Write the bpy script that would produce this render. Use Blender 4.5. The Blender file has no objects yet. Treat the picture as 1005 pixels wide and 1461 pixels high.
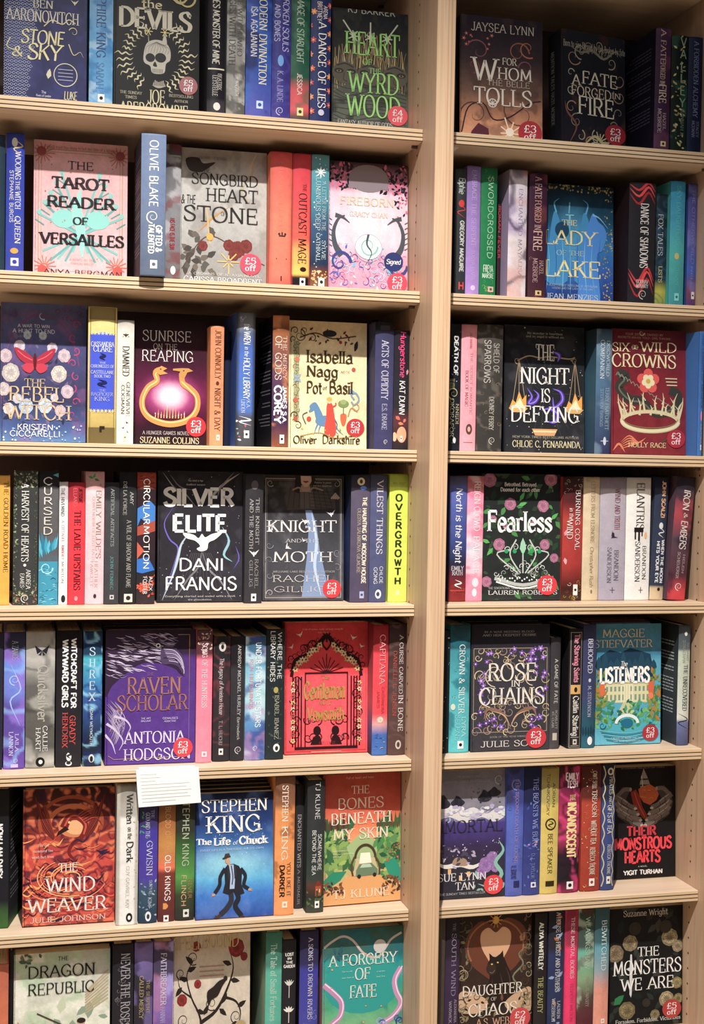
import bpy, math, random
import numpy as np
from mathutils import Matrix, Vector
C = bpy.context.scene.collection
SC = bpy.context.scene
EYE = 1.55                      # eye height above the floor (m)

# ------------------------------------------------------------------ camera
YAW, PITCH, ROLL, FPX, DIST = .2505, .0296, .0168, 1940.66, 2498.7   # mm
cam_d = bpy.data.cameras.new('camera'); cam = bpy.data.objects.new('camera', cam_d); C.objects.link(cam)
_f = np.array([math.sin(YAW), math.cos(YAW), 0.]); _r = np.array([math.cos(YAW), -math.sin(YAW), 0.]); _u = np.array([0, 0, 1.])
CF = _f*math.cos(PITCH)-_u*math.sin(PITCH); _u2 = _u*math.cos(PITCH)+_f*math.sin(PITCH)
CR = _r*math.cos(ROLL)+_u2*math.sin(ROLL); CU = _u2*math.cos(ROLL)-_r*math.sin(ROLL)
CO = np.array([0., -DIST, 0.])
m = Matrix(((CR[0], CU[0], -CF[0], CO[0]/1000), (CR[1], CU[1], -CF[1], CO[1]/1000), (CR[2], CU[2], -CF[2], EYE+CO[2]/1000), (0, 0, 0, 1)))
cam.matrix_world = m
cam_d.sensor_fit = 'VERTICAL'; cam_d.sensor_height = 36; cam_d.lens = FPX/1461*36
cam_d.clip_start = .05; SC.camera = cam

# ------------------------------------------------------------------ light
w = bpy.data.worlds.new('shop_ambience'); SC.world = w; w.use_nodes = True
w.node_tree.nodes['Background'].inputs[0].default_value = (.93, .95, 1, 1)
w.node_tree.nodes['Background'].inputs[1].default_value = .125
def spot(name, loc, target, power, size, blend, col, rad):
    l = bpy.data.lights.new(name, 'SPOT'); l.energy = power; l.spot_size = math.radians(size); l.spot_blend = blend
    l.color = col; l.shadow_soft_size = rad
    o = bpy.data.objects.new(name, l); C.objects.link(o); o.location = loc
    o.rotation_euler = (Vector(target)-Vector(loc)).to_track_quat('-Z', 'Y').to_euler(); return o
spot('ceiling_spotlight', (.20, -1.60, EYE+1.83), (.50, 0, EYE-2.5), 545, 91, 1.0, (1, .96, .91), .022)
l_ = bpy.data.lights.new('added_ceiling_fill', 'AREA'); l_.shape = 'RECTANGLE'; l_.size = 2.4; l_.size_y = 1.6; l_.energy = 30; l_.color = (1, .97, .94)  # unseen area light, added so floor bounce brightens the shelf undersides
o_ = bpy.data.objects.new('added_ceiling_fill', l_); C.objects.link(o_); o_.location = (.2, -2.9, EYE+1.85)
SC.view_settings.view_transform = 'Standard'; SC.view_settings.look = 'None'
SC.view_settings.gamma = 1; SC.view_settings.use_curve_mapping = False
SC.view_settings.exposure = 0.0

# ------------------------------------------------------------------ helpers
def lin(h):
    if isinstance(h, (tuple, list, np.ndarray)): return np.array(h[:3], float)
    c = np.array([int(h[i:i+2], 16)/255 for i in (0, 2, 4)])
    return np.where(c < .04045, c/12.92, ((c+.055)/1.055)**2.4)
def ss(a, b, x):
    t = np.clip((x-a)/(b-a), 0, 1); return t*t*(3-2*t)
def X_at(px, Y, Z):            # X (mm) of the point seen in pixel column px at depth Y, height Z
    n = CR-(px-500.08)/FPX*CF; d0 = np.array([0, Y, Z])-CO
    return -(d0@n)/n[0]
def along(py, P, U):           # distance along U from P to the point seen in pixel row py
    n = CU+(py-730.52)/FPX*CF; return -((P-CO)@n)/(U@n)
def on_plane(px, py, P, N):
    v = CF+CR*(px-500.08)/FPX-CU*(py-730.52)/FPX
    return CO+v*(((P-CO)@N)/(v@N))
def link(name, me, parent=None):
    o = bpy.data.objects.new(name, me); C.objects.link(o)
    if parent: o.parent = parent
    return o
def mesh(name, V, F, mats, parent=None, mi=None, smooth=False, col=None):
    me = bpy.data.meshes.new(name); me.from_pydata([tuple(v) for v in V], [], F)
    for m_ in (mats if isinstance(mats, list) else [mats]): me.materials.append(m_)
    if mi is not None: me.polygons.foreach_set('material_index', mi)
    if smooth: me.polygons.foreach_set('use_smooth', [True]*len(F))
    if col is not None:
        a = me.color_attributes.new('Col', 'FLOAT_COLOR', 'POINT')
        c4 = np.ones((len(V), 4), np.float32); c4[:, :3] = col; a.data.foreach_set('color', c4.ravel())
    me.update(); return link(name, me, parent)
class MB:
    def __init__(s): s.V = []; s.F = []; s.M = []
    def box(s, a, b, mi=0):
        n = len(s.V); x0, y0, z0 = a; x1, y1, z1 = b
        s.V += [(x0, y0, z0), (x1, y0, z0), (x1, y1, z0), (x0, y1, z0), (x0, y0, z1), (x1, y0, z1), (x1, y1, z1), (x0, y1, z1)]
        s.F += [tuple(n+i for i in f) for f in ((0, 3, 2, 1), (4, 5, 6, 7), (0, 1, 5, 4), (1, 2, 6, 5), (2, 3, 7, 6), (3, 0, 4, 7))]
        s.M += [mi]*6; return s
    def prism(s, prof, fn, mis=None, cap=0):   # prof 2D closed polygon, fn(p, 0/1) -> 3D
        n = len(s.V); k = len(prof)
        s.V += [fn(p, 0) for p in prof]+[fn(p, 1) for p in prof]
        for i in range(k):
            j = (i+1) % k; s.F.append((n+i, n+j, n+k+j, n+k+i)); s.M.append(mis[i] if mis else 0)
        s.F.append(tuple(n+i for i in range(k))[::-1]); s.F.append(tuple(n+k+i for i in range(k))); s.M += [cap, cap]; return s
    def obj(s, name, mats, parent=None, sc=1): return mesh(name, [tuple(c*sc for c in v) for v in s.V], s.F, mats, parent, s.M)

# ------------------------------------------------------------------ materials
def mat(name, rough=.5, spec=.4):
    m_ = bpy.data.materials.new(name); m_.use_nodes = True; b = m_.node_tree.nodes['Principled BSDF']
    b.inputs['Roughness'].default_value = rough; b.inputs['Specular IOR Level'].default_value = spec
    return m_, m_.node_tree.nodes, m_.node_tree.links, b
def printed(name, rough, spec, wear=.12):      # printed paper: colour from the print, faint paper mottling
    m_, N, L, b = mat(name, rough, spec)
    a = N.new('ShaderNodeAttribute'); a.attribute_name = 'Col'
    tc = N.new('ShaderNodeTexCoord'); nz = N.new('ShaderNodeTexNoise'); nz.inputs['Scale'].default_value = 320
    L.new(tc.outputs['Object'], nz.inputs['Vector'])
    mr = N.new('ShaderNodeMapRange'); mr.inputs[3].default_value = 1-wear; mr.inputs[4].default_value = 1+wear*.6
    L.new(nz.outputs['Fac'], mr.inputs[0])
    mx = N.new('ShaderNodeVectorMath'); mx.operation = 'SCALE'; L.new(a.outputs['Color'], mx.inputs[0]); L.new(mr.outputs[0], mx.inputs['Scale'])
    hs = N.new('ShaderNodeHueSaturation'); hs.inputs['Saturation'].default_value = .96
    L.new(mx.outputs[0], hs.inputs['Color']); L.new(hs.outputs[0], b.inputs['Base Color']); return m_
M_PRINT = printed('printed_cover_paper', .4, .12)
M_MATT = printed('matt_cover_paper', .6, .12)
M_INK = printed('ink_and_foil', .42, .16, .05)
M_STICK = printed('glossy_sticker', .3, .5, .02)
def flat(name, c, rough=.5, c2=None, scale=60, stretch=(1, 1, 1)):
    m_, N, L, b = mat(name, rough, .3)
    tc = N.new('ShaderNodeTexCoord'); mp = N.new('ShaderNodeMapping'); mp.inputs['Scale'].default_value = stretch
    nz = N.new('ShaderNodeTexNoise'); nz.inputs['Scale'].default_value = scale; nz.inputs['Detail'].default_value = 4
    cr = N.new('ShaderNodeValToRGB'); cr.color_ramp.elements[0].position = .35; cr.color_ramp.elements[1].position = .65
    cr.color_ramp.elements[0].color = (*lin(c), 1); cr.color_ramp.elements[1].color = (*lin(c2 or c), 1)
    L.new(tc.outputs['Object'], mp.inputs[0]); L.new(mp.outputs[0], nz.inputs['Vector']); L.new(nz.outputs['Fac'], cr.inputs[0]); L.new(cr.outputs[0], b.inputs['Base Color'])
    return m_
M_PAGE = flat('page_edges', 'e6dcc4', .8, 'c9bca0', 9, (60, 2, 2))
def wood(name, c1, c2, c3, stretch, rough=.45):
    m_, N, L, b = mat(name, rough, .35)
    tc = N.new('ShaderNodeTexCoord'); mp = N.new('ShaderNodeMapping'); mp.inputs['Scale'].default_value = stretch
    L.new(tc.outputs['Object'], mp.inputs[0])
    n1 = N.new('ShaderNodeTexNoise'); n1.inputs['Scale'].default_value = 2.2; n1.inputs['Detail'].default_value = 6; n1.inputs['Distortion'].default_value = .6
    n2 = N.new('ShaderNodeTexNoise'); n2.inputs['Scale'].default_value = 11; n2.inputs['Detail'].default_value = 5
    L.new(mp.outputs[0], n1.inputs['Vector']); L.new(mp.outputs[0], n2.inputs['Vector'])
    cr = N.new('ShaderNodeValToRGB'); e = cr.color_ramp.elements; e[0].position = .3; e[1].position = .7
    e[0].color = (*lin(c1), 1); e[1].color = (*lin(c3), 1); k = e.new(.5); k.color = (*lin(c2), 1)
    ad = N.new('ShaderNodeMath'); ad.operation = 'MULTIPLY_ADD'; ad.inputs[1].default_value = .5
    s2 = N.new('ShaderNodeMath'); s2.operation = 'MULTIPLY'; s2.inputs[1].default_value = .5
    L.new(n2.outputs['Fac'], s2.inputs[0]); L.new(n1.outputs['Fac'], ad.inputs[0]); L.new(s2.outputs[0], ad.inputs[2])
    L.new(ad.outputs[0], cr.inputs[0]); L.new(cr.outputs[0], b.inputs['Base Color'])
    bp = N.new('ShaderNodeBump'); bp.inputs['Strength'].default_value = .12; bp.inputs['Distance'].default_value = .0006
    L.new(n2.outputs['Fac'], bp.inputs['Height']); L.new(bp.outputs[0], b.inputs['Normal']); return m_
M_UP = wood('upright_beech', 'ad8c72', 'c4a58a', 'd0b49a', (9, 9, .55))
M_TRIM = wood('upright_front_beech', 'bd997a', 'cfae8e', 'dcc0a2', (60, 60, .8))
M_SHELF = wood('shelf_beech', 'cfb296', 'dcc3a8', 'e6d0b8', (.7, 12, 9))
M_PLY = wood('plywood_light_layer', 'c8ab86', 'd6ba98', 'e2caac', (1.2, 60, 60))
M_PLYD = flat('plywood_dark_layer', '6b4f36', .7, '4a3526', 20)
M_BACK = wood('back_panel_wood', '4e3c3a', '584440', '624c46', (6, 6, .5))
M_HOLE = flat('peg_hole_shadow', '3a2a20', .9, '2a1d16')
M_PIN = flat('shelf_pin_metal', '5a5048', .35, '4a423c'); 
M_FLOOR = wood('shop_floor_oak', 'd0b898', 'dcc6a8', 'e4d2b6', (1, 6, 1))
M_WALL = flat('plaster_wall', 'd8d2c6', .8, 'cfc9bc', 4)
M_CARD = flat('white_card', 'f4f4f4', .6, 'efefef', 30)

# ------------------------------------------------------------------ lettering: skeleton glyphs drawn with a nib
G = {
'A': (7, '0,0 3.5,10;3.5,10 7,0;1.3,3.6 5.7,3.6'), 'B': (6.3, '1,0 1,10;~1,10 4,9.8 5.2,7.8 4,5.6 1,5.4;~1,5.4 4.5,5.2 6,2.8 4.5,.2 1,0'),
'C': (7, '~6.5,7.9 5.2,9.6 3.4,10 1.2,8 .4,5 1.2,2 3.4,0 5.2,.4 6.6,2.1'), 'D': (7.4, '1,0 1,10;~1,10 4.2,9.6 6.6,7.4 7,5 6.6,2.6 4.2,.4 1,0'),
'E': (6, '1,0 1,10;1,10 5.4,10;1,5.2 4.6,5.2;1,0 5.7,0'), 'F': (5.7, '1,0 1,10;1,10 5.4,10;1,5.2 4.6,5.2'),
'G': (7.4, '~6.5,7.9 5.2,9.6 3.4,10 1.2,8 .4,5 1.2,2 3.4,0 5.2,.4 6.6,1.4;6.6,4.4 6.6,.9;4.4,4.4 6.6,4.4'),
'H': (7.2, '1,0 1,10;6.2,0 6.2,10;1,5.1 6.2,5.1'), 'I': (2, '1,0 1,10'), 'J': (4.6, '3.7,10 3.7,2.5;~3.7,2.5 3,.3 1.6,0 .3,1'),
'K': (6.6, '1,0 1,10;5.8,10 1,4.4;2.6,6.2 6.3,0'), 'L': (5.4, '1,0 1,10;1,0 5.4,0'), 'M': (9, '1,0 1.4,10;1.4,10 4.5,1.5;4.5,1.5 7.6,10;7.6,10 8,0'),
'N': (7.5, '1,0 1,10;1,10 6.5,0;6.5,0 6.5,10'), 'O': (7.8, '~3.9,10 1.4,8.7 .4,5 1.4,1.3 3.9,0 6.4,1.3 7.4,5 6.4,8.7 3.9,10'),
'P': (6, '1,0 1,10;~1,10 4.3,9.8 5.7,7.4 4.3,5 1,4.8'), 'Q': (7.8, '~3.9,10 1.4,8.7 .4,5 1.4,1.3 3.9,0 6.4,1.3 7.4,5 6.4,8.7 3.9,10;4.2,2.4 7.4,-1.2'),
'R': (6.6, '1,0 1,10;~1,10 4.3,9.8 5.6,7.6 4.3,5.4 1,5.2;3.3,5.2 6.4,0'),
'S': (6, '~5.4,8 4.3,9.7 2.9,10 1,8.9 .9,7 3,5.4 5,4.1 5.6,2.5 4.7,.5 2.9,0 1.2,.5 .4,2.1'), 'T': (6.4, '3.2,0 3.2,10;0,10 6.4,10'),
'U': (7.2, '1,10 1,3;~1,3 1.8,.7 3.6,0 5.4,.7 6.2,3;6.2,3 6.2,10'), 'V': (7, '0,10 3.5,0;3.5,0 7,10'), 'W': (10, '0,10 2.6,0;2.6,0 5,9;5,9 7.4,0;7.4,0 10,10'),
'X': (6.8, '.3,10 6.5,0;6.5,10 .3,0'), 'Y': (6.6, '0,10 3.3,4.8;6.6,10 3.3,4.8;3.3,4.8 3.3,0'), 'Z': (6.2, '.4,10 5.8,10;5.8,10 .3,0;.3,0 6,0'),
'a': (5.4, '~.8,5.6 2,6.5 3.4,6.4 4.4,5;4.4,5 4.4,0;~4.4,3.9 2,3.6 .7,2.4 .7,1 2,.1 3.4,.4 4.4,1.5'), 'b': (5.6, '1,0 1,10;~1,5 2.4,6.5 4.2,6.2 5.1,3.3 4.2,.4 2.4,0 1,1.5'),
'c': (4.8, '~4.5,5.4 3.4,6.5 2,6.3 .6,3.3 2,.2 3.4,0 4.6,1.2'), 'd': (5.6, '4.6,0 4.6,10;~4.6,5 3.2,6.5 1.4,6.2 .5,3.3 1.4,.4 3.2,0 4.6,1.5'),
'e': (5, '~.7,3.6 4.5,3.6 4.2,5.6 2.7,6.5 1.3,6 .6,3.3 1.3,.6 2.8,0 4.5,1'), 'f': (3.6, '~3.6,9.4 2.6,10 1.6,9 1.5,7.5;1.5,7.5 1.5,0;.2,6.4 3.2,6.4'),
'g': (5.4, '4.4,6.5 4.4,-1.3;~4.4,-1.3 3.4,-3 1.8,-3 .6,-2;~4.4,5 3.2,6.5 1.4,6.2 .5,3.4 1.4,.7 3.2,.3 4.4,1.8'), 'h': (5.6, '1,0 1,10;~1,4.8 2.4,6.4 3.8,6.4 4.6,5;4.6,5 4.6,0'),
'i': (2, '1,0 1,6.5;1,8.6 1,9.4'), 'j': (2.4, '1.6,6.5 1.6,-2;1.6,-2 .2,-3;1.6,8.6 1.6,9.4'), 'k': (5.2, '1,0 1,10;4.6,6.5 1,2.8;2.2,4 5,0'), 'l': (2, '1,0 1,10'),
'm': (8.4, '1,0 1,6.5;~1,4.9 2.2,6.4 3.4,6.4 4.2,5;4.2,5 4.2,0;~4.2,4.9 5.4,6.4 6.6,6.4 7.4,5;7.4,5 7.4,0'), 'n': (5.6, '1,0 1,6.5;~1,4.8 2.4,6.4 3.8,6.4 4.6,5;4.6,5 4.6,0'),
'o': (5.4, '~2.7,6.5 1.2,5.7 .5,3.3 1.2,.8 2.7,0 4.2,.8 4.9,3.3 4.2,5.7 2.7,6.5'), 'p': (5.6, '1,-3 1,6.5;~1,5 2.4,6.5 4.2,6.2 5.1,3.3 4.2,.4 2.4,0 1,1.5'),
'q': (5.6, '4.6,-3 4.6,6.5;~4.6,5 3.2,6.5 1.4,6.2 .5,3.3 1.4,.4 3.2,0 4.6,1.5'), 'r': (4, '1,0 1,6.5;~1,4.8 2.2,6.3 3.8,6.2'),
's': (4.4, '~4,5.4 2.8,6.5 1.2,6.2 .8,4.8 2.4,3.5 3.9,2.2 3.7,.6 2.2,0 .5,1'), 't': (3.6, '1.6,9 1.6,1.5;~1.6,1.5 2.2,.1 3.4,.4;.2,6.4 3.3,6.4'),
'u': (5.6, '1,6.5 1,2;~1,2 1.8,.2 3.2,.1 4.6,1.7;4.6,6.5 4.6,0'), 'v': (5.2, '.3,6.5 2.6,0;2.6,0 4.9,6.5'), 'w': (7.6, '.3,6.5 2.1,0;2.1,0 3.8,6;3.8,6 5.5,0;5.5,0 7.3,6.5'),
'x': (5, '.4,6.5 4.6,0;4.6,6.5 .4,0'), 'y': (5.2, '.3,6.5 2.7,0;4.9,6.5 1.6,-3'), 'z': (4.8, '.5,6.4 4.3,6.4;4.3,6.4 .4,0;.4,0 4.5,0'),
'0': (6, '~3,10 1,8.5 .4,5 1,1.5 3,0 5,1.5 5.6,5 5,8.5 3,10'), '1': (3, '1.6,0 1.6,10'), '2': (5.6, '~.6,8 1.6,9.8 3.4,10 4.9,8.8 4.8,6.6 .5,0;.5,0 5.4,0'),
'3': (5.4, '~.6,8.6 2,10 4,9.7 4.9,7.8 4,5.8 2.2,5.3;~2.2,5.3 4.4,4.8 5.2,2.8 4,.4 2,0 .4,1.4'), '4': (5.8, '4.2,0 4.2,10;4.2,10 .3,3;.3,3 5.8,3'),
'5': (5.6, '1.2,10 5,10;1.2,10 1,5.6;~1,5.6 3,6.3 4.9,5.2 5.2,3 4,.5 2,0 .4,1.2'), '£': (5.8, '~5.2,8.6 4,10 2.4,9.4 1.9,7 2.2,4 1.6,1.4 .4,0;.4,0 5.6,0;.5,4.8 4.4,4.8'),
'&': (7.4, '~6.6,4.6 5.6,1.6 3,0 .9,1 .7,3.2 3.9,6 4.4,8.4 3.2,10 1.9,8.4 2.6,6 6.8,0'), '.': (1.6, '.8,0 .8,.9'), ',': (1.6, '.9,.8 .4,-1.4'), "'": (1.6, '.9,10 .7,8'),
'-': (4, '.6,4.6 3.4,4.6'), ':': (1.6, '.8,.4 .8,1.4;.8,5 .8,6'), ' ': (3.4, ''), '*': (4, '.2,4.5 3.8,4.5;2,2.3 2,6.7'), '!': (2, '1,3 1,10;1,0 1,.9')}
def catmull(p, n):
    p = np.array(p, float); closed = np.allclose(p[0], p[-1])
    q = np.vstack([p[-2] if closed else 2*p[0]-p[1], p, p[1] if closed else 2*p[-1]-p[-2]]); out = []
    for i in range(1, len(q)-2):
        for k in range(n):
            t = k/n; a, b, c, d = q[i-1], q[i], q[i+1], q[i+2]
            out.append(.5*((2*b)+(c-a)*t+(2*a-5*b+4*c-d)*t*t+(3*b-a-3*c+d)*t**3))
    out.append(q[-2]); return np.array(out)
GP = {}
for k_, (w_, s_) in G.items():
    st = []
    for q_ in [z for z in s_.split(';') if z]:
        sm = q_[0] == '~'; st.append((sm, np.array([[float(c) for c in t.split(',')] for t in q_.lstrip('~').split()])))
    GP[k_] = (w_, st)
STY = {  # thick, thin, nib angle, serif, slant, caps pitch
 's': (1.2, .46, 12, 1.3, 0, .9), 'b': (2.3, 1.9, 0, 0, 0, .7), 'n': (1.25, 1.15, 0, 0, 0, .9), 'k': (1.9, .5, 40, 1.1, 0, .6),
 'i': (1.3, .6, 30, 0, .28, .2), 'h': (2.3, .8, 10, 1.2, 0, .7), 't': (.85, .5, 10, .9, 0, 1.0), 'l': (.8, .8, 0, 0, 0, 1.2)}
def clipx(p, X, sg):
    out = []
    for i in range(len(p)):
        a, b = p[i-1], p[i]; ia, ib = (a[0]-X)*sg >= 0, (b[0]-X)*sg >= 0
        if ia != ib: t = (X-a[0])/(b[0]-a[0]); out.append((X, a[1]+t*(b[1]-a[1])))
        if ib: out.append(b)
    return out
class Print:      # flat ink layers on a canvas W x H (y down); later wrapped onto a cover
    def __init__(s, W, H): s.W = W; s.H = H; s.V = []; s.F = []; s.Cc = []; s.L = []; s.lay = 0; s.curved = False
    def quad(s, pts, c):
        n = len(s.V); s.V += [tuple(p) for p in pts]; s.F.append(tuple(range(n, n+len(pts)))); s.Cc += [c]*len(pts); s.L += [s.lay]*len(pts)
    def up(s): s.lay += 1; return s
    def poly(s, pts, c, up=1):
        s.lay += 1 if up else .3
        if s.curved:
            w = s.W*.16; xs = [p[0] for p in pts]; x0 = min(xs)
            if max(xs)-x0 > w:
                k = int((max(xs)-x0)/w)+1; w = (max(xs)-x0)/k
                for i in range(k):
                    q = clipx(clipx(list(pts), x0+i*w, 1), x0+(i+1)*w, -1)
                    if len(q) > 2: s.quad(q, lin(c))
                return
        s.quad(pts, lin(c))
    def sm(s, pts, c, up=1):
        p = [tuple(q) for q in pts]; s.poly([tuple(q) for q in catmull(p+[p[0]], 4)[:-1]], c, up)
    def line(s, pts, wd, c, smooth=True, n=4, taper=0, nib=None, up=1):
        s.lay += 1 if up else .3
        c = lin(c); p = catmull(pts, n) if smooth and len(pts) > 2 else np.array(pts, float)
        if len(p) < 2: return
        t = np.gradient(p, axis=0); ln = np.hypot(t[:, 0], t[:, 1])+1e-9; nx = -t[:, 1]/ln; ny = t[:, 0]/ln
        k = np.linspace(0, 1, len(p)); ww = np.full(len(p), wd/2.)
        if nib: th, tn, ang = nib; ww = (tn+(th-tn)*np.abs(np.sin(np.arctan2(t[:, 1], t[:, 0])+ang)))/2
        if taper == 1: ww = ww*(1-k*.85)
        if taper == 2: ww = ww*(np.sin(k*math.pi)*.9+.1)
        for i in range(len(p)-1):
            s.quad([(p[i, 0]+nx[i]*ww[i], p[i, 1]+ny[i]*ww[i]), (p[i+1, 0]+nx[i+1]*ww[i+1], p[i+1, 1]+ny[i+1]*ww[i+1]),
                    (p[i+1, 0]-nx[i+1]*ww[i+1], p[i+1, 1]-ny[i+1]*ww[i+1]), (p[i, 0]-nx[i]*ww[i], p[i, 1]-ny[i]*ww[i])], c)
    def ell(s, x, y, rx, ry, c, n=20, up=1, rot=0):
        cr, sr = math.cos(rot), math.sin(rot)
        s.poly([(x+rx*math.cos(a)*cr-ry*math.sin(a)*sr, y+rx*math.cos(a)*sr+ry*math.sin(a)*cr) for a in [i*2*math.pi/n for i in range(n)]], c, up)
    def disc(s, x, y, r, c, n=20, up=1): s.ell(x, y, r, r, c, n, up)
    def ring(s, x, y, rx, ry, wd, c, a0=0, a1=360, n=28, taper=0):
        A = np.radians(np.linspace(a0, a1, n)); s.line(np.c_[x+rx*np.cos(A), y+ry*np.sin(A)], wd, c, False, taper=taper)
    def rect(s, x0, y0, x1, y1, c, up=1):
        if s.curved and x1-x0 > s.W*.2:
            if up: s.up()
            k = 8
            for i in range(k): s.poly([(x0+(x1-x0)*i/k, y0), (x0+(x1-x0)*(i+1)/k, y0), (x0+(x1-x0)*(i+1)/k, y1), (x0+(x1-x0)*i/k, y1)], c, 0)
            return
        s.poly([(x0, y0), (x1, y0), (x1, y1), (x0, y1)], c, up)
    def frame(s, x0, y0, x1, y1, wd, c):
        for a in ((x0, y0, x1, y0+wd), (x0, y1-wd, x1, y1), (x0, y0, x0+wd, y1), (x1-wd, y0, x1, y1)): s.rect(*a, c)
    def curl(s, x, y, r, a0, turns, wd, c, flip=1):    # spiral whose outer end is at angle a0
        k = np.linspace(0, 1, int(14*abs(turns))+6); A = math.radians(a0)+flip*k*turns*2*math.pi; R_ = r*(1-k*.85)
        s.line(np.c_[x+R_*np.cos(A), y+R_*np.sin(A)], wd, c, False, taper=1)
    def leaf(s, x, y, ln, ang, wd, c, up=1):
        a = math.radians(ang); d = np.array([math.cos(a), math.sin(a)]); q = np.array([-d[1], d[0]]); o = np.array([x, y])
        s.poly([o, o+d*ln*.35+q*wd, o+d*ln*.7+q*wd*.7, o+d*ln, o+d*ln*.7-q*wd*.7, o+d*ln*.35-q*wd], c, up)
    def rose(s, x, y, r, c, c2, n=7, seed=0):
        s.up(); rd = random.Random(seed); a0 = rd.random()*6; A, B = lin(c), lin(c2)
        for ring_, (rr, k, pr) in enumerate(((.62, .25, .46), (.4, .08, .4), (.18, .3, .3))):
            s.up(); m = n-ring_*2
            for i in range(m):
                a = a0+ring_*.6+i*2*math.pi/m; q = k*1.35+.3*rd.random()
                s.ell(x+math.cos(a)*r*rr, y+math.sin(a)*r*rr, r*pr*rd.uniform(.85, 1.1), r*pr*.72, tuple(A*(1-q)+B*q), 8, 0, a+1.57)
            s.up()
            for i in range(m):
                a = a0+ring_*.6+i*2*math.pi/m; s.line([(x+math.cos(a-.3)*r*(rr+.2), y+math.sin(a-.3)*r*(rr+.2)), (x+math.cos(a)*r*(rr-.1), y+math.sin(a)*r*(rr-.1)), (x+math.cos(a+.4)*r*(rr+.1), y+math.sin(a+.4)*r*(rr+.1))], r*.07, tuple(A*.2+B*.8), n=2, up=0)
        s.curl(x, y, r*.26, rd.random()*360, 1.2, r*.08, tuple(A*.3+B*.7))
    def flower(s, x, y, r, c, c2, n=5, seed=0):
        s.up(); rd = random.Random(seed); a0 = rd.random()*6
        for i in range(n): s.leaf(x, y, r, math.degrees(a0)+i*360/n, r*.3, c, 0)
        s.disc(x, y, r*.25, c2, 8)
    def burst(s, x, y, r0, r1, n, wd, c, jit=0):
        s.up(); rd = random.Random(n)
        for i in range(n):
            a = i*2*math.pi/n; k = 1-jit*rd.random(); s.line([(x+r0*math.cos(a), y+r0*math.sin(a)), (x+r1*k*math.cos(a), y+r1*k*math.sin(a))], wd, c, False, up=0)
    def bird(s, x, y, r, c, rot=0):
        s.up(); t = math.radians(rot); f = lambda a, b: (x+r*(a*math.cos(t)-b*math.sin(t)), y+r*(a*math.sin(t)+b*math.cos(t)))
        s.poly([f(-1, -.6), f(-.2, -.15), f(.15, .1), f(-.2, .3)], c, 0); s.poly([f(1, -.7), f(.25, -.2), f(0, .1), f(.3, .3)], c, 0); s.ell(x, y+r*.15, r*.16, r*.5, c, 8, 0, t)
    def scatter(s, n, c, r0, r1, seed=1, box=None, kind='dot'):
        rd = random.Random(seed); x0, y0, x1, y1 = box or (0, 0, s.W, s.H); s.up()
        for i in range(n):
            x = rd.uniform(x0, x1); y = rd.uniform(y0, y1); r = rd.uniform(r0, r1); cc = c if isinstance(c, str) else rd.choice(c)
            if kind == 'dot': s.disc(x, y, r, cc, 6, 0)
            elif kind == 'leaf': s.leaf(x, y, r*2.4, rd.uniform(0, 360), r*.6, cc, 0)
            elif kind == 'rose': s.rose(x, y, r, cc, '3a2c2c', 5, i)
            elif kind == 'flower': s.flower(x, y, r, cc, 'e8c860', 5, i)
            elif kind == 'curl': s.curl(x, y, r, rd.uniform(0, 360), rd.uniform(.7, 1.3), r*.22, cc, rd.choice((-1, 1)))
            elif kind == 'wave': s.line([(x-r, y+rd.uniform(-r, r)*.3), (x, y-r*.4), (x+r, y+rd.uniform(-r, r)*.4)], r*.25, cc, up=0, taper=2)
    # text in the box x0..x1 (reading direction), y0 = cap top, y1 = baseline; rot=True reads downwards
    def text(s, t, x0, y0, x1, y1, c, sty='s', fn=None):
        th, tn, nib, ser, sl, gap = STY[sty[0]]; n = 3 if (y1-y0) < s.W*.12 else 4
        s.up(); adv = 0; items = []
        for ch in t:
            g = GP.get(ch) or GP.get(ch.upper()) or GP[' ']
            items.append((adv, g)); adv += g[0]+gap
        adv = max(adv-gap, 1); sx = (x1-x0)/adv; sy = (y1-y0)/10; c = lin(c)
        th *= min(1.25, max(.6, (sx/sy)))**.3
        f2 = fn or (lambda a, b: (a, b))
        def T(p): return f2(x0+(p[0]+sl*p[1]/10*6*.5)*sx, y1-p[1]*sy)
        def seg(P_, cap=True):
            if s.curved and len(P_) == 2: P_ = P_[0]+(P_[1]-P_[0])*np.linspace(0, 1, 5)[:, None]
            t_ = np.gradient(P_, axis=0); ln = np.hypot(t_[:, 0], t_[:, 1])+1e-9; d = t_/ln[:, None]
            ww = (tn+(th-tn)*np.abs(np.sin(np.arctan2(d[:, 1], d[:, 0])-math.radians(nib))))/2
            # keep stem weights true after anisotropic scaling
            kx = min(1.6, max(.55, (sy/sx)**.6)); q = np.c_[-d[:, 1]*ww*kx, d[:, 0]*ww]
            A, B = P_+q, P_-q
            for i in range(len(P_)-1): s.quad([T(A[i]), T(A[i+1]), T(B[i+1]), T(B[i])], c)
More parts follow.
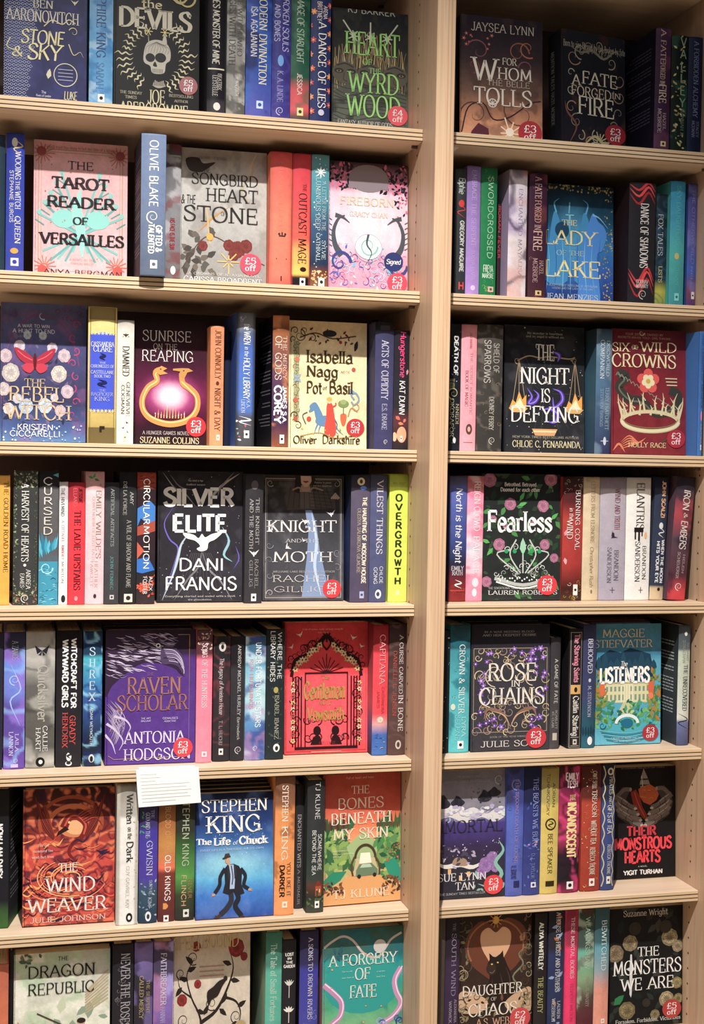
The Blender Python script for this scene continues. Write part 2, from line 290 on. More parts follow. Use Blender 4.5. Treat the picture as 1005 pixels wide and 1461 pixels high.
        for off, (gw, st) in items:
            ends = [p for sm, q in st for p in (q[0], q[-1])]
            for sm, q in st:
                P_ = catmull(q, n) if sm else q
                seg(P_+np.array([off, 0]))
                if ser:
                    for e_, o_ in ((P_[0], P_[1]), (P_[-1], P_[-2])):
                        if sum(1 for z in ends if abs(z-e_).sum() < .4) > 1: continue
                        dx, dy = e_-o_; h = tn*.9
                        if sm or abs(dx) > abs(dy)*1.5:
                            if abs(e_[1]-0) < .1: a, b = (e_[0]-h*.7, -0.1), (e_[0]+h*.7, ser*1.7)
                            elif e_[1] > 9: a, b = (e_[0]-h*.7, 10-ser*1.7), (e_[0]+h*.7, 10.2)
                            else: a, b = (e_[0]-h*.6, e_[1]-ser*.8), (e_[0]+h*.6, e_[1]+ser*.8)
                        else:
                            yy = e_[1]-(h if dy > 0 else 0)
                            a, b = (e_[0]-ser-th*.2, yy), (e_[0]+ser+th*.2, yy+h)
                        o2 = np.array([off, 0]); s.quad([T((a[0]+off, a[1])), T((b[0]+off, a[1])), T((b[0]+off, b[1])), T((a[0]+off, b[1]))], c)
    def down(s, t, y0, y1, b0, b1, c, sty='s'):    # reads top to bottom, letter tops to the right; b in 0..1 of width
        X0, X1 = b0*s.W, b1*s.W
        s.text(t, y0, -X1, y1, -X0, c, sty, lambda a, b: (-b, a))
    def step(s): return max(.004, min(.035, 1.1/(s.lay+1)))
    def build(s, name, fn, mt, parent, base=.12):
        if not s.V: return None
        layer = s.step()
        V = np.array(s.V); L_ = np.array(s.L); V[:, 0] = np.clip(V[:, 0], .3, s.W-.3); V[:, 1] = np.clip(V[:, 1], .3, s.H-.3)
        P_ = fn(V[:, 0], V[:, 1], base+layer*L_)
        o = mesh(name, P_, s.F, mt, parent, col=np.array(s.Cc)); o['kind'] = 'stuff'; return o
_rng = np.random.RandomState(5); _lat = _rng.rand(64, 64)
def noise(x, y, seed=0):
    x = x+seed*7.31; y = y+seed*3.77; xi = np.floor(x).astype(int); yi = np.floor(y).astype(int); fx = x-xi; fy = y-yi; fx = fx*fx*(3-2*fx); fy = fy*fy*(3-2*fy)
    g = lambda a, b: _lat[a % 64, b % 64]
    return (g(xi, yi)*(1-fx)+g(xi+1, yi)*fx)*(1-fy)+(g(xi, yi+1)*(1-fx)+g(xi+1, yi+1)*fx)*fy
def fbm(x, y, seed=0, o=4):
    r = 0; a = .5
    for i in range(o): r = r+a*noise(x*2**i, y*2**i, seed+i); a *= .5
    return r/(1-.5**o)
class Paint:      # printed background of a cover, often with shelf shade painted at its top, sampled on a grid: U 0..1 across, V 0..1 down
    def __init__(s, nu, nv, asp):
        u, v = np.meshgrid(np.linspace(0, 1, nu), np.linspace(0, 1, nv)); s.U = u; s.V = v; s.x = u*100; s.y = v*100*asp; s.c = np.zeros(u.shape+(3,))
    def grad(s, st):
        a = [q[0] for q in st]; cs = np.array([lin(q[1]) for q in st])
        for k in range(3): s.c[..., k] = np.interp(s.V, a, cs[:, k])
        return s
    def mix(s, c, m_): s.c = s.c*(1-m_[..., None])+lin(c)*m_[..., None]; return s
    def cloud(s, c, sc=8, lo=.5, hi=.65, seed=1, amt=1, sx=1, sy=1): return s.mix(c, amt*ss(lo, hi, fbm(s.x/100*sc*sx, s.y/100*sc*sy, seed)))
    def swirl(s, c, sc=5, k=3, seed=1, amt=1, sharp=.25, sx=1, sy=1):
        f = fbm(s.x/100*sc*sx, s.y/100*sc*sy, seed, 3); return s.mix(c, amt*ss(1-sharp, 1, np.abs(np.sin(f*math.pi*2*k))))
    def blob(s, c, x, y, rx, ry, soft=.5, amt=1): d = np.hypot((s.x-x)/rx, (s.y-y)/ry); return s.mix(c, amt*(1-ss(1-soft, 1+soft*.3, d)))
    def band(s, c, y0, y1, soft=2, amt=1): return s.mix(c, amt*ss(y0-soft, y0+soft, s.y)*(1-ss(y1-soft, y1+soft, s.y)))
    def below(s, c, fn, soft=.8, amt=1): return s.mix(c, amt*ss(-soft, soft, s.y-fn(s.x)))

# ------------------------------------------------------------------ setting and bookcase
ZS = [653.8, 346.5, 43.4, -254., -553.3, -845.7, -1143.]        # shelf tops, mm relative to eye height
XL0, XS, XD, XR = -700., 766.5, 802., 1386.                   # bay limits
BK = 355.; FR = -80.; TH = 23.
def W3(x, y, z): return (x/1000, y/1000, EYE+z/1000)
def struct(o): o['kind'] = 'structure'; return o
struct(MB().box((-4, -6, -.05), (5, .62, 0)).obj('floor', M_FLOOR))
struct(MB().box((-3, .5, 0), (4.5, .62, 3.6)).obj('wall_back', M_WALL))
bc = bpy.data.objects.new('bookcase', None); C.objects.link(bc); bc.location = (.3, 0, 0)
bc['label'] = 'tall light beech bookcase with plywood-edged shelves and a central upright'; bc['category'] = 'bookcase'
OFF = np.array([300., 0, -EYE*1000])          # bookcase origin in eye-relative mm
def BP(mb, name, mats, parent=bc):
    V = [((x-OFF[0])/1000, (y-OFF[1])/1000, (z-OFF[2])/1000) for x, y, z in mb.V]
    return mesh(name, V, mb.F, mats, parent, mb.M)
TOPZ = 1250.
for x0, x1 in ((XL0-35.5, XL0), (XS, XD), (XR, XR+35.5)):
    mb = MB(); mb.box((x0, FR+6, -1550), (x1, BK, TOPZ)); up_ = BP(mb, 'upright', M_UP)
    # front facing: solid lipping with two shallow grooves near its right edge
    pr = [(x0, FR+6), (x0, FR+1), (x0+1, FR)]
    for gx in (x1-14, x1-7.5): pr += [(gx-.7, FR), (gx-.4, FR+1.6), (gx+.4, FR+1.6), (gx+.7, FR)]
    pr += [(x1-1, FR), (x1, FR+1), (x1, FR+6)]
    mb = MB(); mb.prism(pr, lambda p, k: (p[0], p[1], -1550 if k == 0 else TOPZ)); l_ = BP(mb, 'front_lipping', M_TRIM, up_)
    # peg holes, two rows per inner side
    mb = MB()
    for xs, sg in ((x0, -1), (x1, 1)):
        for yy in (36., 300.):
            z = -1500.
            while z < TOPZ-20:
                A_ = [i*math.pi/3 for i in range(6)]; n = len(mb.V)
                mb.V += [(xs+sg*.25, yy+2.6*math.cos(a), z+2.6*math.sin(a)) for a in A_]; mb.F.append(tuple(range(n, n+6))); mb.M.append(0); z += 32.
    h_ = BP(mb, 'peg_holes', M_HOLE, up_); h_['kind'] = 'stuff'
for x0, x1 in ((XL0, XS), (XD, XR)):
    BP(MB().box((x0, BK, -1550), (x1, BK+12, TOPZ)), 'back_panel', M_BACK)
    BP(MB().box((x0, -30, -1550), (x1, -12, -1450)), 'plinth', M_TRIM)
    for z in [1008.]+ZS+[-1450.]:
        z0 = z-TH
        # plywood board: grooved front edge
        pr = [(BK, z), (.8, z), (0, z-.8)]; mis = [0, 1, 1]
        for g in (z-7.6, z-15.2):
            pr += [(0, g+1), (1.3, g+.6), (1.3, g-.6), (0, g-1)]; mis += [2, 2, 2, 1]
        pr += [(0, z0+1.6), (1.2, z0), (BK, z0)]; mis += [2, 0, 0]
        pr = pr[::-1]
        n = len(pr); mm = [0]*n
        for i in range(n):
            a, b = pr[i], pr[(i+1) % n]
            if max(a[0], b[0]) < 3: mm[i] = 1 if a[0] < .1 and b[0] < .1 else 2
            if abs(a[1]-z) < .9 and abs(b[1]-z) < .9: mm[i] = 0
            if (a[1] <= z0+1.7 and b[1] <= z0+1.7): mm[i] = 2 if max(a[0], b[0]) < 3 else 0
        mb = MB(); mb.prism(pr, lambda p, k: (x0+.6 if k == 0 else x1-.6, p[0], p[1]), mm, 2)
        s_ = BP(mb, 'shelf', [M_SHELF, M_PLY, M_PLYD])
        mb = MB()
        for px_, sg in ((x0+.3, 1), (x1-.3, -1)):
            for yy in (36., 300.):
                A_ = [i*math.pi/4 for i in range(8)]
                mb.prism([(yy+3*math.cos(a), z0-3.2+3*math.sin(a)) for a in A_], lambda p, k: (px_+sg*(0 if k == 0 else 11), p[0], p[1]))
        q_ = BP(mb, 'shelf_pins', M_PIN, s_); q_['kind'] = 'stuff'
mb = MB().box((812., 22, ZS[0]-TH-1.1), (846, 52, ZS[0]-TH-.05)); tg = BP(mb, 'shelf_tag', M_CARD)

# ------------------------------------------------------------------ books
ORD = ['top', 'second', 'third', 'fourth', 'fifth', 'sixth', 'bottom']
SLOPE = (1830., 1600.)
placed = {}
def book_core(root, t, h, wd, kind, face, sides, paint, spaint):
    """canonical frame (mm): spine at -Y facing the reader, thickness along X, front cover at +X"""
    bd = 2.6 if kind == 'h' else .5; sag = (min(3.6, t*.11) if kind == 'h' else min(1.2, t*.04)); over = 3. if kind == 'h' else 0.
    s = .001; ht = t/2
    asp = h/wd
    def sag_y(x): return -sag*(1-(x/ht)**2)+sag
    # spine: painted curved shell
    nu, nv = (9, 64) if face else (11, 84)
    P_ = Paint(nu, nv, h/t); P_.y = P_.V*100; P_.x = P_.U*100*t/h; spaint(P_); P_.c *= (1+.22*(fbm(P_.x/5+t, P_.y/5+h, 3)-.5)+.16*(fbm(P_.x/1.7, P_.y/1.7+t, 8)-.5))[..., None]
    U, V = P_.U.ravel(), P_.V.ravel(); X = (U-.5)*t
    Vv = np.c_[X, sag_y(X), (1-V)*h]*s
    F_ = [(j*nu+i, (j+1)*nu+i, (j+1)*nu+i+1, j*nu+i+1) for j in range(nv-1) for i in range(nu-1)]
    col = P_.c.reshape(-1, 3); n0 = len(Vv)
    ins = sag+1.2                       # inner face closes the shell
    X2 = np.array([-ht, ht]); back = np.array([(x, ins, z) for z in (h, 0) for x in X2])*s
    Vv = np.vstack([Vv, back]); col = np.vstack([col, np.tile(col.mean(0), (4, 1))])
    F_ += [(n0, n0+1, n0+3, n0+2), (0, n0, n0+2, (nv-1)*nu), (nu-1, (nv-1)*nu+nu-1, n0+3, n0+1), tuple(range(nu))+(n0+1, n0), tuple(range((nv-1)*nu+nu-1, (nv-1)*nu-1, -1))+(n0+2, n0+3)]
    sp = mesh('spine', Vv, F_, M_PRINT, root, smooth=False, col=col)
    sp.data.polygons.foreach_set('use_smooth', [True]*((nv-1)*(nu-1))+[False]*5)
    # boards
    y0 = sag+.1
    if face:
        nu, nv = 84, 126
        P_ = Paint(nu, nv, 1.5); P_.y = P_.V*150; paint(P_); P_.c *= (1+.3*(fbm(P_.x/9+t, P_.y/9+wd, 3)-.5)+.22*(fbm(P_.x/2.4, P_.y/2.4+wd, 8)-.5))[..., None]
        U, V = P_.U.ravel(), P_.V.ravel()
        Vv = np.c_[np.full(U.shape, ht), U*wd, (1-V)*h]*s; Vv[:, 1] = np.maximum(Vv[:, 1], y0*s*.2)
        F_ = [(j*nu+i, (j+1)*nu+i, (j+1)*nu+i+1, j*nu+i+1) for j in range(nv-1) for i in range(nu-1)]; col = P_.c.reshape(-1, 3); n0 = len(Vv)
        q = [(ht-bd, 0, h), (ht-bd, wd, h), (ht-bd, wd, 0), (ht-bd, 0, 0)]; Vv = np.vstack([Vv, np.array(q)*s])
        ec = [col[0], col[nu-1], col[-1], col[(nv-1)*nu]]; col = np.vstack([col, ec]); a, b, c, d = 0, nu-1, nu*nv-1, (nv-1)*nu
        F_ += [(n0, n0+1, n0+2, n0+3), (a, b, n0+1, n0), (b, c, n0+2, n0+1), (c, d, n0+3, n0+2), (d, a, n0, n0+3)]
        mesh('front_cover', Vv, F_, M_PRINT, root, col=col); side_list = (-1,)
    else: side_list = (-1, 1)
    for sg in side_list:
        x0, x1 = (ht-bd, ht) if sg > 0 else (-ht, -ht+bd)
        st = sides if isinstance(sides, list) else [(0, sides), (1, sides)]
        nb = 10; vs = []; cs = []
        for k in range(nb+1):
            v = k/nb; cc = np.array([np.interp(v, [q[0] for q in st], [lin(q[1])[i] for q in st]) for i in range(3)])
            for (xx, yy) in ((x0, y0), (x1, y0), (x1, wd), (x0, wd)): vs.append((xx*s, yy*s, (1-v)*h*s)); cs.append(cc)
        F_ = [(0, 1, 2, 3), tuple(4*nb+i for i in (3, 2, 1, 0))]
        for k in range(nb):
            for i in range(4): j = (i+1) % 4; F_.append((4*k+i, 4*k+4+i, 4*k+4+j, 4*k+j))
        mesh('back_cover' if sg < 0 else 'front_cover', vs, F_, M_MATT, root, col=np.array(cs))
    # pages, fanned by hairline grooves on the top edge
    pa = ht-bd-.1; mb = MB(); k = max(3, int(t/5)); 
    pr = [(-pa, 0)]
    for i in range(k): xx = -pa+2*pa*(i+.5)/k; pr += [(xx-.3, 0), (xx, -.5), (xx+.3, 0)]
    pr += [(pa, 0)]
    pr2 = [(x, h-over+z) for x, z in pr]+[(pa, over), (-pa, over)]
    mb.prism(pr2, lambda p, q_: (p[0], ins+.2 if q_ == 0 else wd-over, p[1])); mb.obj('page_block', M_PAGE, root, .001)
    return sag_y, ht
def lay(row, bay, x0, x1, ytop, look, kind, e, face, t=None, lean=0., roll=0., yaw=0., h=None, wd=None, name=None):
    """place a book by where its base and top are; returns root + frame"""
    z = ZS[row]; X0, X1 = X_at(x0, e, z), X_at(x1, e, z)
    lo, hi = (XL0, XS) if bay == 0 else (XD, XR)
    key = (row, bay); X0 = max(X0, lo+.8, placed.get(key, -1e9)+.8); X1 = min(X1, hi-.8)
    if h is None:
        up = np.array([0, math.sin(lean), math.cos(lean)]); h = along(ytop, np.array([(X0+X1)/2, e, z]), up)
    h = min(h, 250. if row == 0 else 268.)
    root = bpy.data.objects.new(name or ('hardback_book' if kind == 'h' else 'paperback_book'), None); C.objects.link(root)
    b_ = 'left' if bay == 0 else 'right'
    root['label'] = f"{look}, {ORD[row]} shelf, {b_} bay"; root['category'] = 'book'
    root['group'] = f"books on the {ORD[row]} shelf of the {b_} bay"
    if face:
        width = (X1-X0)/math.cos(yaw); T_ = Matrix.Translation(W3(X0, e, z+t*math.sin(lean)+.3))
        Mx = T_ @ Matrix.Rotation(-yaw, 4, 'Z') @ Matrix.Rotation(-lean, 4, 'X') @ Matrix.Translation((0, t/2000, 0)) @ Matrix.Rotation(-math.pi/2, 4, 'Z')
        placed[key] = X1
    else:
        width = X1-X0; zz = z+abs(math.sin(roll))*width/2
        if roll: X0 = X1-width
        Mx = Matrix.Translation(W3((X0+X1)/2, e, zz+.05)) @ Matrix.Rotation(roll, 4, 'Y') @ Matrix.Rotation(-yaw, 4, 'Z')
        placed[key] = X1
    root.matrix_world = Mx
    return root, width, h, X0, X1
def S(row, bay, x0, x1, ytop, look, bg, items=(), pat=None, kind='h', e=None, side=None, h=None, wd=None, roll=0., yaw=0., art=None, blurb=None):
    if e is None: e = (62, 70, 58, 50, 42, 36, 32)[row]
    root, t, h, X0, X1 = lay(row, bay, x0, x1, ytop, look, kind, e, False, roll=roll, yaw=yaw, h=h)
    wd = wd or h*.64
    if isinstance(bg, str): bg = [(0, bg), (1, bg)]
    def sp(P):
        P.grad(bg)  # many bg gradients start darker, painting the shelf's shade on the spine top
        for p in (pat or ()):
            if p[0] == 'cloud': P.cloud(p[1], *p[2:])
            elif p[0] == 'swirl': P.swirl(p[1], *p[2:])
            elif p[0] == 'edge': P.mix(p[1], 1-ss(p[2]*.5, p[2], np.minimum(P.U, 1-P.U)))
    mid = bg[len(bg)//2][1]
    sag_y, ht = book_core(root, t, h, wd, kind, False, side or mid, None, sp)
    Wc = 100*t/h; Hc = 100.
    if blurb:
        c_, sg = blurb; Pb = Print(100, 150); rd = random.Random(int(h*7)); y = 22
        while y < 118:
            for q in range(rd.randint(2, 5)):
                x = 14
                xe = rd.uniform(60, 88)
                while x < xe: l = rd.uniform(5, 12); Pb.line([(x, y), (min(x+l, xe), y)], 1.3, c_, False, up=0); x += l+1.6
                y += 4
            y += 6
        Pb.build('cover_lettering', lambda x, y, o: np.c_[np.full(x.shape, sg*(t/2+.15)), (x if sg < 0 else x)/100*wd, (1-y/150)*h]/1000, M_INK, root)
    Pc = Print(Wc, Hc); Pa = Print(Wc, Hc); Pc.curved = Pa.curved = True; zs = ZS[row]; base = np.array([(X0+X1)/2, e, zs]); upv = np.array([math.sin(roll), 0, math.cos(roll)])
    def a_of(py): return (1-along(py, base, upv)/h)*100
    for p in (pat or ()):
        if p[0] in ('dot', 'leaf', 'flower', 'curl', 'wave'):
            y0, y1 = (p[5], p[6]) if len(p) > 6 else (0, 100); r = p[3]
            Pa.scatter(p[2], p[1], r*.5, r, len(look), (r, y0+r, max(Wc-r, r+.1), y1-r), p[0])
    if art: art(Pa, Wc, a_of)
    for it in items:
        tx, ya, yb, b0, b1, c = it[:6]; st = it[6] if len(it) > 6 else 's'
        a0, a1 = max(a_of(ya), .5), min(a_of(yb), 99.5)
        if tx == '#':      # publisher's mark: a small plate with a disc
            cx = (b0+b1)/2*Wc; Pc.rect(b0*Wc, a0, b1*Wc, a1, c); Pc.disc(cx, (a0+a1)/2, min((b1-b0)*Wc, a1-a0)*.28, st, 10)
        elif tx == 'o': Pc.ell((b0+b1)/2*Wc, (a0+a1)/2, (b1-b0)/2*Wc, (a1-a0)/2, c, 14)
        elif tx == '@': Pc.curl((b0+b1)/2*Wc, (a0+a1)/2, (a1-a0)/2, 90, 1.6, (a1-a0)*.1, c)
        elif tx == '=': Pc.rect(b0*Wc, a0, b1*Wc, a1, c)
        elif tx == '~': Pc.line([(b0*Wc, a0), (b1*Wc, a0*.6+a1*.4), (b0*Wc, a0*.4+a1*.6), (b1*Wc, a1)], Wc*.08, c, taper=2)
        elif st[0] == 'U': Pc.text(tx, b0*Wc, a0, b1*Wc, a1, c, st[1:])            # upright words across the spine
        elif st[0] == 'V':                                                   # letters stacked
            n = len(tx); d = (a1-a0)/n
            for k, ch in enumerate(tx):
                if ch != ' ': Pc.text(ch, b0*Wc+(.3*(b1-b0)*Wc if ch == 'I' else 0), a0+k*d+d*.12, b1*Wc-(.3*(b1-b0)*Wc if ch == 'I' else 0), a0+k*d+d*.84, c, st[1:])
        else: Pc.down(tx, a0, a1, b0, b1, c, st)
    def fn(x, y, o):
        X = np.clip((x/Wc-.5)*t, -ht*.995, ht*.995); return np.c_[X, sag_y(X)-o-.15, (1-y/Hc)*h]/1000
    Pa.build('spine_artwork', fn, M_INK, root); Pc.build('spine_lettering', fn, M_INK, root, base=.14+Pa.step()*(Pa.lay+1))
    return root
def F(row, bay, x0, x1, ytop, look, paint, art=None, texts=(), sticker=None, spine='202024', side=None, t=30., lean=.05, kind='p', e=None, yaw=0., h=None, sp_items=(), signed=None, over=None):
    if e is None: e = (100, 100, 96, 72, 66, 50, 34)[row]
    root, wd, h, X0, X1 = lay(row, bay, x0, x1, ytop, look, kind, e, True, t=t, lean=lean, yaw=yaw, h=h)
    def spf(P): P.grad([(0, spine), (1, spine)]) if isinstance(spine, str) else P.grad(spine)
    sag_y, ht = book_core(root, t, h, wd, kind, True, side or (spine if isinstance(spine, str) else spine[0][1]), paint, spf)
    Mi = root.matrix_world.inverted(); R3 = np.array(root.matrix_world.to_3x3()); N = R3@np.array([1., 0, 0])
    P0 = np.array(root.matrix_world @ Vector((t/2000, 0, 0)))*1000; P0[2] -= EYE*1000
    def uv(px, py):
        q = on_plane(px, py, P0, N); l = Mi @ Vector((q[0]/1000, q[1]/1000, q[2]/1000+EYE)); return l.y*1000/wd*100, (1-l.z*1000/h)*150
    def fn(x, y, o): return np.c_[np.full(x.shape, 0.)+t/2+o, x/100*wd, (1-y/150)*h]/1000
    Pa = Print(100, 150)
    if art: art(Pa, uv)
    k = .02+Pa.step()*(Pa.lay+1); Pa.build('cover_artwork', fn, M_INK, root)
    Pc = Print(100, 150)
    for tx, a0, b0, a1, b1, c, *st in texts:
        cy = (b0+b1)/2; cx = (a0+a1)/2
        u0, u1 = uv(a0, cy+(a0-cx)*.0)[0], uv(a1, cy)[0]; v0, v1 = uv(cx, b0)[1], uv(cx, b1)[1]
        if v1 > 148.5: v0 -= v1-148.5; v1 = 148.5
        Pc.text(tx, max(u0, .5), v0, min(u1, 99.5), v1, c, st[0] if st else 's')
    Pc.build('cover_lettering', fn, M_INK, root, base=.12+k); k += .02+Pc.step()*(Pc.lay+1)
    if over: Po = Print(100, 150); over(Po, uv); Po.build('cover_artwork', fn, M_INK, root, base=.12+k)
    for stk in ([sticker] if sticker else [])+([signed] if signed else []):
        sx, sy, r, tx = stk[:4]; bgc = stk[4] if len(stk) > 4 else 'd8242c'
        u, v = uv(sx, sy); ur = uv(sx+r, sy)[0]-u; vr = uv(sx, sy+r)[1]-v; v = min(v, 149.3-vr); u = min(u, 99.5-ur) 
        sv = []; A_ = [i*2*math.pi/28 for i in range(28)]; o0 = .12+k+.1
        f3 = lambda a, b, o: fn(np.array(a), np.array(b), np.array(o))
        top = f3([u+ur*math.cos(a) for a in A_], [v+vr*math.sin(a) for a in A_], [o0+.25]*28); bot = f3([u+ur*math.cos(a) for a in A_], [v+vr*math.sin(a) for a in A_], [o0]*28)
        FF = [tuple(range(28))]+[(i, 28+i, 28+(i+1) % 28, (i+1) % 28) for i in range(28)]
        so = mesh('price_sticker' if tx[0] == '£' else 'signed_sticker', np.vstack([top, bot]), FF, M_STICK, root, col=np.tile(lin(bgc), (56, 1)))
        Pt = Print(100, 150)
        if tx[0] == '£': Pt.text(tx, u-ur*.52, v-vr*.62, u+ur*.48, v-vr*.02, 'ffffff', 's'); Pt.text('off', u-ur*.5, v+vr*.08, u+ur*.45, v+vr*.6, 'ffffff', 's')
        else: Pt.text(tx, u-ur*.75, v-vr*.25, u+ur*.75, v+vr*.25, 'ffffff', 'i')
        Pt.build('sticker_lettering', fn, M_INK, so, base=o0+.32)
    if sp_items:
        Wc = 100*t/h; Ps = Print(Wc, 100); Ps.curved = True
        for tx, a0, a1, b0, b1, c, *st in sp_items: Ps.down(tx, a0, a1, b0, b1, c, st[0] if st else 's')
        Ps.build('spine_lettering', lambda x, y, o: np.c_[(x/Wc-.5)*t, sag_y((x/Wc-.5)*t)-o-.15, (1-y/100)*h]/1000, M_INK, root)
    return root, (X0, X1, h, wd, t, e)
def behind(info, row, bay, n, dh, look, col, dt=12., lean=.05, shift=0.):
    """further copies standing behind a face-out book, only their top edges show"""
    X0, X1, h, wd, t, e = info[1]
    for k in range(n):
        nm = 'paperback_book'; root = bpy.data.objects.new(nm, None); C.objects.link(root); b_ = 'left' if bay == 0 else 'right'
        root['label'] = f"{('nearest', 'second', 'third', 'fourth', 'rearmost')[k]} {look}, {ORD[row]} shelf, {b_} bay"; root['category'] = 'book'; root['group'] = f"copies behind face-out books, {look}"
        d = t+1.5+k*(dt+1.2)
        Mx = Matrix.Translation(W3(X0+shift*(k+1), e+d/math.cos(lean), ZS[row]+dt*math.sin(lean)+.05)) @ Matrix.Rotation(-lean, 4, 'X') @ Matrix.Translation((0, dt/2000, 0)) @ Matrix.Rotation(-math.pi/2, 4, 'Z')
        root.matrix_world = Mx; hh = h+dh*(k+1); s = .001
        for nm, a, b in (('front_cover', dt/2-.6, dt/2), ('back_cover', -dt/2, -dt/2+.6)):
            mb = MB().box((a, 0, 0), (b, wd, hh)); V = np.array(mb.V)*s; mesh(nm, V, mb.F, M_MATT, root, col=np.tile(lin(col), (8, 1)))
        mb = MB().box((-dt/2, -.6, 0), (dt/2, 0, hh)); mesh('spine', np.array(mb.V)*s, mb.F, M_MATT, root, col=np.tile(lin(col), (8, 1)))
        MB().box((-dt/2+.6, .1, .3), (dt/2-.6, wd-.5, hh-.3)).obj('page_block', M_PAGE, root, s)

# crops of the photograph in which the books below were measured: origin and scale
CROPS = dict(A=(0, 0, 3.35), B=(280, 0, 2.956), C=(600, 0, 2.481), D=(0, 180, 3.35), E=(280, 180, 2.956), F=(620, 200, 2.61), G=(0, 410, 3.242), H=(290, 410, 3.045),
 I=(620, 440, 2.61), J=(0, 650, 3.242), K=(290, 650, 3.045), L=(620, 650, 2.61), M=(0, 870, 3.242), N=(290, 870, 3.045), O=(620, 860, 2.61), P=(0, 1080, 3.242),
 Q=(290, 1080, 3.045), R=(620, 1070, 2.61), S=(0, 1300, 3.14), T=(300, 1290, 2.956), U=(620, 1260, 2.61), Z=(0, 0, 1))
cur = ['Z', 0, 0]
def crop(k, row, bay): cur[:] = [k, row, bay]
def cx(v): return CROPS[cur[0]][0]+v/CROPS[cur[0]][2]
def cy(v): return CROPS[cur[0]][1]+v/CROPS[cur[0]][2]
def s(x0, x1, yt, look, bg, items=(), art=None, **k):
    its = [(i[0], cy(i[1]), cy(i[2]))+tuple(i[3:]) for i in items]
    a2 = (lambda P, W, a_of: art(P, W, lambda y: a_of(cy(y)))) if art else None
    return S(cur[1], cur[2], cx(x0), cx(x1), cy(yt), look, bg, its, art=a2, **k)
def f(x0, x1, yt, look, paint, art=None, texts=(), sticker=None, signed=None, over=None, **k):
    tx = [(t[0], cx(t[1]), cy(t[2]), cx(t[3]), cy(t[4]))+tuple(t[5:]) for t in texts]
    sc = CROPS[cur[0]][2]; st = lambda q: (cx(q[0]), cy(q[1]), q[2]/sc)+tuple(q[3:]) if q else None
    wr = lambda g: (lambda P, uv: g(P, lambda x, y: uv(cx(x), cy(y)))) if g else None
    return F(cur[1], cur[2], cx(x0), cx(x1), cy(yt), look, paint, wr(art), tx, st(sticker), signed=st(signed), over=wr(over), **k)

# =================================================================== TOP SHELF, left bay
crop('A', 0, 0)
def a_stone(P, uv):
    P.up()
    for r in range(26):
        for q in range(9):
            x, y = q*5+(r % 2)*2.5, 30+r*4.4
            if x+r*.5 < 42: P.line([(x-2.2, y), (x, y-1.6), (x+2.2, y), (x, y+1.8), (x-2.2, y)], .5, 'b9bfd8', False, up=0)  # silver-blue scales: the lamp's highlight on the pattern, painted as colour
    u, v = uv(305, 360); P.ring(u, v, 14, 13, 1, 'd8cfb0')
    for i in range(4): P.line([(u-9, v-6+i*4), (u+9, v-6+i*4)], .9, 'a9a6c0', False)
    P.leaf(u-21, v+6, 12, -80, 3, 'd8cfb0'); P.line([(48, 58), (58, 50), (70, 54), (78, 48), (86, 52)], 1.2, 'd9cfa0'); P.curl(84, 62, 6, 200, 1, 1, 'd9cfa0')
    P.line([(78, 76), (84, 88), (92, 84), (96, 90)], 1.2, 'd9cfa0', taper=1); P.line([(8, 74), (4, 84), (14, 88)], 1.2, 'd9cfa0'); P.bird(85, 28, 5, 'd8cfb0')
f(6, 404, -110, 'navy face-out hardback with gold swirling title and sheen-painted scale pattern', lambda P: P.grad([(0, '14184a'), (1, '1e2058')]).cloud('2c2e70', 7, .5, .7, 2, .6).blob('4a4e84', 16, 90, 26, 60, .9, .7), a_stone,  # paler blob at the left paints the sheen into the navy
  [('BEN', 150, 2, 245, 40, 'd6cfc0', 's'), ('AARONOVITCH', 24, 52, 368, 108, 'd6cfc0', 's'), ('STONE', 92, 148, 300, 212, 'e6dca6', 'i'), ('&', 48, 222, 100, 268, 'e6dca6', 'i'), ('SKY', 122, 214, 282, 288, 'e6dca6', 'i'),
   ('The', 190, 435, 212, 448, 'd0cce0', 'n'), ('Rivers of London', 165, 453, 235, 464, 'd0cce0', 'n'), ('LUKE', 298, 440, 360, 478, 'd9cfa0', 'i')], kind='h', t=34, spine='1b1f5c', e=70)
s(416, 529, -120, 'pale blue spine with dark lettering', [(0, '8fb6d6'), (.5, '5d9ccc'), (1, '6aa8d8')],
  [('SAPPHIRE KING', -110, 275, .3, .68, '2c4a78', 's'), ('SARAH', 300, 425, .3, .62, '4a78a4', 's'), ('#', 450, 488, .38, .66, 'f0f0f0', '1a1a1a')], pat=[('cloud', '3c78b4', 9, .5, .65, 3, .7), ('cloud', 'b4d4e8', 14, .6, .7, 5, .6)])
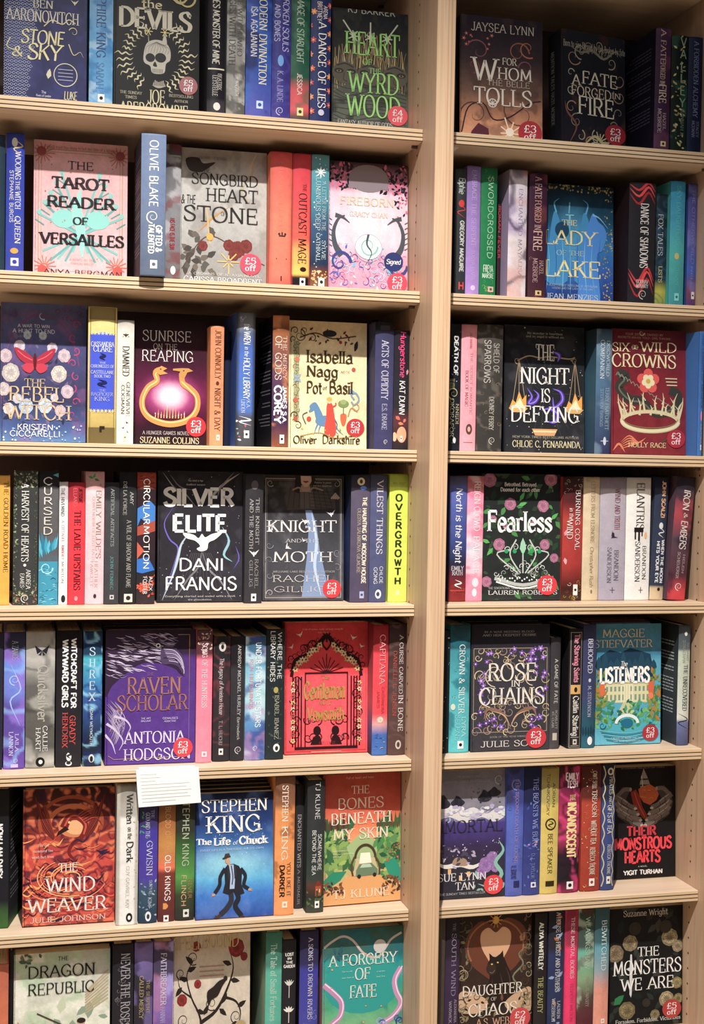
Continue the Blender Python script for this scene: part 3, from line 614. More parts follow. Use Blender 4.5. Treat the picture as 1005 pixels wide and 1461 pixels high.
def a_devils(P, uv):
    cx_, cy_ = uv(740, 275); P.up()
    rd = random.Random(3)
    for i in range(34):
        a = i*2*math.pi/34+.05; r0 = 25+rd.uniform(-1, 3); r1 = 44+rd.uniform(-6, 3); p = []
        if abs(math.sin(a)) > .93: continue
        for k in range(6):
            r = r0+(r1-r0)*k/5; b = a+.035*(-1)**k; p.append((cx_+r*math.cos(b)*1.05, cy_+r*math.sin(b)))
        P.line(p, 1.7, 'cfc6a0', taper=2, up=0)
    g = lambda a, b: (cx_+a*.8, cy_+b*.8)
    P.sm([g(*q) for q in [(-17, -12), (-12, -21), (0, -25), (13, -22), (20, -12), (20, 2), (14, 8), (12, 20), (5, 23), (-6, 22), (-9, 13), (-17, 9), (-19, 2)]], 'b8b3a6')
    P.ell(*g(-9, 1), 5.5, 5, '121212'); P.ell(*g(6, 0), 6.5, 5.5, '121212'); P.sm([g(-2, 6), g(1, 13), g(-5, 12)], '121212')
    for i in range(7): P.line([g(-5+i*2.3, 16), g(-5+i*2.3, 22)], .6, '2a2a2a', False)
    for i in range(9): P.line([g(0, -22), g(-14+i*4, -14), g(-16+i*4, -6)], .35, '6a665e')
    P.line([g(-4, 36), g(3, 39), g(12, 36)], 7, 'a8a294', taper=0)
    for i in range(8): P.line([g(-5+i*2.3, 32), g(-5+i*2.3, 40)], .7, '1a1a1a', False)
    for sx in (-1, 1): P.sm([g(sx*10-2, -20), g(sx*12, -34), g(sx*13+2, -20)], 'b8b3a6'); P.burst(*g(sx*12, -36), 0, 5, 6, .9, 'd8c890')
    P.line([(8, 6), (30, 12), (60, 8), (78, 18), (92, 4)], 4, 'bdb07c', taper=2); P.curl(84, 12, 11, 0, 1.1, 2.4, 'bdb07c')
f(531, 942, -70, 'black face-out hardback with horned skull and cream rays', lambda P: P.grad([(0, '121214'), (1, '0e0e10')]), a_devils,
  [('the', 670, 2, 765, 40, 'cfc6a0', 'k'), ('DEVILS', 562, 48, 905, 140, 'c9c2ae', 'h'), ('JOE', 698, 432, 780, 496, 'cfc6a0', 's'), ('ABERCROMBIE', 566, 500, 890, 560, 'cfc6a0', 's'),
   ('THE SUNDAY', 566, 436, 670, 450, 'bcb49c'), ('TIMES', 590, 458, 645, 472, 'bcb49c'), ('BESTSELLING', 800, 455, 915, 468, 'bcb49c'), ('AUTHOR', 826, 480, 890, 492, 'bcb49c')],
  (892, 412, 44, '£5', '8c2c34'), kind='h', t=44, spine='0e0e10', e=84)
crop('B', 0, 0)
s(38, 112, -130, 'black spine with cream bar and script title', [(0, '1c1a20'), (.83, '221f26'), (.86, '3c3a40'), (1, '3c3a40')],
  [("BRIDE'S MONSTER OF MINE", -120, 270, .28, .66, 'd9d4c4', 'i'), ('=', 288, 294, .04, .96, 'd8d2b8'), ('LEYSTELLE', 318, 405, .3, .58, 'c8c4bc'), ('BEATRIX', 310, 378, .6, .82, 'c8c4bc'), ('o', 432, 466, .35, .75, 'e0dcd4')])
s(119, 197, -130, 'mottled grey spine with double title', [(0, '8c8a86'), (1, '9c9a94')],
  [('RAGES WITH DEATH', -100, 275, .12, .45, '3c3a3a', 's'), ('THE WITCH WHO', -100, 235, .55, .82, '5c5a58'), ('H. MAGRATH', 325, 405, .45, .66, 'd8d8d4', 'n')], pat=[('cloud', '5a5856', 8, .5, .6, 7, .9), ('cloud', 'b8b6b0', 16, .55, .62, 2, .8)])
s(200, 308, -130, 'bright blue spine with large white title', [(0, '1c3a8c'), (.6, '2c50a8'), (1, '5a5ab4')],
  [('MODERN DIVINATION', -140, 355, .5, .8, 'ece4c0', 's'), ('ISA AGAJANIAN', 30, 240, .18, .42, 'dcd8e0', 'n'), ('#', 425, 458, .42, .68, 'c8d8f0', '2c50a8')], pat=[('cloud', '3868c4', 8, .5, .65, 4, .7), ('cloud', '141c50', 6, .55, .7, 9, .8)])
s(308, 388, -130, 'indigo spine with pale violet title', [(0, '2c2c70'), (1, '40388c')],
  [('BROKEN SOULS', -120, 215, .55, .88, 'b4b4dc', 'i'), ('AND BONES', 20, 175, .12, .4, 'b4b4dc', 'n'), ('o', 232, 280, .3, .62, '6aa0e0'), ('K. A. LINDE', 300, 430, .3, .6, '9c98cc'), ('@', 450, 486, .3, .6, 'c8c4e4')], pat=[('swirl', '4c4ca0', 5, 3, 2, .5)])
s(389, 468, -130, 'dark green spine fading to coral red', [(0, '1c4a3c'), (.62, '2c5a48'), (.72, 'd05058'), (.86, 'd85860'), (.92, '5a4c48'), (1, '6a5c54')],
  [('IMAGE OF STARLIGHT', -150, 265, .3, .66, 'a8bca8', 'i'), ('JESSICA', 310, 400, .35, .6, 'f0d8d0', 'n'), ('#', 455, 488, .35, .68, 'e8dc9c', '3c3c30')], pat=[('cloud', '3c7058', 12, .5, .6, 4, .6)])
s(472, 556, -130, 'navy floral spine with white title', [(0, '22305c'), (1, '2c3468')],
  [('A DANCE OF LIES', 95, 455, .38, .76, 'f0ece4', 's'), ('BRITTNEY', 8, 90, .3, .52, 'e4dce0', 'n'), ('ARENA', 25, 80, .6, .8, 'e4dce0', 'n'), ('o', 462, 488, .4, .7, 'c8c8dc')],
  art=lambda P, W, a: [P.flower(W*(.04+.1*math.sin(i*1.7)) if i % 2 else W*.97, a(20+i*30), W*.17, ('e0604c', 'e8905c', 'c84858')[i % 3], 'e8c860', 6, i) for i in range(16)])
def a_wyrd(P, uv):
    P.up()
    for i in range(90):
        x = 4+i % 30*3.15; y = 24+(i//30)*12+abs(x-50)*.5; P.line([(x, y+26), (x+1.5*math.sin(i), y+12), (x+2*math.sin(i*2), y)], .8, ('a08c64', 'c0a878', '7c6c4c')[i % 3], up=0)
    for bx in (17, 50, 83):
        P.ell(bx, 76, 17, 13, '5c584e', 16)
        P.ell(bx-8, 74, 6, 3, '35322c'); P.ell(bx+8, 74, 6, 3, '35322c'); P.ell(bx-8, 74.5, 3.4, 1.5, '777063'); P.ell(bx+8, 74.5, 3.4, 1.5, '777063'); P.disc(bx-8, 74.3, 1.2, '1c1a18', 8); P.disc(bx+8, 74.3, 1.2, '1c1a18', 8); P.line([(bx-11, 68), (bx, 65), (bx+11, 69)], 1.6, '3a3630')
        P.line([(bx-1, 76), (bx-2, 84), (bx+3, 86)], 1.4, '48443c')
    for i in range(14): P.line([(2, 90+i*4.5), (25, 94+i*4.2+4*math.sin(i)), (60, 88+i*4.6), (98, 93+i*4.4)], .7, '50544e')
    for bx, r in ((28, -40), (50, 0), (72, 40)): P.burst(bx, 32, 2, 8, 7, 1.5, 'b8c4a8', .4); P.line([(bx, 32), (bx+r*.35, 14)], 1.8, 'c4ccb8', False); P.disc(bx, 32, 3, 'c8d0bc')
f(565, 916, 22, 'grey-green face-out book with stone faces and lime title', lambda P: P.grad([(0, '1c2028'), (.3, '2c2c2c'), (.55, '55584e'), (1, '6a6e66')]).cloud('33342f', 9, .45, .65, 3, .8), a_wyrd,
  [('RJ BARKER', 632, 36, 832, 62, 'b8bcb4', 'n'), ('HEART', 622, 142, 850, 235, '9cd87c', 's'), ('OF', 695, 250, 735, 275, '9cd87c'), ('THE', 722, 290, 772, 312, '9cd87c'), ('WYRD', 638, 310, 845, 395, '9cd87c', 's'), ('WOOD', 630, 405, 852, 495, '9cd87c', 's'),
   ('FANTASY AUTHOR OF GODS', 590, 512, 820, 532, 'c8ccc4', 's')], (862, 492, 42, '£4', 'e04858'), spine='1c2028', t=34)
# =================================================================== TOP SHELF, right bay
crop('C', 0, 1)
def a_belle(P, uv):
    for x, y, r, a, t_, fl, c in ((22, 42, 15, 200, 1, 1, '8c5058'), (70, 40, 14, 0, 1.2, -1, '9c5c50'), (82, 34, 12, 60, 1, 1, 'b46c54'), (16, 60, 9, 90, 1, -1, '7c4450'), (80, 58, 10, 180, .9, 1, '84505c'), (18, 118, 18, 180, 1, 1, '5a3c38'), (74, 112, 22, 200, .8, -1, '6a4038'), (82, 128, 14, 0, 1, 1, '4c3030')): P.curl(x, y, r, a, t_, 1.8, c, fl)
    P.line([(2, 140), (10, 110), (28, 104), (40, 122), (60, 118), (84, 100), (98, 96)], 1.6, '40282c'); P.scatter(10, ['8c3c50', '9c5058'], 1.5, 3.5, 4, (4, 22, 40, 44), 'flower')
    P.burst(60, 138, 2, 22, 10, 1.6, 'ffe0c0', .6); P.poly([(14, 138), (22, 128), (34, 134), (36, 150), (10, 150)], '5c2c38'); P.disc(60, 136, 5, 'fff0dc'); P.disc(39, 103, 5.5, 'e8dcd0'); P.disc(39, 103, 4.3, '6a5450'); P.burst(39, 103, 0, 4.4, 8, .8, 'e8dcd0')
f(134, 426, 60, 'smoky plum face-out book fading to glowing peach base', lambda P: P.grad([(0, '28222e'), (.35, '3c3034'), (.6, '75584c'), (.8, 'c88a68'), (1, 'ecaa86')]).cloud('4c3838', 7, .5, .7, 6, .5), a_belle,
  [('JAYSEA LYNN', 174, 88, 396, 118, 'dcd2c2', 't'), ('FOR', 284, 208, 334, 232, 'e0d6c6', 's'), ('W', 182, 206, 262, 286, 'e8dfd0', 's'), ('HOM', 268, 244, 388, 286, 'e8dfd0', 's'), ('THE BELLE', 230, 288, 380, 308, 'cfc2b2', 't'), ('TOLLS', 184, 316, 388, 374, 'e8dfd0', 's')],
  (382, 478, 42, '£3', 'b42430'), spine='201c28', t=26, e=62)
def curls_frame(c, seed=1, n=14, wd=1.3, inner=28):
    def g(P, uv=None):
        rd = random.Random(seed)
        for i in range(n):
            k = i/n*2*math.pi; x = 50+math.cos(k)*(38+rd.uniform(-2, 5)); y = 75+math.sin(k)*(60+rd.uniform(-3, 6)); P.curl(x, y, rd.uniform(6, 12), math.degrees(k)+180+rd.uniform(-40, 40), rd.uniform(.8, 1.4), wd, c if isinstance(c, str) else rd.choice(c), rd.choice((-1, 1)))
    return g
def a_forged(P, uv):
    curls_frame(['b0a894', '8c8478', 'a88c74'], 5, 18, 1.5)(P)
    P.line([(12, 20), (30, 26), (48, 22), (66, 30), (84, 18), (94, 24)], 3, '8c8878', taper=2)
    for i in range(12): P.line([(22+i*5, 26), (26+i*5, 18+3*math.sin(i))], 1.3, '7c7868', False)
    P.line([(10, 144), (22, 120), (8, 104), (4, 90)], 3, '7c4c44', taper=2); P.line([(30, 146), (50, 130), (66, 138), (84, 128)], 4, 'b8aa84', taper=2); P.burst(58, 136, 3, 14, 13, 1.4, 'c4b68c', .5)
infF = f(497, 745, 118, 'dark charcoal face-out hardback with cream dragon scrollwork', lambda P: P.grad([(0, '22242e'), (.5, '1e2028'), (1, '24222a')]).cloud('4c302e', 6, .6, .75, 6, .6), a_forged,
  [('Born to sing Blessed by fire Broken by fate', 500, 160, 735, 182, 'c8bfae', 't'), ('A', 532, 264, 558, 300, 'e4dac6', 's'), ('FATE', 566, 262, 690, 306, 'e9dfc9', 's'), ('FORGED', 528, 312, 668, 346, 'd8ccb8', 's'), ('IN', 672, 332, 702, 352, 'd8ccb8', 's'), ('FIRE', 552, 350, 678, 412, 'e9dfc9', 's')],
  (712, 484, 36, '£3', 'a01c2c'), kind='h', t=52, spine='1c1e26', e=64, yaw=-.2, sp_items=[('MENTION TALES', 16, 48, .25, .5, '8c887c'), ('HAZEL MCBRIDE', 50, 78, .25, .5, '7c786c')])
s(822, 876, 92, 'dark plum hardback spine with slanted title standing forward', [(0, '4a2c4c'), (.5, '3a2440'), (1, '44284a')],
  [('A FATE', 106, 225, .3, .62, 'd4b8b0', 's'), ('FORGED IN', 225, 300, .3, .6, 'd4b8b0', 's'), ('FIRE', 300, 365, .25, .7, 'dcc4b4', 's'), ('HAZEL', 400, 460, .52, .72, 'c0a8a8'), ('MCBRIDE', 385, 470, .2, .42, 'c0a8a8'), ('#', 500, 518, .4, .75, 'd8c890', '3a2440')],
  pat=[('cloud', '6c3c58', 8, .5, .65, 5, .6)], side='1c1a2e', e=30, blurb=('5c5a6c', -1))
s(878, 936, 100, 'black and green spine covered in gold foliage', [(0, '14221e'), (1, '1a2c26')],
  [('VALLEY', 125, 385, .5, .85, '9cb4a0', 'Vn'), ('HANNAH K', 385, 480, .58, .8, '7c9484')], pat=[('leaf', ['c8bc88', 'a89c68', 'e0d4a0'], 46, 1.6, 0), ('cloud', '2c5c48', 9, .55, .65, 6, .8)])
s(938, 990, 104, 'dark navy spine with dull blue title', [(0, '1e2848'), (1, '182040')],
  [('A FORBIDDEN ALCHEMY', 148, 415, .35, .68, '7c88b0', 's'), ('STACEY', 430, 485, .6, .8, '7c88b0'), ('MCEWAN', 428, 486, .3, .5, '7c88b0')])
# =================================================================== SECOND SHELF, left bay
crop('D', 1, 0)
s(-60, 12, 40, 'dark teal spine cut by the left edge', '243848', [])
s(17, 104, 32, 'violet-blue spine with white title', [(0, '2a3a9c'), (.5, '3444ac'), (1, '3a44a0')],
  [('WOOING', 122, 255, .5, .8, 'e8e6ee', 's'), ('THE', 262, 305, .52, .74, 'e8e6ee', 's'), ('WITCH', 312, 395, .5, .8, 'e8e6ee', 's'), ('QUEEN', 430, 560, .5, .8, 'e8e6ee', 's'), ('STEPHANIE BURGIS', 212, 460, .2, .4, 'dcdce8', 'n'), ('~', 62, 140, .4, .9, 'd8c07c'), ('o', 55, 100, .3, .62, 'd8d4c4'), ('o', 582, 610, .25, .7, 'c8a050'), ('#', 630, 668, .28, .72, 'd4d4e4', '2a3a9c')])
def a_tarot(P, uv):
    P.frame(5, 9, 95, 144, .7, 'a8946c'); P.frame(8, 12, 92, 141, .5, 'b49c78')
    for i in range(5):
        for sx in (-1, 1):
            x0, y0 = 50+sx*(8+i*8), 128+abs(i-2)*-4+6*(i % 2); x1, y1 = 50-sx*(20+i*6), 36+i*11; 
            P.line([(x0, y0), (x1, y1)], 2.4, ('7cc0bc', '64aca8')[i % 2], False); d = np.array([x1-x0, y1-y0])/100
            P.line([(x1-4*sx-0*d[0], y1+6), (x1+9*sx*.6, y1+12)], 1.4, '5c9c9c', False); P.disc(x1, y1-2, 2.6, '8cccc4')
    P.ell(32, 84, 13, 10, '90d4cc', 16); P.ell(68, 84, 13, 10, '90d4cc', 16); P.line([(50, 50), (46, 75), (50, 95), (52, 125)], 12, '9cd8d0', taper=2)
    for x, y in ((6, 12), (94, 12), (8, 140), (92, 138)): P.burst(x+(4 if x < 50 else -4), y+(2 if y < 50 else -4), 2, 13, 14, 1, 'c87460', .3); P.disc(x+(2 if x < 50 else -2), y, 5, 'd84c44' if y > 50 else 'a0484c')
    P.scatter(26, ['c09c6c', 'b07c70'], .5, 1.1, 4, (12, 24, 88, 130))
inf = f(148, 598, 84, 'pink face-out hardback with teal crossed swords and black title', lambda P: P.grad([(0, 'eeb4b4'), (1, 'f2b8bc')]), a_tarot,
  [('THE', 318, 172, 438, 210, '3c2c34', 's'), ('TAROT', 242, 250, 512, 302, '221c22', 'h'), ('READER', 218, 342, 538, 392, '221c22', 'h'), ('OF', 342, 438, 412, 472, '2c2428', 'h'), ('VERSAILLES', 186, 518, 582, 570, '221c22', 'h'),
   ('I would trust this story to tell the fate of a kingdom', 205, 102, 555, 116, '8c5058', 't'), ('A NOVEL BY THE', 325, 636, 445, 644, '9c6060', 't'), ('CHATEAU BALLET', 330, 654, 440, 662, '9c6060', 't'), ('ANYA BERGMAN', 200, 690, 575, 716, '3c2c34', 's')],
  kind='h', t=30, spine='d89ca0', e=100)
s(662, 780, 36, 'thick blue-grey hardback jutting over the shelf edge', [(0, '7484a4'), (.4, '6c7c9c'), (1, '5c6678')],
  [('OLIVIE BLAKE', 68, 385, .34, .68, 'e8e8e4', 'n'), ('@', 400, 465, .3, .66, 'd8d8d0'), ('GIFTED &', 474, 600, .62, .86, 'f0f0ec', 'b'), ('TALENTED', 468, 608, .32, .54, 'f0f0ec', 'b'), ('#', 640, 680, .4, .68, 'f0f0f0', '5c6678')], side='3a3644', e=-22, wd=140, blurb=('8c8488', -1))
s(780, 852, 86, 'grey marbled spine with red lettering band', [(0, '4c4a50'), (.5, '8a8a8e'), (1, '6a6668')],
  [('HIS FACE IS THE SUN', 440, 590, .3, .6, '8c2c34', 'b'), ('=', 138, 146, .05, .95, 'a8a4a0'), ('o', 668, 710, .35, .7, 'd8d4d4')], pat=[('cloud', 'b4b4b8', 10, .5, .6, 4, .8), ('cloud', '7c3038', 7, .6, .65, 8, .6)], e=85)
def a_song(P, uv):
    P.sm([(6, 12), (20, 10), (26, 16), (40, 14), (30, 22), (22, 26), (10, 24)], '3a302e'); P.disc(14, 14, 4, '3a302e')
    P.line([(70, 2), (84, 20), (70, 44), (90, 60)], 3.5, 'b8b09c', taper=2); P.line([(88, 0), (80, 24), (96, 40)], 3, 'c8bea4', taper=2)
    for i in range(26):
        r = random.Random(i); P.leaf(r.uniform(2, 34), r.uniform(84, 134), r.uniform(8, 14), r.uniform(0, 360), 3.4, r.choice(('5a5650', '48423e', '6c645a')))
    P.line([(2, 132), (24, 100), (42, 96), (70, 112), (98, 124)], 1.2, '58483e'); P.line([(20, 92), (36, 76), (56, 62)], 2, 'c89048', taper=2); P.line([(30, 62), (34, 104)], 1.5, 'd8b070')
    for x, y, r in ((66, 108, 10), (56, 104, 7), (76, 104, 8), (62, 114, 7), (26, 106, 6)): P.rose(x, y, r, '8c3c34', '5c2420', 7, int(x))
    P.burst(56, 122, 2, 14, 8, 1.4, 'd8b874', .5); P.disc(34, 96, 4, 'f0a850')
crop('E', 1, 0)
inf = f(-76, 288, 106, 'pale grey face-out book with black serif title and red blooms', lambda P: P.grad([(0, 'a8a6a2'), (.2, 'c6c4c0'), (.6, 'b6b4b0'), (1, '8c8a88')]).cloud('989490', 5, .5, .65, 3, .7), a_song,
  [('THE', 14, 176, 52, 196, '3c3834'), ('SONGBIRD', -26, 205, 252, 250, '2c2826', 's'), ('& THE', -70, 290, -10, 325, '2c2826', 'i'), ('HEART', 36, 268, 252, 322, '2c2826', 's'), ('OF', 98, 362, 116, 378, '2c2826'), ('STONE', -60, 342, 252, 406, '2c2826', 's'),
   ('CROWNS OF NYAXIA', 6, 130, 120, 142, '5c5650', 't'), ('A CROWNS OF NYAXIA NOVEL', -40, 622, 262, 632, 'e8e4e0', 't'), ('CARISSA BROADBENT', -60, 640, 268, 662, 'e8e4e0', 's')], (222, 584, 45, '£5', 'e83c58'), spine='8a8884', t=34, e=95)
s(291, 392, 108, 'salmon orange spine with small dark crown', [(0, 'd4484c'), (.12, 'd85c54'), (.5, 'e88064'), (.9, 'e07460'), (1, 'b4443c')],
  [('SILVER ELITE', 150, 440, .4, .56, 'dc7864', 's'), ('=', 460, 466, .42, .72, '4a2c28'), ('o', 450, 460, .38, .48, '4a2c28'), ('o', 446, 460, .53, .6, '4a2c28'), ('o', 450, 460, .66, .76, '4a2c28'), ('=', 632, 652, .52, .58, '3c2c2c'), ('o', 556, 562, .3, .35, '8c3c34'), ('o', 556, 562, .75, .8, '8c3c34')], pat=[('edge', 'c85a4c', .12)])
s(393, 472, 116, 'red spine turning yellow with black foot', [(0, 'c03444'), (.3, 'e0444c'), (.62, 'e05848'), (.72, 'e0a858'), (.88, 'e8c060'), (.905, '1c1a1c'), (1, '1c1a1c')],
  [('THE', 244, 276, .55, .75, '5c1c20'), ('OUTCAST MAGE', 284, 580, .35, .78, '2c1416', 's'), ('o', 594, 614, .45, .8, '2c1c14'), ('#', 640, 672, .45, .75, 'e8e4e0', '1c1a1c')], pat=[('edge', 'a83038', .1)])
s(474, 548, 120, 'teal to navy starry spine with gold foot', [(0, '5c9ca8'), (.3, '4c94a4'), (.5, '3c5c7c'), (.8, '243450'), (.86, '6c4030'), (1, '8c5c40')],
  [('A LETTER FROM THE', 235, 440, .6, .82, 'c8d8dc', 't'), ('LUMINOUS DEEP', 218, 440, .25, .5, 'd0e0e4', 't'), ('SYLVIE', 482, 562, .62, .84, 'c8d8dc'), ('CATHRALL', 452, 572, .3, .52, 'c8d8dc'), ('#', 640, 675, .45, .8, 'f0ece4', '2c2824')],
  pat=[('dot', 'e8f0f0', 30, .6, 0), ('dot', ['d8a870', 'e0c8a0'], 30, 1, 0, 84, 97)], art=lambda P, W, a: P.burst(W*.5, a(195), 0, W*.3, 8, .8, 'e8f0ec'))
def a_born(P, uv):
    P.scatter(90, ['1c1c24', 'd86c8c', '2c2430'], 1.4, 3.2, 2, (0, 0, 34, 30), 'leaf'); P.scatter(90, ['1c1c24', 'd86c8c', '2c2430'], 1.4, 3.2, 3, (66, 0, 100, 34), 'leaf'); P.scatter(30, ['2c2430', 'd86c8c'], 1.2, 2.4, 5, (84, 30, 100, 70), 'leaf')
    P.ell(50, 18, 25, 16, '8c8088', 24); P.rect(25, 18, 75, 30, '8c8088')
    P.scatter(80, ['e87c9c', '4c5cb0', '8ccce0', 'd8d0f0', 'e8a0b4', '3c4898'], 2.5, 6, 7, (2, 104, 98, 142), 'curl'); P.scatter(50, ['5868b8', 'f090a8', '74b8d8', 'f8d8e4'], 1.5, 3, 8, (2, 92, 98, 146), 'leaf')
    for sx in (-1, 1):
        g = lambda a, b: (50+sx*a, b)
        P.line([g(34, 108), g(42, 96), g(44, 80), g(38, 66), g(30, 62)], 8, '4c545c', taper=1); P.line([g(42, 62), g(33, 64), g(24, 70)], 5, '4c545c', taper=1)
        for i in range(6): P.line([g(46, 68+i*6), g(50, 66+i*6)], 1, '4c545c', False)
        P.curl(*g(36, 116), 14, 0, 1.2, 4, '3c4488', sx)
    P.ell(50, 96, 17, 15, 'd4ece4', 24); P.curl(50, 96, 12, 0, 1.5, 2, '88bcb4'); P.line([(50, 82), (48, 94), (54, 104), (46, 118)], 3, '4c5464', taper=1); P.ring(50, 98, 17, 16, .8, 'b8a8c8')
f(551, 884, 160, 'pink face-out book with grey seahorses and signed sticker', lambda P: P.grad([(0, '3c2c34'), (.2, 'c888a4'), (.24, 'e8ccdc'), (.6, 'ead4e2'), (.75, 'e8a8c0'), (1, 'f08ca4')]).blob('f0e4ec', 50, 60, 32, 40, .5, .8), a_born,
  [('FIREBORN', 600, 304, 826, 336, 'eec8a4', 's'), ('GRACY CHAN', 640, 364, 800, 384, 'ecc4b4', 's')], (842, 662, 42, '£3', 'f03850'), signed=(825, 573, 40, 'Signed', '20306c'), spine='c890a4', t=30, e=78)
# =================================================================== SECOND SHELF, right bay
crop('F', 1, 1)
s(66, 108, 106, 'charcoal spine with red monkey and red foot letter', [(0, '3c4044'), (1, '34383c')],
  [('Elphie', 140, 200, .3, .85, 'c8d0cc', 'i'), ('GREGORY MAGUIRE', 300, 490, .45, .8, 'd0d0cc', 'b'), ('o', 222, 250, .3, .8, 'd83c3c'), ('~', 235, 290, .2, .9, 'd83c3c'), ('=', 528, 556, .4, .5, 'e04444'), ('=', 528, 556, .75, .85, 'e04444'), ('=', 539, 544, .4, .85, 'e04444')])
s(109, 160, 96, 'lilac spine with pale raised title', [(0, '8c74b8'), (.4, 'a484cc'), (1, 'b08cd4')], [('EMBRACE THE SERPENT', 112, 395, .35, .68, 'c4acdc', 's'), ('SUNYA MARA', 410, 520, .4, .62, 'c4acdc'), ('o', 540, 560, .35, .7, 'd8c4e8')])
s(162, 222, 102, 'bright green spine with white spaced letters', [(0, '1c6c44'), (.3, '248452'), (1, '1c7848')],
  [('SWORDCROSSED', 136, 440, .42, .74, 'c8ecd0', 'l'), ('FREYA', 466, 492, .2, .8, 'd8f0dc', 'Un'), ('MARSKE', 496, 514, .15, .85, 'd8f0dc', 'Un'), ('#', 545, 565, .5, .85, 'e8b0a8', '1c7848')], pat=[('curl', ['8cb86c', '4c9c60'], 8, 2.4, 0, 84, 98), ('curl', ['8cb86c'], 3, 2, 0, 1, 12)])
s(224, 238, 238, 'slim dark spine with red lettering set back', '3c2830', [('ROMAN FEVER', 245, 440, .2, .8, 'b83c44', 'b')], e=110)
s(240, 334, 110, 'lilac and cream marbled hardback spine', [(0, '6c6474'), (.12, 'b4a8c4'), (.45, 'b8a4c8'), (.52, 'e4d8dc'), (1, 'd8b4b0')],
  [('ENCHANTED MAY', 180, 430, .52, .74, '8c80a4', 't'), ('ALISA', 430, 510, .55, .75, 'b0949c', 't')], pat=[('cloud', 'e8e0ec', 5, .5, .6, 3, .8), ('swirl', '54485c', 3, 1.5, 8, .8, .06), ('cloud', 'd89c98', 9, .58, .66, 5, .4)])
s(342, 408, 124, 'maroon spine with pale title and curls', [(0, '3c2038'), (1, '4a2834')],
  [('A FATE', 138, 218, .3, .65, 'd0a8a0', 's'), ('FORGED IN', 225, 335, .3, .65, 'c89c94', 's'), ('FIRE', 338, 412, .25, .72, 'dcb8a8', 's'), ('HAZEL', 448, 500, .6, .85, 'c09c98'), ('MCBRIDE', 440, 530, .25, .5, 'c09c98'), ('#', 560, 578, .4, .75, 'd0b884', '3c2038')], pat=[('cloud', '7c3c44', 7, .5, .65, 5, .6), ('curl', '9c6c64', 8, 1.8, 0)])
def a_lake(P, uv):
    P.scatter(60, ['b8a86c', '8c8454'], .8, 1.6, 4, (0, 0, 100, 9)); P.scatter(70, ['c8b070', '9c8c54'], .7, 1.7, 6, (86, 4, 99, 148), 'leaf'); P.scatter(14, ['c8b070'], .7, 1.6, 8, (84, 100, 98, 140), 'flower')
    P.line([(37, 22), (36, 36)], 1.8, '6cb0c8', False); P.line([(37, 38), (37, 62)], 3, '7cbcd4', taper=1); P.line([(31, 38), (43, 38)], 1.6, '7cbcd4', False)
    for x, sx in ((18, 1), (60, -1)): P.sm([(x-2, 34), (x+4, 44), (x+8, 70), (x+16, 120), (x-16, 120), (x-10, 70), (x-6, 44)], '3c8cc4'); P.line([(x, 36), (x-3*sx, 24), (x+4*sx, 18)], 2.6, '54a4d0', taper=1)
    P.sm([(62, 54), (70, 34), (78, 44), (86, 50), (90, 62), (84, 80), (76, 90), (80, 150), (50, 150), (54, 80)], '4488d8'); P.line([(70, 36), (80, 40), (92, 52)], 2.5, '74b8e8', taper=1)
    for i in range(8): P.line([(4+i*11, 66), (8+i*10, 100), (2+i*12, 138)], 1.4, ('5cacdc', '2c64b4', '74c0e4')[i % 3], taper=2)
    P.disc(26, 57, 10, '1c4464')
f(400, 660, 172, 'deep blue face-out book with pale gold title letters', lambda P: P.grad([(0, '16222e'), (.3, '1c4c68'), (.5, '2c78b8'), (.75, '2c58ac'), (1, '1c3474')]).blob('54a8d8', 42, 70, 34, 50, .7, .6), a_lake,
  [('THE', 470, 298, 524, 318, 'e8dca0', 's'), ('LADY', 400, 338, 594, 390, 'e8dca0', 's'), ('OF THE', 448, 412, 550, 430, 'b4c8c0', 's'), ('LAKE', 402, 450, 612, 510, 'f0e4a4', 's'), ('A BOLD FEMINIST RETELLING OF ARTHURIAN', 412, 538, 600, 546, 'b8cce0', 't'), ('LEGEND AND THE LADY OF THE LAKE', 432, 550, 585, 557, 'b8cce0', 't'), ('JEAN MENZIES', 408, 574, 602, 594, 'c4d0dc', 's')],
  spine='1c3c60', t=30, e=98)
s(714, 812, 158, 'black hardback spine with red ribbons and white title', [(0, '2c2a30'), (1, '26262c')],
  [('DANCE OF SHADOWS', 236, 475, .42, .72, 'f0ece8', 's'), ('GOURAV', 520, 534, .3, .76, 'e0dcd8', 'Us'), ('MOHANTY', 536, 550, .3, .76, 'e0dcd8', 'Us'), ('@', 556, 592, .42, .7, 'b8b4b0')], side='26181e', e=50,
  art=lambda P, W, a: [P.line([(0, a(y)), (W*.35, a(y+22+8*k)), (W*.7, a(y-6)), (W*.98, a(y+24+6*k))], W*.09, c, taper=2) for k, (y, c) in enumerate(((165, 'c83038'), (180, 'e04448'), (200, 'a8242c'), (480, 'c83038'), (495, 'e04448'), (520, 'a8242c')))])
s(813, 856, 200, 'dark teal spine with yellow foot set back', [(0, '20303c'), (.75, '243848'), (.85, 'b8b44c'), (.95, '8c9c44'), (1, '20303c')], [('FOX TALES', 276, 430, .2, .6, 'b8c4c4', 's'), ('LISTS', 470, 530, .3, .6, 'd8d48c')], e=72, pat=[('swirl', '3c5c74', 6, 2, 4, .5)])
s(862, 922, 152, 'sky blue spine turning sea green', [(0, '2c8cb8'), (.3, '3c9cc0'), (.55, '4cb0b0'), (1, '3c8c98')], [('SKY DAUGHTERS', 170, 390, .38, .66, '5cbcc0', 's'), ('o', 420, 445, .3, .6, 'c8b870'), ('SUSAN', 470, 540, .4, .6, '5cb4b4'), ('#', 570, 598, .35, .65, '7ccccc', '2c6c78')], e=60)
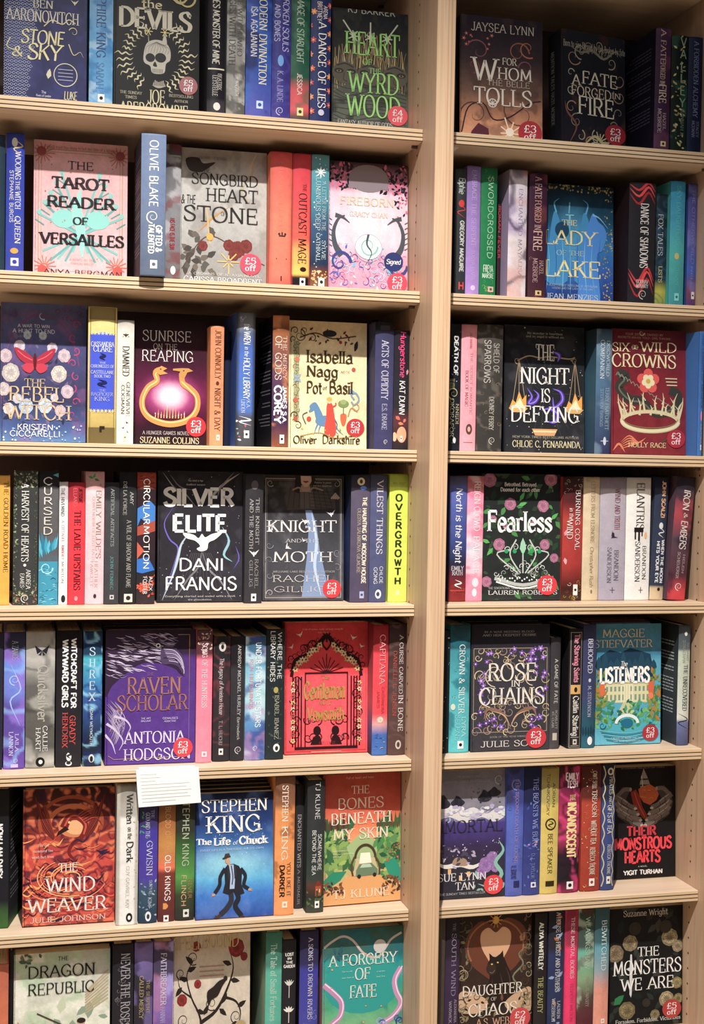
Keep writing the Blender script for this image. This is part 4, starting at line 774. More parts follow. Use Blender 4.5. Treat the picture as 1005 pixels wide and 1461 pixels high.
s(932, 992, 162, 'violet-blue misty spine at the right end', [(0, '3c3c7c'), (.4, '5c5ca8'), (.7, '3c5cb0'), (.85, '7c4454'), (1, '3c3478')], [('THE OTHERWORLD', 180, 460, .4, .7, '8484c4', 'i'), ('NELL', 470, 545, .4, .6, '8c8cc8'), ('#', 565, 592, .5, .85, 'd8d4dc', '2c2850')], pat=[('cloud', '7c7cc0', 8, .5, .65, 2, .5)])
# =================================================================== THIRD SHELF, left bay
crop('G', 2, 0)
def a_rebel(P, uv):
    P.ring(48, 78, 44, 66, .8, '8c3c70', 190, 350, 40); P.curl(48, 12, 6, 60, .5, 1.6, 'b4c0e4')
    for i in range(8): P.curl(88-(i % 2)*4, 22+i*14, 5, i*60, 1.1, 1.5, 'b8386c', (-1, 1)[i % 2]); 
    P.scatter(26, ['6c3c74', '8c4478', '50406c'], 1.5, 3.5, 4, (64, 2, 97, 16), 'curl'); P.scatter(14, ['6c3c74'], 1.5, 3, 6, (2, 2, 20, 16), 'curl')
    P.scatter(60, ['3c3c54', '54486c', '2c3044', '6c6488'], 2, 4.5, 8, (8, 34, 84, 132), 'leaf')
    for x, y, r, c in ((22, 47, 7, 'e8dce8'), (60, 48, 6.5, 'e4dce8'), (6, 58, 8, 'e8c8cc'), (74, 56, 8, 'e8ccd0'), (12, 76, 11, 'e8dcc8'), (68, 76, 10, 'e8dcc8'), (4, 94, 8, 'ecd4cc'), (78, 95, 8, 'ecc8d0'), (30, 112, 9, 'b8d4ec'), (52, 111, 9, 'd8ecf4'), (10, 115, 7, 'ece4dc'), (70, 116, 7, 'e8ccd4'), (31, 35, 5, 'c4dcec'), (49, 35, 5, 'd0e4ec'), (20, 104, 6, 'e0e0ec'), (63, 102, 5, 'e8e0e8')): P.rose(x, y, r, c, '8c8494', 7, int(x*3))
    for sx in (-1, 1):
        g = lambda a, b: (40+sx*a, 58+b)
        P.sm([g(1, 4), g(8, -3), g(20, -9), (g(24, -8)), g(19, 2), g(10, 8), g(2, 9)], 'a82038'); P.sm([g(1, 8), g(12, 8), g(14, 14), g(6, 18), g(1, 13)], 'c03048'); P.line([g(3, 4), g(12, 0), g(20, -6)], .9, 'e85c6c')
    P.ell(40, 63, 2, 9, '58101c'); P.scatter(40, ['8cb4dc', 'c8dcf0'], .6, 1.4, 9, (2, 132, 98, 150))
inf = f(-10, 388, 82, 'slate blue face-out hardback with white roses and red moth', lambda P: P.grad([(0, '5a6490'), (.3, '4c4c78'), (.7, '383a5c'), (.9, '44588c'), (1, '5c7cac')]).cloud('8c5c90', 6, .5, .7, 4, .4), a_rebel,
  [('A WAR TO WIN', 75, 172, 222, 187, 'dcdce8', 'n'), ('A HUNT TO END', 52, 194, 245, 212, 'dcdce8', 'n'), ('THE', 106, 424, 202, 462, 'c0a888', 's'), ('REBEL', 34, 462, 285, 528, 'cbb28c', 's'), ('WITCH', 20, 545, 318, 612, 'cbb28c', 's'),
   ('KRISTEN', 72, 634, 238, 660, 'dcdce8', 'n'), ('CICCARELLI', 38, 664, 270, 690, 'dcdce8', 'n')], kind='h', t=46, spine='4c4c74')
def a_rag(P, W, a):
    P.rect(W*.04, a(92), W*.96, a(150), '8c7c4c'); P.rect(W*.04, a(648), W*.96, a(720), '6c5c38')
    P.poly([(W*.06, a(220)), (W*.5, a(206)), (W*.94, a(220)), (W*.94, a(560)), (W*.7, a(578)), (W*.5, a(572)), (W*.3, a(578)), (W*.06, a(560))], '3c50c8')
    for i in range(14): P.burst(W*(.1+.8*(i % 7)/6), a(212 if i < 7 else 572), 0, W*.07, 6, .4, 'e8dca8')
    for x in (.08, .92): P.line([(W*x, a(230)), (W*x, a(550))], .4, 'c8b468', False); P.line([(W*x, a(100)), (W*x, a(700))], .35, '6c5c30', False)
s(389, 528, 90, 'thick gold hardback spine with royal blue panel', [(0, 'c8b464'), (.12, 'dcc884'), (.8, 'c4ac64'), (1, '9c8850')],
  [('CASSANDRA', 252, 274, .1, .9, 'd8dcf0', 'Us'), ('CLARE', 272, 298, .18, .84, 'd8dcf0', 'Us'), ('~', 304, 336, .42, .6, '1c2050'), ('THE', 345, 354, .4, .62, 'c8ccec', 'Us'), ('CHRONICLES OF', 358, 372, .1, .9, 'c8ccec', 'Us'), ('CASTELLANE', 385, 400, .1, .9, 'c8ccec', 'Us'), ('BOOK TWO', 405, 418, .22, .78, 'c8ccec', 'Us'),
   ('~', 425, 462, .35, .65, '1c2050'), ('THE', 472, 482, .4, .62, 'a0a8e0', 'Us'), ('RAGPICKER', 486, 502, .12, .88, 'a0a8e0', 'Us'), ('KING', 506, 526, .24, .76, 'a0a8e0', 'Us'), ('=', 642, 668, .42, .5, '2c2418'), ('=', 642, 654, .42, .6, '2c2418')], art=a_rag, side='3a3428')
s(528, 608, 152, 'cream spine with black emblem and birds at foot', [(0, 'a8a49c'), (.1, 'dcd8ce'), (1, 'e0dcd2')],
  [('DAMNED', 272, 410, .32, .72, '3c3834', 's'), ('GENEVIEVE', 438, 594, .56, .78, '5c5854', 's'), ('COGMAN', 452, 586, .26, .46, '5c5854', 's'), ('#', 676, 712, .4, .62, 'd8d0b8', '8c8468')],
  art=lambda P, W, a: [P.leaf(W*.5, a(232), 3.6, -90, .8, '3a3632'), P.leaf(W*.5, a(222), 2.6, -160, .6, '3a3632'), P.leaf(W*.5, a(222), 2.6, -20, .6, '3a3632'), P.line([(W*.3, a(228)), (W*.7, a(228))], .4, '3a3632'), P.bird(W*.6, a(625), 1.6, '2c2a28', 40), P.bird(W*.4, a(650), 1.4, '2c2a28', -30), P.bird(W*.65, a(668), 1.2, '2c2a28', 60)])
def a_sun(P, uv):
    c = uv(778, 520); k = 34
    for i in range(11): P.burst(c[0]-20+i*4, c[1]+21-abs(i-5)*.9, 0, 1, 3, .5, 'ffe8c0'); P.line([(c[0]-20+i*4, c[1]+22), (c[0]-20+i*4+.5, c[1]+6+abs(i-5)*2-3*math.sin(i*2))], 1.3, ('f8d08c', 'e8a85c')[i % 2], taper=1)
    A = np.radians(np.linspace(-128, -412, 40)); X = c[0]+38*np.cos(A)*.98; Y = c[1]+26*np.sin(A)
    P.line([(c[0]-10, c[1]-36), (c[0]-20, c[1]-32), (c[0]-18, c[1]-22), (c[0]-30, c[1]-14), (c[0]-38, c[1]), (c[0]-36, c[1]+14), (c[0]-24, c[1]+24), (c[0], c[1]+29), (c[0]+24, c[1]+24), (c[0]+37, c[1]+12), (c[0]+38, c[1]-4), (c[0]+28, c[1]-14), (c[0]+18, c[1]-20), (c[0]+16, c[1]-32)], 7.5, 'c8904c', n=5)
    P.line([(c[0]-13, c[1]-35), (c[0]-20, c[1]-30), (c[0]-18, c[1]-22), (c[0]-30, c[1]-14), (c[0]-37, c[1]), (c[0]-35, c[1]+13), (c[0]-23, c[1]+22), (c[0], c[1]+27), (c[0]+24, c[1]+22), (c[0]+36, c[1]+10), (c[0]+36, c[1]-4), (c[0]+26, c[1]-14), (c[0]+16, c[1]-22)], 1.6, 'f0cc88', n=5)
    P.poly([(c[0]-22, c[1]-34), (c[0]-12, c[1]-40), (c[0]-4, c[1]-37), (c[0]-10, c[1]-34), (c[0]-3, c[1]-31), (c[0]-14, c[1]-29)], 'c89450'); P.disc(c[0]-13, c[1]-36, .9, '2c1c10')
    P.poly([(c[0]+4, c[1]-37), (c[0]+16, c[1]-38), (c[0]+26, c[1]-38), (c[0]+32, c[1]-35), (c[0]+24, c[1]-33), (c[0]+20, c[1]-26), (c[0]+12, c[1]-28), (c[0]+14, c[1]-34), (c[0]+4, c[1]-35)], 'c08c4c'); P.disc(c[0]+19, c[1]-35, .9, '2c1c10')
f(612, 946, 150, 'maroon and black face-out book with golden horn ring', lambda P: P.grad([(0, '201418'), (.35, '3c1428'), (.6, '6c1c48'), (.8, '4c1430'), (1, '2c1c20')]).blob('e85cac', 50, 92, 40, 26, .9, .75).blob('ffe4ec', 50, 92, 24, 17, .8, .95).blob('20141c', 50, 132, 60, 16, .6, .7), a_sun,
  [('SUNRISE', 652, 202, 876, 250, 'e0dad2', 't'), ('ON THE', 702, 262, 812, 288, 'd0c8c0', 't'), ('REAPING', 648, 294, 886, 344, 'e0dad2', 't'), ('A HUNGER GAMES NOVEL BY', 652, 666, 895, 682, 'dcd4cc', 't'), ('SUZANNE COLLINS', 640, 694, 912, 722, 'e4d4a8', 's')],
  (928, 646, 46, '£3', 'c82430'), spine='2c1420', t=34)
crop('H', 2, 0)
s(3, 78, 168, 'peach orange spine with condensed dark title', [(0, 'c8825c'), (1, 'd89468')],
  [('JOHN CONNOLLY', 186, 398, .34, .78, '5c3020', 's'), ('o', 408, 426, .42, .66, '5c3020'), ('NIGHT & DAY', 438, 622, .34, .78, '5c3020', 's'), ('#', 640, 665, .5, .75, 'f0e4d8', 'd08c60')])
s(82, 108, 190, 'dark navy spine set back in a gap', '1c2238', [], e=120)
s(125, 214, 108, 'rounded grey-blue hardback with bright blue panel', [(0, '5c6068'), (.1, '7c828c'), (.16, '4c5c84'), (.3, '4468bc'), (.72, '4c74c4'), (.78, '54545c'), (1, '484850')],
  [('the WREN', 158, 248, .38, .72, 'e4e8f0', 'i'), ('in the', 258, 300, .42, .66, 'd4dcec', 'i'), ('HOLLY LIBRARY', 306, 486, .38, .72, 'e4e8f0', 'i'), ('K.A.', 492, 525, .56, .76, 'c0cce8', 's'), ('LINDEN', 488, 545, .28, .48, 'c0cce8', 's'), ('#', 622, 655, .45, .72, 'f0f0f0', '3c3c44'), ('~', 560, 600, .18, .82, 'd8dce0')], pat=[('leaf', ['c8ccd4', 'b06070', '9ca4b0'], 10, 1.6, 0, 78, 98), ('curl', ['c8ccd4'], 4, 1.6, 0, 1, 9), ('edge', '34363c', .14)])
s(290, 361, 122, 'orange and purple spine with white block author name', [(0, 'a8683c'), (.1, '6c4028'), (.14, '985c3c'), (.5, '5c3c58'), (.8, '402c50'), (1, '8c5030')],
  [('THE MERCY', 212, 398, .62, .86, 'e4c8b4', 's'), ('OF GODS', 212, 402, .16, .54, 'e8d0bc', 's'), ("JAMES S.A.", 428, 590, .64, .88, 'f4f0f0', 'b'), ('COREY', 428, 590, .14, .56, 'f8f4f4', 'b'), ('#', 640, 678, .48, .76, 'f0ece8', '2c2028')], pat=[('cloud', 'c87c4c', 9, .55, .65, 6, .7)], side=[(0, '1c1a22'), (1, '24222c')], blurb=('a8a0a4', -1))
def a_isa(P, uv):
    P.line([(10, 24), (10, 120)], 7, 'a8a47c', False)
    for i in range(24): P.curl(10+(-1)**i*1.5, 26+i*4, 3, i*70, 1, .9, ('4c5c3c', '7c3c2c', '5c6c50')[i % 3])
    for x, y, r in ((8, 12, 5), (14, 18, 8), (20, 12, 6), (30, 20, 5), (6, 22, 4), (8, 112, 5), (12, 124, 5)): P.curl(x, y, r, x*20, 1.3, 1.3, '3c3028')
    P.line([(14, 20), (34, 14), (56, 20), (86, 16)], 1.4, '4c3c30'); P.scatter(22, ['3c3430', '54443c', '6c3028'], 1.2, 2.6, 6, (20, 10, 84, 26), 'leaf'); P.ell(52, 14, 9, 4, '2c2a30'); P.disc(66, 24, 2, 'a03028'); P.sm([(84, 26), (88, 22), (88, 30), (84, 34)], '2c2a2a')
    P.disc(83, 56, 2.6, 'c04838'); P.disc(11, 46, 3, 'c86c54'); P.disc(9, 94, 3, 'c05c44'); P.disc(9, 116, 2.6, 'b84c3c')
    for sx in range(4): P.leaf(11, 68, 7, 45+sx*90, 1.8, '94a8b8')
    b = '5c84ac'   # blue horse
    P.ell(47, 118, 13, 6.5, b); P.sm([(36, 118), (32, 104), (28, 104), (27, 100), (34, 96), (40, 104), (44, 114)], b); P.sm([(26, 106), (34, 98), (34, 104), (28, 108)], b)
    for x0, x1 in ((38, 33), (42, 38), (56, 64), (58, 70)): P.line([(x0, 120), ((x0+x1)/2-1, 128), (x1, 134)], 2.4, b, taper=1)
    P.line([(58, 115), (62, 122), (60, 130)], 2, '3c5c80', taper=1)
    P.sm([(49, 98), (55, 97), (58, 108), (60, 134), (46, 134), (48, 112)], 'c84434'); P.disc(52, 94, 3.2, 'e8c8a0'); P.ell(52, 92, 3.6, 2.6, 'd8a450'); P.line([(54, 102), (60, 99), (60, 96)], 1.8, 'c84434')
    P.sm([(66, 110), (74, 110), (72, 122), (68, 122)], 'd0603c'); P.line([(70, 110), (70, 100)], 1.2, '5c6c3c'); P.ell(70, 97, 7, 4.5, '7c9058'); P.ell(70, 95, 4, 3, '94a870')
    P.line([(84, 92), (80, 86), (86, 84), (90, 92), (84, 98), (80, 94)], 2.2, '7c98b0'); P.sm([(80, 86), (76, 78), (84, 82)], '7c98b0'); P.ring(86, 101, 4, 4, 1, 'b08458'); P.line([(76, 112), (80, 102), (88, 106)], 1.6, 'b0845c')
    P.line([(16, 136), (40, 132), (60, 138), (90, 134)], 1, 'a88c54'); P.disc(26, 116, 3, 'c04434'); P.line([(22, 122), (18, 112), (24, 108)], 1.4, '5c5c48')
    P.scatter(16, ['7c9058', 'c8a85c'], .8, 1.6, 3, (14, 128, 92, 140), 'leaf')
f(362, 702, 154, 'cream face-out hardback with medieval manuscript art and blue horse', lambda P: P.grad([(0, 'dcc8a0'), (.3, 'ecd9ae'), (1, 'f0e0b4')]).cloud('dcc898', 6, .5, .7, 3, .4), a_isa,
  [('Isabella', 442, 276, 642, 328, '40341c', 'k'), ('Nagg', 442, 342, 578, 388, '40341c', 'k'), ('AND THE', 590, 364, 630, 374, '6c5c40'), ('Pot', 442, 410, 508, 460, '40341c', 'k'), ('of', 512, 430, 530, 444, '6c5c40', 'k'), ('Basil', 540, 410, 642, 462, '40341c', 'k'), ('Oliver', 384, 646, 486, 678, '3c3020', 'k'), ('Darkshire', 510, 644, 672, 680, '3c3020', 'k')],
  (653, 610, 39, '£3', 'bc2830'), kind='h', spine='c8b488', t=34)
s(735, 816, 150, 'slate violet spine with white title by E.S. author', [(0, '16161a'), (.07, '1c1c20'), (.075, '3c3c5c'), (.5, '44446c'), (1, '3c3c60')],
  [('ACTS OF CUPIDITY', 232, 485, .34, .7, 'c8c8dc', 's'), ('E.S. DRAKE', 506, 618, .4, .66, 'b4b4cc', 's'), ('@', 660, 680, .5, .75, 'd8d8e4'), ('=', 166, 186, .25, .75, '303038')])
s(817, 898, 186, 'black spine with hot pink scrawled title', [(0, '24222a'), (.65, '2c2a30'), (.75, '5c3438'), (.9, '3c2c30'), (1, '282428')],
  [('Hungerstone', 192, 390, .38, .74, 'f04484', 'i'), ('KAT DUNN', 405, 552, .36, .72, 'eceaec', 'i'), ('#', 645, 668, .45, .6, 'e0d8d8', '2c2428')],
  art=lambda P, W, a: [P.leaf(W*.9, a(355), 5, 100, W*.08, 'c890a0'), P.ell(W*.55, a(640), W*.32, a(650)-a(615), 'd8a07c'), P.leaf(W*.15, a(560), 5, 40, W*.12, 'd06058'), P.leaf(W*.8, a(570), 4, 120, W*.1, 'c87468'), P.leaf(W*.3, a(590), 5, 10, W*.1, 'e0805c'), P.ell(W*.1, a(650), W*.14, a(650)-a(630), 'dcb090')], side='1c1a20')
# =================================================================== THIRD SHELF, right bay
crop('I', 2, 1)
s(28, 88, 58, 'black starry spine half hidden by the central upright', [(0, '1c2026'), (1, '20242c')],
  [('DEATH OF', 102, 250, .55, .8, 'dcdcdc', 'b'), ('THE AUTHOR', 262, 300, .3, .6, '9c9878'), ('NNEDI', 355, 430, .72, .92, 'b8b894', 's'), ('OKORAFOR', 335, 478, .36, .58, 'b8b894', 's'), ('@', 292, 340, .2, .9, 'b0a878'), ('o', 480, 502, .55, .75, 'd8d8d8')], pat=[('dot', 'b8c0c8', 22, .5, 0)])
s(89, 147, 60, 'pink spine with thin brown title and round emblem', [(0, 'd0848c'), (.09, 'e0949c'), (.1, 'f0a0ac'), (1, 'f4a4b0')],
  [('THE SECRET ROMANTIC', 165, 395, .56, .72, '9c5c68', 't'), ("BOOK OF MAGIC", 232, 365, .26, .46, '8c4c58', 's'), ('SANGU MANDANNA', 90, 150, .5, .66, 'a8606c', 't'), ('o', 430, 470, .34, .76, '5c4438'), ('o', 440, 460, .45, .64, 'd8a8a0'), ('=', 498, 500, .2, .8, '9c5c68')])
s(149, 244, 60, 'dark brown-grey spine with large grey title', [(0, '34302c'), (.1, '484440'), (1, '3c3a38')],
  [('SHIELD OF', 130, 240, .62, .84, 'b0aca4', 'n'), ('SPARROWS', 118, 278, .26, .5, 'b8b4ac', 'n'), ('DEVNEY PERRY', 330, 452, .48, .66, 'c8c4bc', 's'), ('@', 478, 506, .5, .72, 'c8c4bc')], pat=[('swirl', '6c645c', 5, 2.5, 6, .8, .12), ('curl', ['8c7c6c', '746858'], 12, 2.2, 0, 30, 90)])
def a_night(P, uv):
    P.scatter(70, ['9c9c9c', 'd8d4cc'], .3, .8, 5); 
    for i in range(12): P.line([(50+math.cos(i)*10, 80+math.sin(i)*10), (50+math.cos(i)*40, 80+math.sin(i)*62)], .5, '4c4c4c', False)
    g = 'b09878'
    P.line([(16, 42), (30, 36), (44, 38), (56, 36), (80, 38), (88, 36)], 1.6, g, taper=0); P.curl(16, 42, 4, 90, 1, 1, g); P.curl(88, 40, 4, 90, 1, 1, g)
    for x in (18, 88):
        for d in (-11, 0, 11): P.line([(x, 40), (x+d*.8, 98)], .7, g, False)
        P.poly([(x-13, 98), (x+11, 98), (x+6, 103), (x-8, 103)], 'e0b46c')
        P.poly([(x-12, 98), (x-8, 88), (x-4, 92), (x, 78), (x+4, 88), (x+9, 82), (x+9, 98)], 'f0a850'); P.poly([(x-8, 98), (x-3, 92), (x+1, 86), (x+5, 94), (x+8, 98)], 'fff0c0')
    for p in ([(28, 74), (34, 84), (30, 92), (38, 90), (42, 82), (36, 76)], [(60, 74), (70, 78), (72, 88), (62, 96), (60, 84)], [(46, 100), (56, 98), (66, 104), (62, 114), (50, 112)], [(60, 30), (68, 34), (66, 42)]): P.line(p, 5, '5c3cb8', taper=2); P.line(p, 1.4, 'a08ce8', taper=2)
    P.poly([(34, 122), (66, 122), (62, 130), (38, 130)], 'd8a070'); P.rect(36, 124, 64, 126, 'f4d8a4')
f(254, 552, 70, 'charcoal face-out book with golden scales and purple smoke', lambda P: P.grad([(0, '24262c'), (1, '303034')]).cloud('44444a', 6, .5, .7, 4, .6), a_night,
  [('No monster is heartless', 340, 90, 470, 98, 'd8d4cc', 't'), ('and no angel is without sin', 335, 102, 475, 110, 'd8d4cc', 't'), ('THE', 372, 136, 440, 194, 'f4f0ea', 's'), ('NIGHT', 314, 222, 494, 282, 'f4f0ea', 's'), ('IS', 392, 300, 424, 350, 'f4f0ea', 's'), ('DEFYING', 278, 366, 530, 424, 'f4f0ea', 's'),
   ('NEW YORK TIMES BESTSELLING AUTHOR', 284, 476, 530, 484, 'c8c0a8', 't'), ('CHLOE C. PENARANDA', 284, 494, 535, 518, 'e4dab4', 's')], spine='24262c', t=34)
s(592, 650, 76, 'steel blue spine with white titles and star, lighter left side', [(0, '2c4458'), (.15, '5c7c94'), (.5, '4c6c8c'), (1, '34385c')],
  [('DISCWORLD', 120, 252, .62, .84, 'c8d4dc', 's'), ('COMPANION', 118, 262, .24, .48, 'd4dce4', 's'), ('TERRY PRATCHETT', 294, 452, .6, .84, 'a8bccc', 's'), ('STEPHEN BRIGGS', 300, 440, .28, .46, '94a8bc'), ('o', 478, 510, .5, .7, 'c8d4e4'), ('=', 493, 495, .35, .85, 'e0e8f0')], pat=[('cloud', '7894ac', 6, .5, .65, 4, .6)], side=[(0, '2c3c4c'), (.4, '3c6478'), (1, '344c64')], wd=150)
def a_crown(P, uv):
    P.line([(8, 52), (20, 58), (10, 70), (24, 84), (40, 86), (60, 100), (84, 94), (90, 78), (78, 72)], 11, '3c3c38', n=6); P.line([(8, 54), (18, 60), (10, 71), (24, 85), (42, 88), (60, 101), (82, 95)], 2, '6c6c60')
    for i in range(16): P.line([(6+i*5, 56+i*2.4), (9+i*5, 52+i*2.8), (12+i*5, 58+i*2.5)], .8, '8c8c7c')
    P.ring(52, 110, 38, 12, 5, 'd8cca4', n=40); P.ring(52, 107, 37, 11, 1, '8c7c54', n=40)
    for i in range(17):
        a = math.pi*(1+i/16); x = 52+38*math.cos(a); y = 108+9*math.sin(a)*(1 if i % 2 else .6); hh = 20+9*math.sin(i*2.1); P.line([(x, y), (x+3*math.cos(a)+2*(-1)**i, y-hh*.6), (x+6*math.cos(a), y-hh)], 3, 'd8cca4', taper=1); P.line([(x+1, y-hh*.5), (x+5*(-1)**i, y-hh*.8)], 1.6, 'd8cca4', taper=1)
    P.ring(52, 110, 38, 12, 3, 'e4dab4', 0, 180, 30); P.curl(40, 4, 4, 0, 1, 1, 'd8cca4')
    for k in range(5): a = math.radians(k*72-90); P.disc(49+9*math.cos(a), 62+9*math.sin(a), 6.4, 'd85450', 12)
    for k in range(5): a = math.radians(k*72-54); P.disc(49+5*math.cos(a), 62+5*math.sin(a), 4, 'e8ddb4', 10)
    P.disc(49, 62, 3, 'c8a850')
    for k in range(5): P.line([(12, 136+k*2), (24, 128+k*3), (36, 136), (46, 130)], 2, 'd87c5c', taper=2)
    P.line([(2, 146), (10, 138), (18, 148)], 3, 'd87c5c', taper=2); P.line([(64, 138), (80, 128), (92, 132)], 3, '4c4c44', taper=2)
    for k in range(3): P.line([(72+k, 58+k*4), (88, 58+k*4)], 1.4, 'd0c4a0', False)
f(650, 930, 84, 'deep red face-out hardback with cream antler crown and rose', lambda P: P.grad([(0, '5c1c28'), (.4, '7c2430'), (1, '842c34')]).cloud('6c1c28', 6, .5, .7, 4, .5), a_crown,
  [('FOUR SISTERS DIVIDED BY', 706, 94, 845, 102, 'c8a890', 't'), ('SECRETS NEVER TOLD. ONE THRONE.', 676, 107, 875, 114, 'c8a890', 't'), ('SIX', 656, 128, 718, 160, 'e8dcb0', 's'), ('*', 728, 126, 752, 160, 'e8dcb0', 's'), ('WILD', 762, 128, 894, 164, 'e8dcb0', 's'), ('CROWNS', 654, 172, 892, 220, 'e8dcb0', 's'), ('HOLLY RACE', 716, 500, 855, 518, 'e4d4a4', 's')],
  (893, 486, 34, '£3', 'a82030'), kind='h', spine='5c1c28', t=36, e=56)
s(936, 990, 86, 'blue spine with dark blue title and pink mark', [(0, '3464a8'), (1, '3c70b8')], [('THE LEGEND OF MENEKA', 98, 372, .52, .84, '1c3468', 'n'), ('o', 382, 420, .55, .85, 'e8788c'), ('KRITIKA', 430, 505, .55, .8, 'b8a8a0', 'n'), ('#', 508, 528, .6, .85, 'd8dce4', '3464a8')], e=10)

# =================================================================== FOURTH SHELF, left bay
crop('J', 3, 0)
s(-60, 34, 92, 'amber yellow spine with black condensed title', 'e0a848', [('THE GOLDEN ROAD HOME', 120, 540, .7, .92, '3c2814', 's')])
s(50, 164, 68, 'charcoal hardback bordered with green holly leaves', [(0, '3c3c3c'), (1, '404040')],
  [('A HARVEST OF HEARTS', 130, 490, .34, .62, 'e8e6e0', 's'), ('o', 500, 514, .42, .54, 'e0dcd4'), ('ANDREA', 528, 616, .54, .72, 'dcdad4', 's'), ('EAMES', 545, 610, .3, .46, 'dcdad4', 's'), ('@', 640, 680, .38, .62, 'd8d4cc')],
  art=lambda P, W, a: [P.scatter(70, ['6c7858', '9ca884', '505c40', 'b4b49c'], .6, 1.2, 1, (.5, 1, W-.5, 13), 'leaf'), P.scatter(60, ['6c7858', '9ca884', '50604c'], .5, 1.1, 2, (.6, 10, W*.14, 98), 'leaf'), P.scatter(46, ['6c7858', '505c40'], .4, .9, 3, (W*.86, 10, W-.6, 98), 'leaf'), P.scatter(50, ['6c7858', '9ca884', '8c5848'], .6, 1.2, 4, (.5, 88, W-.5, 99), 'leaf')])
def a_cursed(P, W, a):
    P.poly([(W*.7, a(90)), (W*.98, a(80)), (W*.98, a(100))], '58a8bc')
    for i in range(9): P.leaf(W*(.1+.1*i), a(480-i*6), 16-i*.6+4*math.sin(i), -95+i*5-12, 1.4, ('3c9cb4', '5cb4cc', '2c7c9c')[i % 3])
    P.rect(0.3, a(490), W-.3, a(700), '3c94b0'); P.curl(W*.4, a(520), W*.34, 0, 1.4, 1.2, 'a0dce8'); P.scatter(40, ['8cd0e0', '2c6c8c', 'b8e4ec', '1c4c64'], .8, 2.2, 4, (1, a(500), W-1, a(695)), 'wave')
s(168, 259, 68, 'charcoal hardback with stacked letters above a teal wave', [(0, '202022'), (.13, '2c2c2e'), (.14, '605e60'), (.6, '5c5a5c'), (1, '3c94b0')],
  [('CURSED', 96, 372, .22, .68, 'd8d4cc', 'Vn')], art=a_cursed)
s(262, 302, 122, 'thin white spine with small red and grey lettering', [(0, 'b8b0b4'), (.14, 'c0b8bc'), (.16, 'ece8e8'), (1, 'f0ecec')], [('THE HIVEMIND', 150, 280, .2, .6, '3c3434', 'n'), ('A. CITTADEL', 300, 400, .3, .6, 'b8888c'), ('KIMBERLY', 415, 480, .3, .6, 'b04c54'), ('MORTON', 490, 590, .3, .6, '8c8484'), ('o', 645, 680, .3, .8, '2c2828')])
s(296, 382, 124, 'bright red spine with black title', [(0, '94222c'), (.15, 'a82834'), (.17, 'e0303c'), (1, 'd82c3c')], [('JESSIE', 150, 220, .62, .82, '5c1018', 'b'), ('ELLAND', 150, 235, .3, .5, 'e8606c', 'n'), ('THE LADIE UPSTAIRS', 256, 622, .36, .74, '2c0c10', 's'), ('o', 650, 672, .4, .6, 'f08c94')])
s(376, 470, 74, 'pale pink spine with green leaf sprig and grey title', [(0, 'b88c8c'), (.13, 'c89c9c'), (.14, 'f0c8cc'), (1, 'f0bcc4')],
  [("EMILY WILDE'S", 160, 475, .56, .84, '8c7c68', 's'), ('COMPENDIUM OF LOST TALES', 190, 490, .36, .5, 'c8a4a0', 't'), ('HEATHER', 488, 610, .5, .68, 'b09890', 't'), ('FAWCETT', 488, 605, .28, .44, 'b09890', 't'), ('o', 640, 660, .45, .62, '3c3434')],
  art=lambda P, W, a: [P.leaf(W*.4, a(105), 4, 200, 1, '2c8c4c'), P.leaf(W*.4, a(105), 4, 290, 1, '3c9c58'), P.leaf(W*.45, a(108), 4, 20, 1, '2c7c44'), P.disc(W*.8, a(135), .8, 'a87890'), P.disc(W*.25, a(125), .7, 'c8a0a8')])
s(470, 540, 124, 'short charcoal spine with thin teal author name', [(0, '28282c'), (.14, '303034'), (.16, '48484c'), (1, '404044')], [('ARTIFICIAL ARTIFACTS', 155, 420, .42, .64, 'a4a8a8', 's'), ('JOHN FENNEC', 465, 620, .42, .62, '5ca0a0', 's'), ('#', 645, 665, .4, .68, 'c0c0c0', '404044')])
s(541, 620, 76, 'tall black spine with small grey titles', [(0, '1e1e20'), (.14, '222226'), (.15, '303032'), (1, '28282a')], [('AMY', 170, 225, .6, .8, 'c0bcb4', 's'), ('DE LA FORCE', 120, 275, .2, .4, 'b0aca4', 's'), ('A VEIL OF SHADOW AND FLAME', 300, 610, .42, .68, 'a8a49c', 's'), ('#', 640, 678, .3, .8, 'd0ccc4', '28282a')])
def a_circ(P, W, a):
    P.scatter(30, ['a8442c', 'd8603c', '2c2024'], .8, 2, 3, (1, 0, W-1, 10), 'wave')
    P.poly([(.2, a(245)), (W*.7, a(210)), (W-.2, a(235)), (W-.2, a(350)), (W*.2, a(290)), (.2, a(330))], '3c7cc8'); P.poly([(.2, a(330)), (W-.2, a(300)), (W-.2, a(350)), (.2, a(372))], 'a84c3c'); P.poly([(.2, a(480)), (W*.6, a(470)), (W-.2, a(530)), (W*.3, a(545)), (.2, a(540))], '3070c4')
    P.poly([(.2, a(400)), (W*.4, a(440)), (.2, a(480))], 'c85c48'); P.burst(W*.4, a(610), 0, W*.45, 11, 1.4, 'e0583c', .6); P.scatter(20, ['e0583c', 'b83c2c'], .5, 1.5, 5, (.5, a(560), W-.5, a(690)), 'leaf')
s(621, 708, 78, 'black spine with blue and red shards and white title', [(0, '8c3828'), (.1, 'a04030'), (.13, '302428'), (.4, '3c2830'), (.8, '2c2a2e'), (1, '3c3034')], [('CIRCULAR', 108, 318, .34, .66, 'f0ece8', 'n'), ('MOTION', 325, 525, .36, .66, 'f0ece8', 'n'), ('ALEX', 560, 625, .68, .86, 'e8e4e0', 'n'), ('FOSTER', 560, 640, .36, .56, 'e8e4e0', 'n')], art=a_circ)
